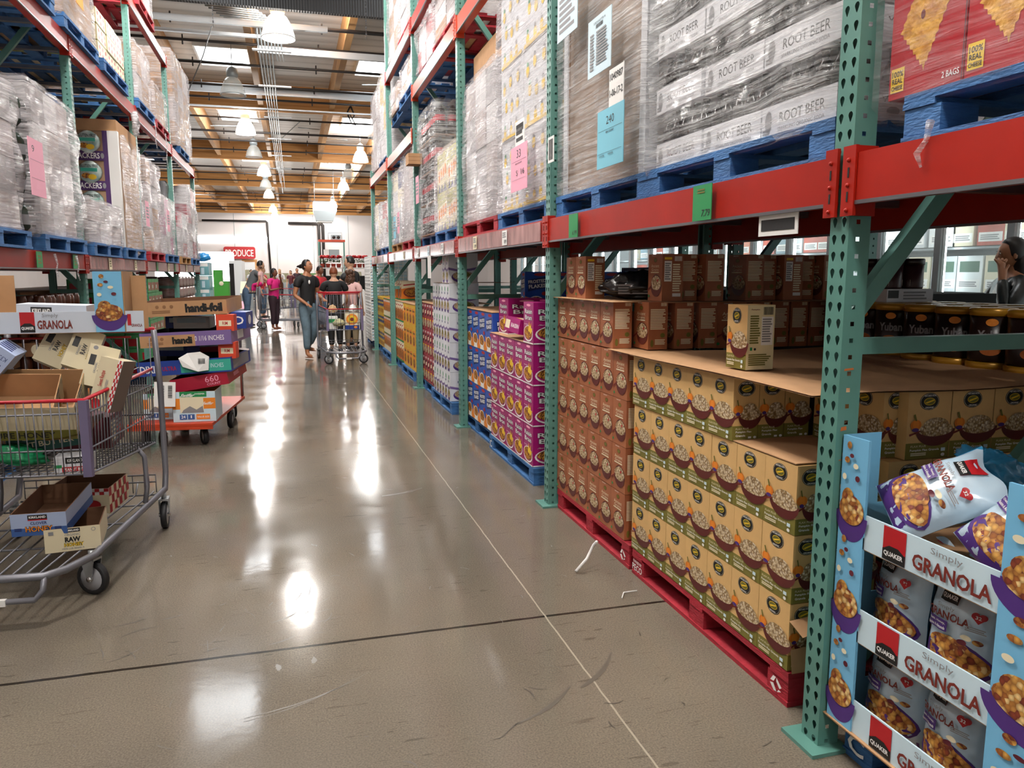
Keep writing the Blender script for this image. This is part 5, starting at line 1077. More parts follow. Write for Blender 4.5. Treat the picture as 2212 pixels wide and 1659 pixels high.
PKC = ['#c8a090', '#b0483c', '#8a9a98', '#d8c8a8', '#c07a84', '#7a8a5c', '#e0d8d0']
pk = [Once(sack(.26, .24, .1, mat('pouch_%d' % i, c, .3, vary=.2, vscale=20)).obj('snack_pouch', label='p', cat='bag')) for i, c in enumerate(PKC)]
cn = ['peach', 'brick red', 'grey blue', 'cream', 'rose', 'moss green', 'off white']
for k in range(7):
    for j in range(3):
        i = (k*3+j*2) % 7; pk[i].put((-1.38-.0*j+.02*g0.random()-.02*k, 17.4+.42*j, .06+.125*k), (0, 0, g0.uniform(-.3, .3)), label='%s pouch past the left rack, %s layer, %s' % (cn[i], (ROWS+['topmost'])[k], ['near', 'middle', 'far'][j]), group='pouches piled past the left rack')
# ================================================================ granola bag display, lower right
def panel_art(asp): 
    return [('r', 0, 0, 1, 1, 'sky_card'), ('e', .5, .28, .62, .26, 'ink_purple', 180, 360), ('r', -.0, .28, 1, .3, 'ink_purple'), ('e', .5, .32, .48, .14, 'granola_print'), ('e', .35, .42, .24, .1, 'granola_print'), ('e', .3, .92, .09, .035, 'granola_print'), ('e', .25, .78, .1, .03, 'granola_print'), ('e', .6, .74, .1, .025, 'ink_cream'), ('e', .7, .63, .09, .028, 'ink_maroon'), ('e', .2, .62, .08, .03, 'ink_cream'), ('e', .45, .83, .08, .02, 'ink_maroon')]
def emblem(cx, cy, w, h):
    w *= .72
    return [('r', cx-w/2, cy-h/2, cx+w/2, cy+h/2, 'ink_red'), ('r', cx-w/2, cy-h/2, cx+w/2, cy-h*.18, 'ink_black'), ('p', [(cx-w*.5, cy-h*.2), (cx-w*.2, cy-h*.05), (cx+w*.2, cy-h*.05), (cx+w*.5, cy-h*.2)], 'ink_black'), ('t', 'QUAKER', cx, cy-h*.3, w*.85, h*.17, 'ink_white', {'b': 2})]
lip = [('r', 0, 0, 1, 1, 'ink_ice'), ('p', [(0, 0), (.1, 0), (.12, 1), (0, 1)], 'sky_card')]+emblem(.29, .5, .15, .94)+[('t', 'Simply', .52, .8, .13, .22, 'ink_grey', {'b': 0}), ('t', 'GRANOLA', .54, .37, .32, .42, 'ink_brown', {'b': 1.6})]
def display_tray(L_=.72, D_=.53, h0=.095, hp=.3, name='display_tray'):
    """front towards -x, runs along y; far end panel at +y"""
    r = empty(name, 't', 'tray'); e = .0006
    b = MB().box(0, .005, -L_/2, L_/2, 0, h0, 'ink_ice'); art(b, lambda u, v, k: (-e*k, L_/2-L_*u, h0*v), lip, asp=L_/h0); b.obj('front_lip', r)
    MB().box(0, D_, -L_/2, L_/2, -.002, .003, 'cardboard').box(D_-.005, D_, -L_/2, L_/2, 0, .2, 'cardboard').obj('base', r)
    for s in (1, -1):
        w = .1 if s == 1 else .2; y0 = L_/2-w if s == 1 else -L_/2
        b = MB().box(-.004, .003, y0, y0+w, 0, hp, 'sky_card'); art(b, lambda u, v, k: (-.004-e*k, y0+w-w*u, hp*v), panel_art(.3), asp=w/hp); b.obj('front_panel', r)
        ye = L_/2-.004 if s == 1 else -L_/2; b = MB().box(0, D_, ye, ye+.004, 0, h0, 'sky_card').box(0, .12, ye, ye+.004, h0, hp, 'sky_card')
        if s == -1: art(b, lambda u, v, k: (.12*u, ye-e*k, hp*v), panel_art(.4), asp=.4)
        b.obj('end_panel', r)
    return r
mat('bag_film', '#d4e6f2', .18, spec=.8, vary=.06, vscale=7, col2='#b4d4ea'); mat('bag_blue', '#3fa0d4', .2, bump=.5, bscale=25)
def bag(W_=.2, H_=.27, T_=.05, seed=0, seal='bag_film'):
    b = MB()
    def body(u, v, o):
        x = (u-.5); z = v; pinch = 1-.1*math.exp(-((v-.5)/.22)**2*0)-(.0 if 0 else 0)
        t = T_*(max(0, (1-(2*abs(x))**2.6)))**.6*max(0, min(1, v/.16))**.5*max(0, min(1, (1-v)/.3))**.75
        t += .006*noise.noise(Vector((x*9+seed, z*7, seed*2)))*(1 if t > .005 else .3)
        return (x*W_*(1-.06*math.sin(math.pi*v)), -t-o, z*H_+.01*math.sin(x*9+seed)*(v > .9))
    b.grid(lambda u, v: body(u, v, 0), 16, 20, 'bag_film'); b.grid(lambda u, v: (body(u, v, 0)[0], -body(u, v, 0)[1]*.7, body(u, v, 0)[2]), 16, 20, 'bag_blue')
    f = lambda u, v, k: body(u, v, .0009*k+.0006)
    art(b, f, [('r', .02, .01, .98, .12, 'ink_purple'), ('e', .52, .25, .46, .18, 'ink_purple'), ('e', .54, .26, .41, .14, 'granola_print'), ('e', .45, .36, .3, .08, 'granola_print')]+[('r', .22, .74, .5, .96, 'ink_red'), ('r', .22, .74, .5, .83, 'ink_black'), ('t', 'QUAKER', .36, .785, .25, .045, 'ink_white', {'b': 2}), ('t', 'Simply', .35, .69, .26, .045, 'ink_grey', {'b': 0}), ('t', 'GRANOLA', .38, .62, .64, .075, 'ink_brown', {'b': 1.8}),
            ('r', .08, .47, .42, .57, 'ink_purple'), ('t', 'Oats, Honey,', .25, .54, .28, .028, 'ink_white'), ('t', 'Raisins & Almonds', .25, .5, .3, .028, 'ink_white'), ('e', .76, .72, .045, .03, 'ink_red'), ('e', .84, .72, .045, .03, 'ink_red'), ('p', [(.72, .71), (.88, .71), (.8, .65)], 'ink_red'), ('t', '32', .8, .71, .07, .03, 'ink_white'), ('e', .7, .5, .07, .025, 'ink_cream'), ('e', .66, .45, .06, .025, 'ink_maroon'), ('e', .84, .49, .06, .025, 'granola_print'), ('ln', .68, .57, .93, .62, 3, 'ink_grey')], drape=True, asp=W_/H_)
    return b
BG = Once(bag().obj('granola_bag', label='b', cat='bag')); BG2 = Once(bag(seed=3).obj('granola_bag', label='b', cat='bag'))
TR = Once(display_tray())
for k in range(3):
    TR.put((1.472, 1.413, .122+.268*k), (0, 0, .0), label='blue granola bag tray with white front lip, %s tier' % ['bottom', 'middle', 'top'][k], group='blue display trays')
    if k < 2:
        for j, y in enumerate((1.665, 1.46, 1.25)):
            for q in range(2):
                (BG if j % 2 else BG2).put((1.57+.13*q, y-.04, .127+.268*k), (-.08, RND.uniform(-.03, .03), -math.pi/2+RND.uniform(-.2, .2)), label='granola bag standing in the %s tray, %s along, %s' % (['bottom', 'middle'][k], ORD[j], ['front', 'behind'][q]), group='granola bags in the trays')
for k in range(3):
    for y in (1.86,): pass
def bagrot(th, ph, yw=0): return (Matrix.Rotation(-math.pi/2+yw, 3, 'Z') @ Matrix.Rotation(-ph, 3, 'X') @ Matrix.Rotation(th, 3, 'Y'))
def bagput(o, c, th, ph, yw, label):
    Mr = bagrot(th, ph, yw); o.put(Vector(c)-Mr @ Vector((0, 0, .135)), Mr.to_euler(), label=label)
bagput(BG, (1.6, 1.56, .83), .85, .75, .35, 'granola bag lying back across the top tray'); bagput(BG2, (1.63, 1.33, .81), .6, .5, .25, 'granola bag leaning at the right of the top tray')
sack(.3, .2, .07, 'bag_blue').obj('blue_pouch', label='crumpled bright blue bag behind the lying granola bag', cat='bag', loc=(1.88, 1.66, .84), rot=(.3, .4, .3))
b = sack(.26, .32, .1, mat('bag_silver', '#c4ccd4', .2, bump=.5, bscale=22)); b.obj('silver_bag', label='silvery bag with small print at the right edge', cat='bag', loc=(1.86, 1.3, .96), rot=(.4, -.9, .2))
b = MB(); b.box(0, .3, -.2, .2, 0, .005, 'cardboard').box(0, .005, -.2, .2, 0, .1, 'cardboard').box(0, .3, .195, .2, 0, .1, 'cardboard'); b.obj('open_carton', label='brown open tray edge behind the blue bags', cat='carton', loc=(1.98, 1.6, .72))
b = MB().box(1.475, 1.48, 1.1, 1.83, .105, .135, 'cardboard').box(1.462, 1.6, 1.8, 1.806, .1, .24, 'cardboard').box(1.462, 2.3, 1.08, 1.83, .1185, .1215, 'cardboard'); b.obj('cardboard_skirt', label='torn cardboard skirt under the blue display trays', cat='sheet')
# ================================================================ shopping carts
def cart(name_label, loc, rz, seat=False, dense=True):
    r = empty('shopping_cart', name_label, 'shopping cart', loc, rz)
    F_, B_ = -.42, .44; wf, wb = .27, .34     # front/back y, half widths
    zt, zb = .86, .53
    n = 5
    fr = MB(); g = 'cart_grey'
    fr.tube([(-wb-.02, .48, 1.1), (-wb-.03, .5, .8), (-wb-.03, .5, .3), (-wb-.03, .46, .21), (-.3, -.55, .2), (-.24, -.7, .2), (-.18, -.76, .2), (.18, -.76, .2), (.24, -.7, .2), (.3, -.55, .2), (wb+.03, .46, .21), (wb+.03, .5, .3), (wb+.03, .5, .8), (wb+.02, .48, 1.1)], .0165, g, 8)
    for s in (-1, 1): fr.tube([(s*(wb-.03), .2, .5), (s*(wb-.0), .2, .46), (s*(wb+.005), .2, .3), (s*(wb+.0), .16, .22)], .013, g, 8)
    fr.obj('frame', r)
    MB().tube([(-.18, -.76, .2), (-.18, -.78, .15), (-.15, -.79, .115), (.15, -.79, .115), (.18, -.78, .15), (.18, -.76, .2)], .0125, g, 8).box(-.03, .05, -.806, -.786, .102, .128, 'ink_white').obj('bumper_loop', r)
    rk = MB()
    for k in range(9):
        t = -1+k/4; rk.tube([(t*.2, -.75, .2), (t*.31, .4, .2), (t*.31, .46, .26 if k % 2 else .2)], .0045, g, n)
    for y in (-.4, -.1, .2, .4): rk.tube([(-.34, y, .197), (.34, y, .197)] if y > 0 else [(-.3, y, .197), (.3, y, .197)], .005, g, n)
    for z in (.26, .3): rk.tube([(-.33, .44, z), (.33, .44, z)], .0045, g, n)
    for k in range(12): rk.tube([(-.33+k*.06, .44, .2), (-.33+k*.06, .44, .3)], .003, g, n)
    rk.obj('lower_rack', r)
    bk = MB(); N_ = 17 if dense else 9; M_ = 26 if dense else 12; rr_ = .0028 if dense else .004
    def hw(y): return wf+(wb-wf)*(y-F_)/(B_-F_)
    for k in range(N_): 
        x = -wf+2*wf*k/(N_-1); bk.tube([(x, F_, zb), (x*1.02, F_-.01, zt)], rr_, g, n); 
    for k in range(M_):
        y = F_+(B_-F_)*k/(M_-1); w = hw(y); zz = zb-.05*(k/(M_-1))
        for s in (-1, 1): bk.tube([(s*(w-.01), y, zz), (s*w, y, zt)], rr_, g, n)
        if k % 2 == 0: bk.tube([(-w+.01, y, zz), (w-.01, y, zz)], rr_, g, n)
    for k in range(N_ if dense else 6):
        x = -1+2*k/((N_ if dense else 6)-1); bk.tube([(x*wf, F_, zb), (x*wb, B_, zb-.05)], rr_, g, n)
    for k in range(12):
        x = -wb+2*wb*k/11; bk.tube([(x, B_, zb-.05), (x, B_+.02, 1.06)], rr_, g, n)
    for q, (z, rad) in enumerate(((zb, .006), (.64, .0045), (.8, .0045))):
        zq = z-.05 if q == 0 else z
        bk.tube([(-wb, B_, zq), (-wf, F_, z), (wf, F_, z), (wb, B_, zq), (-wb, B_, zq)], rad, g, 6)
    bk.obj('basket', r)
    MB().tube([(-wb-.005, B_, zt+.03), (-wf, F_-.01, zt), (wf, F_-.01, zt), (wb+.005, B_, zt+.03)], .009, 'red_plastic', 7).obj('rim', r)
    for s in (-1, 1): MB().prism([(0, 0), (.035, -.0), (.04, .02), (.02, .045), (0, .045)], lambda u, v, t: (s*(wf-.02+u), F_-.02+v, t), .52, .86, 'purple_plastic').obj('corner_bumper', r)
    MB().tube([(-wb-.02, .5, 1.1), (wb+.02, .5, 1.1)], .015, 'red_plastic', 8).obj('handle', r)
    st = MB()
    for k in range(9): x = -.28+k*.07; st.tube([(x, .44, .9), (x, .3, .9), (x, .26, 1.08)], .003, g, n)
    st.tube([(-.3, .26, 1.08), (.3, .26, 1.08)], .006, 'red_plastic', 6).obj('child_seat', r)
    for i, (x, y, rad) in enumerate(((-.27, -.48, .075), (.27, -.48, .075), (-.37, .42, .075), (.37, .42, .075))):
        w = MB(); Mx = Matrix.Translation((x, y, rad)) @ Matrix.Rotation(1.15 if i < 2 else .1, 4, 'Z') @ Matrix.Rotation(math.pi/2, 4, 'Y')
        w.lathe([(.055, -.014), (.07, -.016), (rad, -.01), (rad, .01), (.07, .016), (.055, .014)], 'rubber', 20, Mx, cap=False); w.lathe([(0, -.012), (.055, -.013), (.055, .013), (0, .012)], 'wheel_grey', 16, Mx).lathe([(0, -.03), (.012, -.03), (.012, .03), (0, .03)], 'chrome', 8, Mx)
        wo = w.obj('wheel', r)
        c = MB(); Mr = Matrix.Translation((x, y, 0)) @ Matrix.Rotation(1.15 if i < 2 else .1, 4, 'Z')
        for s in (-1, 1): c.prism([(-.012, .075), (.012, .075), (.04, .165), (-.03, .165)], lambda u, v, t: (t, u, v), s*.022, s*.026, 'zinc', Mr)
        c.box(-.026, .026, -.03, .04, .16, .17, 'zinc', Mr).lathe([(.014, .168), (.014, .2)], 'zinc', 8, Matrix.Translation((x, y, 0))); c.obj('caster_fork', r)
    return r
MC1 = cart('grey shopping cart full of empty cardboard trays, left foreground', (-1.13, 4.12, 0), -.07)
# cardboard trays
mat('tray_inside_shaded', '#6a4830', .85)  # dark brown, the shade inside the trays put into the colour
def open_tray(dx, dy, h, m_, arts={}, name='empty_tray', inner='tray_inside_shaded', t=.004, **k):
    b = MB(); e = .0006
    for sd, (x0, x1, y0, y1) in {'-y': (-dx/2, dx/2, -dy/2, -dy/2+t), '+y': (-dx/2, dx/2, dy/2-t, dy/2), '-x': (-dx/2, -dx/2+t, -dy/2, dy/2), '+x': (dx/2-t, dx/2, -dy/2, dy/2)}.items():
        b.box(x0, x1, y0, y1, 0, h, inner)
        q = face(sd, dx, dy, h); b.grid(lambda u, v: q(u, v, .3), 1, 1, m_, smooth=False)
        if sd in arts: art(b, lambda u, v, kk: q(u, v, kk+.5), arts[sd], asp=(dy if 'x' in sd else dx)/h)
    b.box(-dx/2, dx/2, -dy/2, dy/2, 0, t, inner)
    return b.obj(name, **k)
mat('honey_cream', '#ddd0ae', .6); mat('honey_blue', '#3c5f9c', .5); mat('honey_pale', '#a9b8d8', .5); mat('tray_white', '#ccd4e0', .5)
def gingham(b=8):
    return [('r', i/b, j/3, (i+1)/b, (j+1)/3, 'ink_red') for i in range(b) for j in range(3) if (i+j) % 2 == 0]
raw = [('r', .38, .8, .64, .97, 'ink_black'), ('t', 'KIRKLAND', .51, .885, .22, .08, 'ink_white', {'b': 2}), ('t', 'ORGANIC', .5, .7, .28, .1, 'ink_grey'), ('t', 'RAW', .5, .5, .28, .22, 'ink_black', {'b': 3}), ('t', 'HONEY', .52, .28, .36, .17, 'ink_black', {'b': 5}), ('t', 'HONEY', .52, .28, .35, .15, 'ink_yellow', {'b': 1}), ('t', "100% U.S. Grade A", .5, .12, .4, .07, 'ink_grey'), ('e', .88, .85, .04, .08, 'ink_grey'), ('e', .88, .85, .03, .06, 'honey_cream'), ('r', .08, .75, .17, .9, 'ink_grey')]
clo = [('r', 0, .0, 1, .35, 'honey_blue'), ('r', .31, .68, .66, .93, 'ink_black'), ('r', .31, .68, .66, .73, 'ink_red'), ('t', 'KIRKLAND', .485, .83, .3, .1, 'ink_white', {'b': 2}), ('t', 'CLOVER', .5, .56, .3, .13, 'ink_navy'), ('t', 'HONEY', .5, .3, .5, .27, 'ink_black', {'b': 4}), ('t', 'HONEY', .5, .3, .49, .24, 'ink_orange', {'b': 1}), ('ln', .06, .22, .24, .38, 2, 'ink_navy'), ('ln', .78, .22, .95, .38, 2, 'ink_navy')]
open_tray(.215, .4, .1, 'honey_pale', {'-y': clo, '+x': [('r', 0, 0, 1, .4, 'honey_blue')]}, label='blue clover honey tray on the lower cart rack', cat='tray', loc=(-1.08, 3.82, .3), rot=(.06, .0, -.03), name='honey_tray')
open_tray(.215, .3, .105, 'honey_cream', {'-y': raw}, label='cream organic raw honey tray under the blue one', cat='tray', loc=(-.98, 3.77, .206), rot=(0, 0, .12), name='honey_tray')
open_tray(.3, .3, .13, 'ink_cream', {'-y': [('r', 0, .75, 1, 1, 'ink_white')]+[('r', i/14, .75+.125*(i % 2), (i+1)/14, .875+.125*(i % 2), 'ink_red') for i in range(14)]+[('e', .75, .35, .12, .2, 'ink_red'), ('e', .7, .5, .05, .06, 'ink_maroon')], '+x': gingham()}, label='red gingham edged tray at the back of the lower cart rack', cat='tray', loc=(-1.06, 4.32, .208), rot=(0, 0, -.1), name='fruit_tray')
def cubes(l): return l
# inside the basket
open_tray(.42, .33, .17, 'honey_cream', {'-y': [('r', 0, 0, 1, .3, 'ink_olive'), ('t', 'PURE HONEY', .5, .15, .6, .18, 'ink_black')], '+x': raw}, label='large open brown tray tilted at the front of the left cart', cat='tray', loc=(-1.175, 3.95, .74), rot=(.42, .04, .06), name='brown_tray', inner='cardboard')
open_tray(.34, .26, .13, 'honey_cream', {'-y': [('t', 'HONEY', .5, .4, .4, .3, 'ink_olive')], '+x': raw}, label='smaller open brown tray nested in the larger one', cat='tray', loc=(-1.22, 3.91, .775), rot=(.5, .05, .1), name='brown_tray', inner='cardboard')
for i, (x, y, z, ry, nm) in enumerate([(-1.17, 4.22, .96, .55, 'left'), (-1.03, 4.16, .94, .5, 'middle'), (-.93, 4.06, .86, .35, 'right')]):
    open_tray(.19, .26, .1, 'honey_cream', {'-y': raw, '-x': raw}, label='cream raw honey tray standing tilted in the left cart, %s one' % nm, cat='tray', loc=(x, y, z), rot=(1.25, .0, 0) if 0 else (.15, ry, -.15), name='honey_tray', group='tilted honey trays in the cart') if 0 else None
    b = MB(); artbox(b, .13, .12, .2, 'honey_cream', {'-y': [('e', .2, .92, .08, .05, 'ink_grey'), ('r', .1, .5, .3, .75, 'ink_black'), ('t', 'RAW', .52, .5, .4, .11, 'ink_black', {'rot': 90, 'b': 2}), ('t', 'HONEY', .75, .45, .5, .1, 'ink_black', {'rot': 90, 'b': 4}), ('t', 'HONEY', .75, .45, .49, .09, 'ink_yellow', {'rot': 90, 'b': 1}), ('t', 'ORGANIC', .36, .45, .4, .05, 'ink_grey', {'rot': 90})], '+x': [('r', 0, 0, 1, 1, 'grey_card')]})
    b.obj('honey_carton', label='cream raw honey carton leaning in the left cart, %s of three' % nm, cat='carton', loc=(x, y, z), rot=(-.25, .5-.1*i, .1), group='leaning honey cartons')
b = MB(); artbox(b, .1, .2, .25, 'honey_cream', {'-y': [('r', .8, 0, 1, 1, 'ink_white')]+[('r', .8+.066*(j % 3), i/14, .866+.066*(j % 3), (i+1)/14, 'ink_red') for i in range(14) for j in range(3) if (i+j) % 2 == 0]+[('t', 'Sweet Recipe', .3, .6, .75, .09, 'ink_red', {'rot': 90}), ('t', 'STRAWBERRY', .55, .5, .5, .05, 'ink_grey', {'rot': 90}), ('e', .3, .12, .22, .1, 'ink_red')], '+x': [('r', 0, 0, 1, 1, 'jar_brown')]})
b.obj('fruit_carton', label='cream carton with red gingham stripe leaning in the left cart', cat='carton', loc=(-.885, 4.03, .76), rot=(-.12, .28, -.12))
b = MB(); artbox(b, .1, .25, .13, 'honey_pale', {'-y': [('t', 'K35022', .5, .7, .7, .15, 'ink_navy', {'b': 0, 'rot': 180}), ('ln', .1, .1, .9, .5, 3, 'ink_navy')], '+z': [('ln', .1, .1, .9, .9, 5, 'ink_navy')]}); b.obj('blue_carton', label='pale blue carton upside down at the left edge of the cart', cat='carton', loc=(-1.34, 4.02, .97), rot=(0, .7, .1))
sack(.26, .16, .06, mat('green_wrap', '#1f8f5c', .35, bump=.4, bscale=14)).obj('green_wrapper', label='crumpled green wrapper low in the cart basket', cat='wrapper', loc=(-1.22, 3.86, .585), rot=(0, .2, .1))
b = MB(); artbox(b, .3, .14, .1, mat('teal_dark', '#17564e', .5), {'-y': [('t', 'CREAMY', .5, .7, .6, .25, 'ink_cream'), ('t', 'NUT BUTTER', .5, .35, .8, .25, 'ink_cream')]}); b.obj('nut_butter_carton', label='dark teal creamy nut butter carton in the cart basket', cat='carton', loc=(-1.12, 3.98, .6), rot=(0, -.12, .05))
b = MB(); artbox(b, .15, .1, .07, 'white_card', {'-y': [('r', .3, .55, .8, .95, 'ink_black'), ('t', 'KIRKLAND', .55, .75, .4, .2, 'ink_white'), ('r', .2, 0, 1, .35, 'ink_red'), ('t', 'PEANUT BUTTER', .6, .18, .7, .2, 'ink_white'), ('r', 0, .3, .2, .5, 'ink_green')]}); b.obj('peanut_butter_carton', label='white peanut butter carton with red stripe in the cart basket', cat='carton', loc=(-.975, 3.81, .525), rot=(0, 0, .05))
b = MB(); artbox(b, .3, .3, .16, 'ink_maroon', {'+x': [('r', .1, .2, .4, .8, 'ink_cream'), ('r', .5, .3, .9, .6, 'ink_red'), ('ln', .1, .1, .9, .9, 6, 'ink_grey')]}); b.obj('dark_carton', label='dark maroon carton at the back of the cart basket', cat='carton', loc=(-1.06, 4.36, .53))
MB().grid(lambda u, v: (-1.38+.48*u, 3.8+.3*v, .685+.02*math.sin(u*7)+.03*v), 8, 6, 'cardboard_dark').grid(lambda u, v: (-1.38+.48*u, 3.8+.3*v, .69+.02*math.sin(u*7)+.03*v), 8, 6, 'jar_brown').obj('flattened_carton', label='flattened dark carton lying in the cart basket', cat='carton')
# big granola tray across the cart top
r = empty('display_tray', 'white Simply Granola tray lying across the top of the left cart', 'tray', (-1.14, 4.3, 1.125), .03)
tl = [('r', 0, 0, 1, 1, 'tray_white')]+emblem(.61, .52, .115, .95)+[('t', 'Simply', .74, .82, .09, .22, 'ink_grey', {'b': 0}), ('t', 'GRANOLA', .765, .4, .2, .42, 'ink_brown', {'b': 1.6})]
b = MB().box(-.52, .22, -.2, -.194, 0, .1, 'tray_white'); art(b, lambda u, v, k: (-.52+.74*u, -.2-.0006*k, .1*v), tl, asp=7.4); b.obj('front_lip', r)
b = MB().box(.22, .345, -.206, -.199, 0, .29, 'sky_card'); art(b, lambda u, v, k: (.22+.125*u, -.206-.0006*k, .29*v), panel_art(.4)+[('r', .0, .0, 0.001, 1, 'sky_card')], asp=.43); b.obj('front_panel', r)
MB().box(.345, .35, -.2, .1, 0, .29, 'cardboard').box(.35, .42, .02, .026, 0, .27, 'cardboard').obj('end_panel', r)
b = MB().box(.35, .43, -.2, -.194, 0, .1, 'tray_white'); art(b, lambda u, v, k: (.35+.08*u, -.2-.0006*k, .1*v), [('t', 'GRANOLA', .6, .3, .6, .15, 'ink_brown', {'b': 2}), ('r', .1, .3, .3, .85, 'ink_red')], asp=.8); b.obj('side_lip', r)
MB().box(-.5, .35, -.2, .18, -.002, .004, 'cardboard').box(-.42, -.2, .14, .145, 0, .27, 'cardboard').box(-.43, -.425, -.05, .145, 0, .28, 'cardboard').box(-.5, .35, .176, .18, 0, .1, 'cardboard').obj('base', r)
b = MB(); b.add([(-.5, -.19, .1), (-.3, -.19, .1), (-.33, -.1, .13), (-.46, -.1, .15)], [(0, 1, 2, 3)], 'cardboard'); b.obj('folded_flap', r)
b = MB(); artbox(b, .3, .2, .125, 'tray_white', {'-y': [('r', .2, .6, .5, .9, 'ink_black'), ('t', 'KIRKLAND', .35, .75, .26, .18, 'ink_white', {'b': 2})]}); b.obj('white_carton', label='white carton lying inside the big granola tray', cat='carton', loc=(-1.13, 4.3, 1.13), rot=(0, .04, .02))
# ================================================================ flatbed cart
fb = empty('flatbed_cart', 'orange flatbed cart stacked with crushed product trays', 'flatbed cart', (-.9, 7.35, 0), -.12)
mat('flat_orange', '#c4401c', .45, vary=.1)
MB().box(-.34, .32, -.72, .72, .175, .2, 'flat_orange').box(-.34, .32, -.72, -.7, .15, .18, 'flat_orange').obj('deck', fb)
MB().tube([(-.3, .7, .2), (-.3, .74, 1.0), (-.25, .74, 1.04), (.25, .74, 1.04), (.3, .74, 1.0), (.3, .7, .2)], .014, 'steel', 8).tube([(-.32, -.66, .2), (-.33, -.66, .62)], .012, 'steel', 8).obj('push_handle', fb)
for i, (x, y) in enumerate(((.22, -.58), (-.24, -.58), (.3, .1), (-.3, .1), (.22, .62), (-.24, .62))):
    rad = .068 if abs(y) > .3 else .085; w = MB(); Mx = Matrix.Translation((x, y, rad)) @ Matrix.Rotation(.5 if abs(y) > .3 else 0, 4, 'Z') @ Matrix.Rotation(math.pi/2, 4, 'Y')
    w.lathe([(.045, -.02), (rad*.92, -.02), (rad, -.012), (rad, .012), (rad*.92, .02), (.045, .02)], 'rubber', 18, Mx, cap=False).lathe([(0, -.015), (.045, -.016), (.045, .016), (0, .015)], 'wheel_grey', 14, Mx); w.obj('wheel', fb)
    MB().box(x-.03, x+.03, y-.03, y+.03, rad*2+.005 if 0 else .145, .175, 'zinc').tube([(x+.03, y, rad), (x+.03, y, .16)], .008, 'zinc', 6).obj('caster_fork', fb)
def T(o, x, y, z, rz=-.12, rx=0, ry=0, **k): return tag(o, k.get('label'), k.get('cat'), None, None, (x, y, z), (rx, ry, rz))
sw = [('r', 0, 0, 1, .42, 'ink_ice'), ('r', 0, .42, 1, .78, 'ink_orange'), ('r', .17, .3, .72, 1.0, 'ink_cream'), ('r', .17, .82, .8, 1.0, 'ink_green'), ('t', 'Swiffer', .36, .88, .32, .11, 'ink_white', {'b': 2, 'sh': .2}), ('t', 'SWEEPER', .64, .92, .24, .05, 'ink_white'), ('t', 'Swiffer', .83, .6, .24, .1, 'ink_white', {'sh': .2}), ('p', [(.25, .4), (.4, .52), (.55, .4), (.7, .52), (.72, .3), (.2, .3)], 'ink_grey'), ('r', .15, .08, .32, .25, 'honey_blue'), ('t', '24', .235, .17, .1, .1, 'ink_white'), ('r', .34, .08, .5, .25, 'honey_blue'), ('t', '1', .42, .17, .03, .1, 'ink_white'), ('r', .54, .08, .86, .25, 'ink_orange'), ('t', 'VALUE SIZE', .7, .16, .28, .06, 'ink_white')]
open_tray(.33, .34, .25, 'ink_ice', {'-y': sw}, name='mop_box', inner='cardboard', label='open orange and blue duster box at the flatbed front', cat='box', loc=(-.8, 6.86, .202), rot=(0, 0, -.06))
open_tray(.22, .34, .22, 'ink_ice', {'-y': sw}, name='mop_box', inner='cardboard', label='second duster box at the left rear of the flatbed', cat='box', loc=(-1.1, 7.03, .202), rot=(0, 0, -.06))
b = MB(); b.box(-.08, .08, -.003, .003, 0, .2, 'ink_white'); art(b, lambda u, v, k: (-.08+.16*u, -.003-.0006*k, .2*v), [('bar', .35, .5, .25, .7, 'ink_black', 1), ('bar', .75, .6, .2, .5, 'ink_black', 1)], asp=.8); b.obj('barcode_card', label='white card with barcodes leaning on the flatbed', cat='card', loc=(-1.03, 6.67, .34), rot=(-.1, .05, 0))
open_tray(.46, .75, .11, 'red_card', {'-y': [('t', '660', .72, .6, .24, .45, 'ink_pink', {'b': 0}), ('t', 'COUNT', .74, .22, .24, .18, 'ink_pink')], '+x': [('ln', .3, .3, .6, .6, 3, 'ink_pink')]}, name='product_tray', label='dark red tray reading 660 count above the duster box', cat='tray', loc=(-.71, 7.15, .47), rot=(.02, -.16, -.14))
dix = [('r', 0, 0, .42, 1, 'honey_navy'), ('r', .46, .1, 1, .9, 'ink_teal'), ('t', 'DIXIE', .13, .45, .2, .5, 'ink_white', {'b': 1}), ('t', 'ULTRA', .34, .45, .15, .3, 'ink_red'), ('t', '8 1/2 INCHES', .8, .5, .24, .3, 'ink_ice', {'b': 0})]
mat('honey_navy', '#1f3c8c', .45)
open_tray(.74, .8, .12, 'honey_navy', {'-y': dix, '+x': [('r', .1, .1, .9, .9, 'ink_grey')]}, name='plate_tray', inner='dark_void', label='blue and teal paper plate tray on the flatbed', cat='tray', loc=(-.82, 7.18, .585), rot=(0, -.05, -.14))
ten = [('r', .38, .05, 1, .95, 'violet_card'), ('t', '10 1/16 INCHES', .75, .5, .34, .34, 'ink_white', {'b': 0}), ('r', 0, 0, .6, .8, 'cardboard'), ('t', 'handi', .46, .42, .22, .5, 'ink_black', {'b': 4}), ('e', .12, .55, .02, .12, 'cardboard_dark'), ('e', .18, .55, .02, .12, 'cardboard_dark'), ('e', .24, .55, .02, .12, 'cardboard_dark'), ('ln', .08, .15, .32, .35, 2, 'cardboard_dark')]
open_tray(.72, .8, .12, 'violet_card', {'-y': ten, '+x': [('r', .3, .2, .6, .8, 'ink_white')]}, name='plate_tray', inner='dark_void', label='purple 10 inch plate tray behind a torn tan strip', cat='tray', loc=(-.8, 7.2, .815), rot=(0, -.04, -.14))
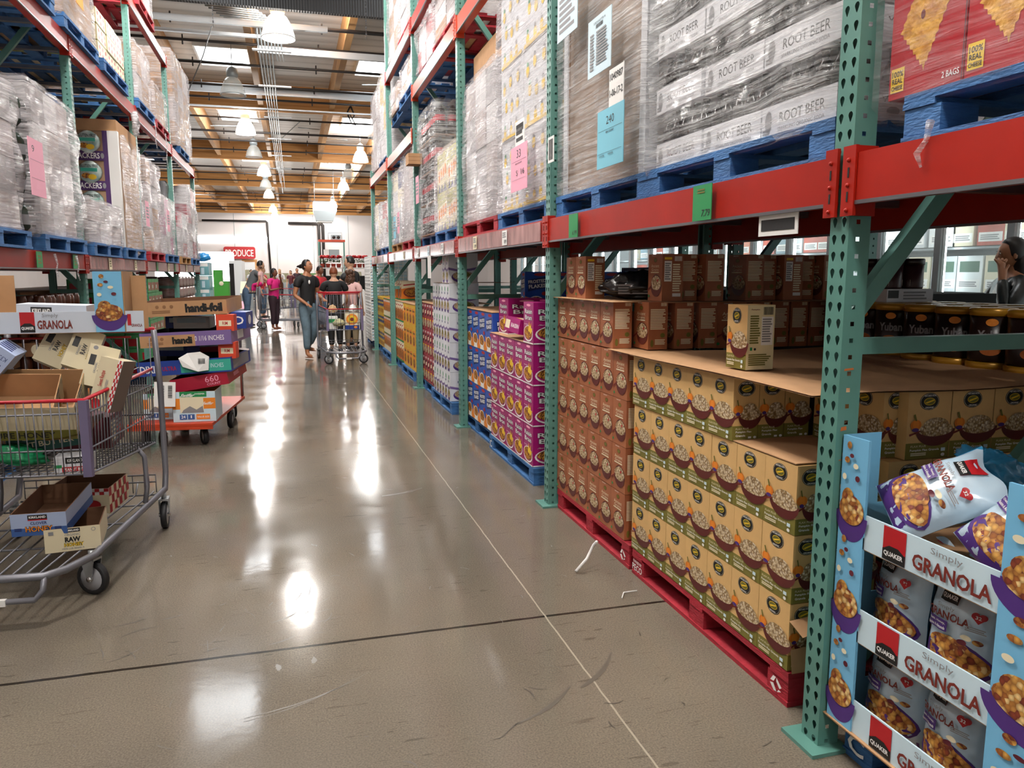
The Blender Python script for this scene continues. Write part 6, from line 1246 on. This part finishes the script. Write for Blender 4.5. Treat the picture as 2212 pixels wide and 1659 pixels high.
hf = [('t', 'handi-foil', .74, .5, .42, .62, 'ink_black', {'b': 4}), ('t', 'il', .04, .5, .05, .5, 'ink_black', {'b': 4}), ('e', .22, .65, .02, .12, 'cardboard_dark'), ('e', .3, .65, .02, .12, 'cardboard_dark'), ('e', .38, .65, .02, .12, 'cardboard_dark'), ('ln', .16, .2, .44, .42, 2, 'cardboard_dark')]
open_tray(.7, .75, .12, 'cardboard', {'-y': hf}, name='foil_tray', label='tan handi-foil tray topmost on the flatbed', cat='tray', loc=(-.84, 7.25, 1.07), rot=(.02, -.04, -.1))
for i, (x, z) in enumerate(((-.535, .705), (-.54, .935))):
    b = MB(); artbox(b, .14, .12, .135, mat('coral_card', '#d8482c', .5), {'-y': [('r', .15, .3, .85, .65, 'ink_cream'), ('t', 'RIM', .5, .48, .3, .2, 'ink_red')]}); b.obj('coral_carton', label='small coral red carton on the flatbed, %s one' % ['lower', 'upper'][i], cat='carton', loc=(x, 6.86, z), rot=(0, 0, -.14), group='coral cartons')
b = MB(); artbox(b, .14, .3, .14, 'honey_navy', {'-y': [('t', 'D', .6, .5, .5, .5, 'ink_white')], '+x': [('e', .5, .5, .2, .3, 'ink_white')]}); b.obj('navy_carton', label='navy carton behind the upper coral carton', cat='carton', loc=(-.44, 7.15, .94), rot=(0, 0, -.14))
for i, (x, y, z) in enumerate(((-1.0, 7.3, .7), (-.85, 7.4, .93), (-.95, 7.5, .93), (-.75, 7.6, .7))):
    b = MB(); artbox(b, .3, .26, .1, ['honey_navy', 'ink_white', 'honey_navy', 'red_card'][i], {'-y': [('r', .1, .5, .9, .9, 'ink_ice')]}); b.obj('small_carton', label='%s carton stuffed inside the flatbed trays, %s' % (['navy', 'white', 'farther navy', 'dark red'][i], ['lower left', 'upper middle', 'upper left', 'lower right'][i]), cat='carton', loc=(x, y, z), rot=(0, 0, .2*i-.3))
b = MB(); b.add([(-.1, 0, .0), (.02, -.03, -.04), (.1, -.02, -.03), (.11, -.02, .08), (.04, 0, .12), (-.06, .02, .11), (-.13, .01, .07)], [(0, 1, 2, 3, 4, 5, 6)], 'ink_white').add([(-.1, .004, .0), (.02, -.026, -.04), (.1, -.016, -.03), (.11, -.016, .08), (.04, .004, .12), (-.06, .024, .11), (-.13, .014, .07)], [(6, 5, 4, 3, 2, 1, 0)], 'ink_white')
art(b, lambda u, v, k: (.02+.06*u, -.024-.001*k+.0*v, .02+.05*v), [('bar', .5, .5, .9, .9, 'ink_black')]); b.obj('crumpled_paper', label='crumpled white paper with a barcode on the plate tray', cat='paper', loc=(-.79, 6.76, .65))
MB().grid(lambda u, v: (-.56+.18*u, 6.95+.3*v*(1-u*.5), .775-.02*u+.01*math.sin(v*5)), 5, 5, 'pink_card').obj('bent_flap', label='bent pinkish cardboard flap sticking out of the flatbed load', cat='flap')
MB().tube([(1.36, 3.3, .13), (1.36, 3.34, .1), (1.31, 3.3, .05), (1.24, 3.26, .01)], .0075, 'ink_white', 6).obj('white_strap', label='loose white plastic strap at the red pallets', cat='strap')
MB().tube([(1.42, 2.97, .012), (1.36, 2.98, .006), (1.33, 2.93, .006)], .003, 'ink_white', 5).obj('paper_shred', label='tiny white shred on the floor by the red pallet', cat='scrap')

# back row loads: right ones glimpsed dark, left ones added to block light
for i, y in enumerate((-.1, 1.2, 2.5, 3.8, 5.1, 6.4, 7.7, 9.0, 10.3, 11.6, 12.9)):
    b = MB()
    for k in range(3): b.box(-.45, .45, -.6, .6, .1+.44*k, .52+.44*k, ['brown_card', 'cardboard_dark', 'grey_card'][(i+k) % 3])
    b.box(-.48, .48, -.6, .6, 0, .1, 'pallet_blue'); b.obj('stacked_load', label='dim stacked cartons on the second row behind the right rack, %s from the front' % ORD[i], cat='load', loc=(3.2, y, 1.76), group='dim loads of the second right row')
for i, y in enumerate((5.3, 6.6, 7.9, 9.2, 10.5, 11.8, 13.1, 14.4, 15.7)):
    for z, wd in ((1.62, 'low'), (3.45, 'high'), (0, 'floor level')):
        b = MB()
        for k in range(3): b.box(-.5, .5, -.6, .6, .1+.37*k, .46+.37*k, ['cardboard_dark', 'jar_brown', 'can_brown'][(i+k) % 3])  # dark browns put the shade behind the rack into the carton colour
        b.box(-.5, .5, -.6, .6, 0, .1, 'jar_brown'); b.obj('stacked_load', label='added light-blocking cartons behind the left rack, %s one, %s along' % (wd, ORD[i]), cat='load', loc=(-3.45, y, z), group='added light-blocking loads behind the left rack')

for i in range(5):
    y = PL[i]+LLn+.0375
    for z in (1.49, 3.32):
        for x in (XL-1.2, XL-2.2): protoL[(0, 'paint_red')].put((x, y, z), (0, 0, math.pi), label='dim red beam of the row behind the left rack, %s bay' % ORD[i], group='dim beams behind the left rack')
# ================================================================ people
DG = lambda: bpy.context.evaluated_depsgraph_get()
def skin(name, joints, edges, root, m_, sub=1):
    """joints: list of (pos, rx, ry). returns evaluated mesh"""
    me = bpy.data.meshes.new(name); me.from_pydata([tuple(j[0]) for j in joints], edges, []); o = bpy.data.objects.new(name, me); COL.objects.link(o)
    md = o.modifiers.new('skin', 'SKIN'); md.use_smooth_shade = True
    sv = me.skin_vertices[0].data
    for i, j in enumerate(joints): sv[i].radius = (j[1], j[2]); sv[i].use_root = (i == root)
    if sub: s = o.modifiers.new('sub', 'SUBSURF'); s.levels = sub; s.render_levels = sub
    bpy.context.view_layer.update()
    r = bpy.data.meshes.new_from_object(o.evaluated_get(DG())); bpy.data.objects.remove(o); bpy.data.meshes.remove(me)
    r.materials.clear(); r.materials.append(MATS[m_]); return r
def V(*a): return Vector(a)
mat('skin_light', '#c99a7c', .5); mat('skin_tan', '#a8714f', .5); mat('skin_brown', '#7a4a33', .5)
mat('hair_black', '#15110f', .45); mat('hair_brown', '#4a2d1a', .5, vary=.3, vscale=30, bump=.6, bscale=50); mat('hair_ginger', '#7a3c1c', .55); mat('hair_blond', '#c09a5c', .5); mat('lips', '#8a4238', .5)
def person(label, loc, rz, h=1.62, skin_='skin_tan', shirt='ink_black', pants='jeans', hair='hair_black', style='short', la=None, ra=None, ll=None, rl=None, lean=0, shoes=None, sleeve=.55, head_yaw=0, head_pitch=0, seated=False, group=None, build=1.0, skirt=None, jacket=False):
    """faces local -y; la/ra = (elbow, hand) offsets from the shoulder, ll/rl = (knee, ankle) offsets from the hip, in units of height"""
    r = empty('person', label, 'person', loc, rz, group)
    hp = .525*h; sh_z = .815*h; s = build
    L_ = lambda z: -lean*max(0, z-hp)/h        # forward lean in -y
    P = lambda x, y, z: V(x*h, y*h+L_(z*h)*h, z*h)
    J = []; E_ = []
    def j(p, rx, ry=None): J.append((p, rx*h, (ry or rx)*h)); return len(J)-1
    def e(a, b): E_.append((a, b))
    pel = j(P(0, 0, .53), .072*s, .06*s); wst = j(P(0, 0, .63), .066*s, .055*s); ch = j(P(0, -.005, .74), .078*s, .06*s); nb = j(P(0, 0, .82), .04, .036); nk = j(P(0, -.005, .865), .03, .03); hd = j(P(0, -.012, .9), .034)
    e(pel, wst); e(wst, ch); e(ch, nb); e(nb, nk); e(nk, hd)
    la = la or (V(.03, .01, -.17), V(.03, -.05, -.32)); ra = ra or (V(-.03, .01, -.17), V(-.03, -.05, -.32)); arm = {}
    for sd, (el, hn) in ((1, la), (-1, ra)):
        sp = P(sd*.105*s, 0, .8); a = j(sp, .034); b = j(sp+el*h, .024); c = j(sp+hn*h, .0165)
        e(ch, a) if 0 else e(nb, a); e(a, b); e(b, c); arm[sd] = (sp, sp+el*h, sp+hn*h)
        d = (hn-el).normalized(); side = d.cross(V(0, 0, 1)); side = side.normalized() if side.length > .1 else V(0, 1, 0)
        pm = sp+hn*h+d*.032*h; pj_ = j(pm, .016, .01); e(c, pj_)
        up = side.cross(d)
        for q in range(4):
            o_ = side*(.013*(q-1.5))*h; f1 = j(pm+o_+d*.022*h, .0062); f2 = j(pm+o_*1.1+d*(.038-.004*abs(q-1.3))*h-up*.008*h, .0052); e(pj_, f1); e(f1, f2)
        t1 = j(sp+hn*h+d*.02*h+side*.02*h-up*.004*h, .0065); t2 = j(sp+hn*h+d*.038*h+side*.032*h-up*.006*h, .0055); e(c, t1); e(t1, t2)
    ll = ll or (V(.0, -.01, -.25), V(.0, .01, -.48)); rl = rl or (V(-.0, -.01, -.25), V(-.0, .01, -.48)); leg = {}
    for sd, (kn, an) in ((1, ll), (-1, rl)):
        q = P(sd*.05, 0, .515); a = j(q, .052*s); b = j(q+kn*h, .036); c = j(q+an*h, .023)
        f0 = j(q+an*h+V(0, -.03, -.018)*h, .022, .018); f1 = j(q+an*h+V(sd*.008, -.09, -.025)*h, .022, .012)
        e(pel, a); e(a, b); e(b, c); e(c, f0); e(f0, f1); leg[sd] = (q, q+kn*h, q+an*h)
    bm = skin('body', J, E_, 0, skin_)
    # head joined to the body mesh
    B = MB(); mi = B.mi(skin_)
    B.v = [tuple(v.co) for v in bm.vertices]; B.f = [list(p.vertices) for p in bm.polygons]; B.m = [mi]*len(B.f); B.sm = [True]*len(B.f); bpy.data.meshes.remove(bm)
    hc = P(0, -.018, .93); k = h/1.7
    HM = Matrix.Translation(hc) @ Matrix.Rotation(head_yaw, 4, 'Z') @ Matrix.Rotation(head_pitch, 4, 'X')
    def hf(p, q):
        y = q.y; x = q.x; z = q.z
        if z < 0: x *= 1-.32*(-p.z)**1.5; y = y*(1-.12*(-p.z)) - (.012*k if p.y < 0 else -.01*k)*(-p.z)
        if p.y < -.5 and abs(p.x) < .22 and -.32 < p.z < .12: y -= .016*k*(1-abs(p.x)/.22)*(1-abs(p.z+.2)/.35 if abs(p.z+.2) < .35 else 0)
        if p.y < -.6 and .18 < abs(p.x) < .5 and -.02 < p.z < .2: y += .005*k
        return Vector((x, y, z))
    B.ball((0, 0, 0), (.074*k, .094*k, .115*k), skin_, 28, 20, HM, hf)
    for sx in (-1, 1):
        B.ball((sx*.03*k, -.083*k, .008*k), (.012*k, .006*k, .0055*k), 'ink_white', 8, 6, HM); B.ball((sx*.03*k, -.088*k, .008*k), (.005*k, .003*k, .005*k), 'ink_black', 6, 5, HM)
        B.box(sx*.03*k-.015*k, sx*.03*k+.015*k, -.092*k, -.084*k, .023*k, .027*k, 'hair_black', HM); B.ball((sx*.075*k, .005*k, -.008*k), (.008*k, .016*k, .025*k), skin_, 8, 6, HM)
    B.ball((0, -.085*k, -.052*k), (.02*k, .008*k, .007*k), 'lips', 8, 6, HM)
    B.obj('body', r)
    # hair
    hb = MB(); cap = lambda p, q: q if not (p.y < -.25 and p.z < .42) else Vector((q.x*.9, q.y*.62, q.z*.95))
    hb.ball((0, .008*k, .015*k), (.083*k, .1*k, .118*k), hair, 20, 14, HM, lambda p, q: (Vector((q.x, q.y, max(q.z, -.03*k))) if style == 'short' else Vector((q.x, q.y, max(q.z, -.06*k)))) if not (p.y < -.2 and p.z < .45) else Vector((q.x*.93, max(q.y, -.045*k), max(q.z, -.02*k))))
    if style == 'pony': hb.ball((0, .12*k, .03*k), (.03*k, .07*k, .04*k), hair, 10, 8, HM).ball((0, .18*k, .04*k), (.015*k, .05*k, .02*k), hair, 8, 6, HM)
    if style == 'long': hb.ball((0, .055*k, -.09*k), (.085*k, .06*k, .15*k), hair, 14, 10, HM).ball((0, .06*k, -.2*k), (.06*k, .04*k, .09*k), hair, 12, 8, HM)
    if style == 'curly':
        hb.ball((0, .035*k, -.08*k), (.1*k, .085*k, .17*k), hair, 16, 12, HM)
        g = random.Random(3)
        for i in range(60): a = g.uniform(-1.3, 1.3); z = g.uniform(-.33, .08); hb.ball((math.sin(a)*.085*k*(1.1-.6*abs(z)), math.cos(a)*.075*k+.02*k, z*k), (.03*k, .03*k, .04*k), hair, 7, 5, HM)
    hb.obj('hair', r)
    if style == 'cap': pass
    # shirt
    J2 = []; E2 = []
    def j2(p, rx, ry=None): J2.append((p, rx*h, (ry or rx)*h)); return len(J2)-1
    a = j2(P(0, 0, .475 if not jacket else .43), .092*s, .08*s); b = j2(P(0, 0, .62), .088*s, .074*s); c = j2(P(0, -.005, .74), .1*s, .078*s); d = j2(P(0, 0, .815), .062, .054); d2 = j2(P(0, 0, .848), .045, .042)
    E2 += [(a, b), (b, c), (c, d), (d, d2)]
    for sd in (1, -1):
        sp, el, hn = arm[sd]; u = j2(sp, .044); E2.append((d, u))
        if sleeve <= 1: w = j2(sp.lerp(el, sleeve), .044); E2.append((u, w))
        else: w = j2(el, .033); w2 = j2(el.lerp(hn, sleeve-1), .026); E2 += [(u, w), (w, w2)]
    me = skin('shirt', J2, E2, 1, shirt); o = bpy.data.objects.new('shirt' if not jacket else 'jacket', me); COL.objects.link(o); o.parent = r
    # trousers
    J3 = []; E3 = []
    def j3(p, rx, ry=None): J3.append((p, rx*h, (ry or rx)*h)); return len(J3)-1
    a = j3(P(0, 0, .6), .08*s, .068*s); b = j3(P(0, 0, .52), .085*s, .078*s); E3.append((a, b))
    for sd in (1, -1):
        q, kn, an = leg[sd]; u = j3(q+V(0, 0, -.03*h), .066*s); v = j3(kn, .048); w = j3(kn.lerp(an, .86), .036); E3 += [(b, u), (u, v), (v, w)]
    me = skin('trousers', J3, E3, 1, pants); o = bpy.data.objects.new('trousers', me); COL.objects.link(o); o.parent = r
    for sd in (1, -1):
        q, kn, an = leg[sd]; m = MB()
        if shoes == 'flip': m.ball(an+V(sd*.008, -.045, -.036)*h, (.024*h, .075*h, .006*h), 'sole', 12, 6).tube([an+V(-.012, -.05, -.02)*h, an+V(sd*.008, -.075, -.014)*h, an+V(.026, -.05, -.02)*h], .003*h, 'sole', 5)
        else: m.ball(an+V(sd*.006, -.04, -.022)*h, (.028*h, .082*h, .03*h), shoes or 'rubber', 12, 8, fn=lambda p, q_: Vector((q_.x, q_.y, max(q_.z, -.018*h)*(1.0 if p.y > -.2 else .75))))
        m.obj('shoe', r)
    return r
mat('jeans', '#4a6078', .8, vary=.2, vscale=14); mat('jeans_light', '#5f7480', .8, vary=.25, vscale=10); mat('tee_grey', '#5c6062', .8); mat('tee_pink', '#d81a78', .7); mat('plum', '#2c1420', .7)
mat('pale_pink', '#e0b4b0', .7); mat('tee_red', '#c02430', .7); mat('coat_white', '#d8d8da', .7); mat('khaki', '#8a7a60', .8); mat('leather', '#262b2b', .32, bump=.3, bscale=20); mat('sole', '#7a5038', .6); mat('tee_black', '#101012', .75)
w = person('woman in black tee and rolled jeans walking along the aisle', (.24, 13.45, .045), .62, 1.6, 'skin_tan', 'tee_black', 'jeans_light', 'hair_black', 'pony', la=(V(.045, .02, -.17), V(.0, -.13, -.21)), ra=(V(-.04, .02, -.17), V(.02, -.09, -.25)), ll=(V(.01, -.04, -.24), V(.015, .1, -.44)), rl=(V(.0, -.04, -.25), V(.0, -.03, -.495)), shoes='flip', head_yaw=.3, head_pitch=-.2)
m = MB(); m.ball((-.045, -.128, 1.23), (.02, .012, .035), 'ink_white', 8, 6); m.obj('shirt_emblem', w)
person('person in bright pink tee and dark trousers with hand at mouth', (-.45, 20.4, .03), 1.0, 1.52, 'skin_brown', 'tee_pink', 'plum', 'hair_black', 'long', la=(V(.02, -.07, -.13), V(-.07, -.105, .055)), ra=(V(-.03, -.03, -.16), V(.03, -.13, -.13)), shoes='flip', build=1.15, head_yaw=.2)
person('person in grey tee and jeans leaning on a cart handle', (-1.2, 22.2, .03), 1.9, 1.74, 'skin_light', 'tee_grey', 'jeans', 'hair_black', 'short', la=(V(.02, -.14, -.11), V(.01, -.3, -.17)), ra=(V(-.02, -.14, -.11), V(-.01, -.3, -.17)), lean=.55, ll=(V(0, -.02, -.25), V(0, .08, -.47)), rl=(V(0, .01, -.25), V(0, .02, -.49)), build=1.05)
person('child in black tee standing behind the loaded cart, seen from behind', (.72, 14.15, .03), math.pi+.1, 1.5, 'skin_light', 'tee_black', 'rubber', 'hair_ginger', 'short', la=(V(.05, -.02, -.16), V(.03, -.1, -.22)), ra=(V(-.05, -.02, -.16), V(-.03, -.1, -.22)), build=1.1)
person('child with long curly brown hair in pale pink top by the cart', (1.03, 14.5, .03), math.pi-.3, 1.46, 'skin_light', 'pale_pink', 'khaki', 'hair_brown', 'curly', la=(V(.04, -.02, -.16), V(.06, -.1, -.24)), build=1.0)
person('adult with short dark hair behind the curly haired child', (1.12, 15.5, .03), -2.2, 1.72, 'skin_light', 'rubber', 'rubber', 'hair_black', 'short', la=(V(.05, -.08, -.13), V(.06, -.22, -.12)), shoes='rubber', head_yaw=.4)
person('person in red tee partly hidden by the walking woman', (.66, 19.8, .03), .9, 1.58, 'skin_brown', 'tee_red', 'jeans', 'hair_black', 'short', build=1.15)
person('blond person in red top beyond the grey tee person', (-.92, 26, .03), 1.2, 1.62, 'skin_light', 'tee_red', 'jeans', 'hair_blond', 'short', la=(V(.02, -.1, -.14), V(0, -.2, -.15)))
person('person in long white jacket facing the camera far down the aisle', (-.64, 45, .04), .0, 1.66, 'skin_light', 'coat_white', 'plum', 'hair_blond', 'long', la=(V(.04, -.03, -.15), V(-.04, -.1, -.1)), ra=(V(-.04, -.03, -.15), V(.04, -.1, -.1)), jacket=True, sleeve=1.7, build=1.1)
person('far person in plum top beside the white jacket', (-.05, 44, .04), -.3, 1.58, 'skin_light', 'ink_maroon', 'jeans', 'hair_brown', 'long')
person('far person in white shirt left of the crowd', (-2.1, 44, .04), .4, 1.62, 'skin_light', 'coat_white', 'jeans', 'hair_black', 'short')
person('far person in red behind the crowd', (-1.6, 47, .04), -.4, 1.6, 'skin_light', 'tee_red', 'plum', 'hair_brown', 'short')
person('far person in dark top with dark hair in the crowd', (.3, 47, .04), .2, 1.72, 'skin_tan', 'plum', 'jeans', 'hair_black', 'short')
person('far person in pale top right of the walking woman', (1.35, 44, .04), 0, 1.6, 'skin_light', 'pale_pink', 'jeans', 'hair_blond', 'short')
person('small child in pink trousers riding in the grey tee person cart', (-.78, 21.3, .68), -1.9, .95, 'skin_light', 'pale_pink', 'tee_pink', 'hair_brown', 'short', ll=(V(.02, -.2, -.03), V(.03, -.22, -.24)), rl=(V(-.02, -.2, -.03), V(-.03, -.22, -.24)))
person('woman in dark leather jacket with hand to her face beyond the coffee cans', (4.85, 4.25, .03), -2.05, 1.62, 'skin_tan', 'leather', 'rubber', 'hair_black', 'long', la=(V(.04, -.09, -.12), V(-.035, -.085, .055)), ra=(V(-.03, -.08, -.15), V(0, -.18, -.1)), sleeve=1.85, build=1.2, jacket=True, head_yaw=-.1)
# ================================================================ more carts and their goods
cart('loaded shopping cart in mid aisle with crackers and bags', (.77, 12.85, 0), .03, dense=False)
cart('shopping cart pushed by the person in grey tee', (-.4, 21.4, 0), 1.75, dense=False)
cart('red handled cart empty near the white jacket person', (-.1, 30, 0), 1.6, dense=False)
b = MB(); artbox(b, .22, .14, .26, 'ink_cream', {'-y': [('e', .5, .6, .42, .34, 'ink_orange'), ('e', .5, .6, .3, .24, 'ink_yellow'), ('e', .5, .6, .14, .11, 'ink_brown'), ('r', 0, 0, 1, .24, 'honey_navy'), ('e', .75, .12, .12, .08, 'ink_orange')]}); b.obj('cracker_carton', label='carton with big orange ring print in the mid aisle cart', cat='carton', loc=(.9, 12.6, .535))
sack(.2, .16, .08, mat('bag_mesh', '#b9b48c', .6, vary=.3, vscale=20)).obj('produce_bag', label='pale mesh bag in the mid aisle cart', cat='bag', loc=(.7, 12.62, .62))
b = MB(); artbox(b, .16, .16, .2, 'ink_white', {'-y': [('r', 0, .5, 1, .8, 'ink_green')]}); b.obj('milk_carton', label='white and green carton in the mid aisle cart', cat='carton', loc=(.6, 12.72, .535))
sack(.16, .14, .09, mat('paper_bag', '#c8a67c', .7)).obj('paper_bag', label='small tan paper bag above the mid aisle cart rim', cat='bag', loc=(.62, 12.95, .82))
sack(.14, .12, .09, 'ink_white').obj('white_bag', label='small white bag above the mid aisle cart rim', cat='bag', loc=(.95, 13.0, .82))
# ================================================================ flowers and far stands
mat('leaf', '#3c6a2c', .6); mat('petal', '#c81c24', .5); mat('pot', '#a83a28', .5)
fl = MB(); g = random.Random(11); fl.lathe([(.06, 0), (.08, .12), (.085, .14)], 'pot', 10)
for i in range(26):
    a, q = g.uniform(0, 6.28), g.uniform(.03, .16); z = .18+g.uniform(0, .12)
    c = Vector((math.cos(a)*q, math.sin(a)*q, z)); d = Vector((math.cos(a)*.09, math.sin(a)*.09, .03)); s_ = Vector((-math.sin(a)*.03, math.cos(a)*.03, 0)); fl.add([c-s_*.3, c+d*.5+s_, c+d, c+d*.5-s_], [(0, 1, 2, 3)], 'leaf')
for i in range(9):
    a = g.uniform(0, 6.28); q = g.uniform(.03, .13); fl.ball((math.cos(a)*q, math.sin(a)*q, .36+g.uniform(0, .08)), (.045, .045, .03), 'petal', 7, 5)
for i in range(14):
    a, q = g.uniform(0, 6.28), g.uniform(.0, .13); z = .33+g.uniform(0, .1); c = Vector((math.cos(a)*q, math.sin(a)*q, z))
    for k in range(6):
        b_ = k*1.05+a; d = Vector((math.cos(b_)*.06, math.sin(b_)*.06, .015)); s_ = Vector((-math.sin(b_)*.02, math.cos(b_)*.02, 0)); fl.add([c, c+d*.5+s_, c+d, c+d*.5-s_], [(0, 1, 2, 3)], 'petal')
FL = Once(fl.obj('poinsettia', label='f', cat='plant'))
for q, (x0, nm) in enumerate(((1.0, 'left'), (1.98, 'right'))):
    s_ = empty('flower_rack', 'white flower rack full of red poinsettias, %s one' % nm, 'rack', (x0, 30, 0))
    for z in (.75, 1.62): MB().box(0, .9, 0, .6, z, z+.04, 'lamp_white').obj('shelf', s_)
    for x in (0, .87): MB().box(x, x+.03, 0, .03, 0, 2.1, 'lamp_white').obj('post', s_); MB().box(x, x+.03, .57, .6, 0, 2.1, 'lamp_white').obj('post', s_)
    for k in range(4):
        for j in range(2): FL.put((x0+.14+.2*k, 30.14+.28*j, 1.662), (0, 0, g.uniform(0, 6)), label='red poinsettia on the %s white rack, %s from the left, %s row' % (nm, ORD[k] if k else 'first', ['front', 'rear'][j]), group='red poinsettias')
    MB().box(x0+.05, x0+.85, 30.05, 30.5, .792, 1.35, 'dark_void').obj('dark_crate', label='dark crate on the lower shelf of the %s flower rack' % nm, cat='crate')
b = MB(); artbox(b, .7, .5, .95, 'lamp_white', {'-y': [('ln', .2, .7, .8, .8, 1, 'ink_red')]}); b.obj('demo_table', label='white demo stand behind the curly haired child', cat='stand', loc=(1.75, 24, 0))
mat('display_mix', '#b8a890', .5, vary=.4, vscale=16, col2='#5c6a4c')
for i, (x, y, w_, h_, c_, nm) in enumerate([(-3.3, 52, 1.4, 1.7, 'display_mix', 'far mixed produce stand left of the crowd'), (-1.4, 60, 2.4, 1.5, 'display_mix', 'far mixed produce stand behind the crowd'), (1.2, 62, 1.8, 1.5, 'leaf', 'far green produce stand behind the crowd'), (-1.9, 35, .5, 1.1, 'ink_cream', 'small cream stand near the cooler'), (-1.8, 27, .5, .5, 'ink_pink', 'low pinkish stack past the pouches'), (4, 58, 2, 1.6, 'display_mix', 'far produce stand at the right')]):
    b = MB(); b.box(-w_/2, w_/2, 0, .8, 0, h_*.55, 'duct_grey').add([(-w_/2, 0, h_*.55), (w_/2, 0, h_*.55), (w_/2, .8, h_), (-w_/2, .8, h_), (w_/2, .8, h_*.55), (-w_/2, .8, h_*.55)], [(0, 1, 2, 3), (1, 4, 2), (0, 3, 5), (3, 2, 4, 5)], c_); b.obj('produce_stand', label=nm, cat='stand', loc=(x, y, 0))
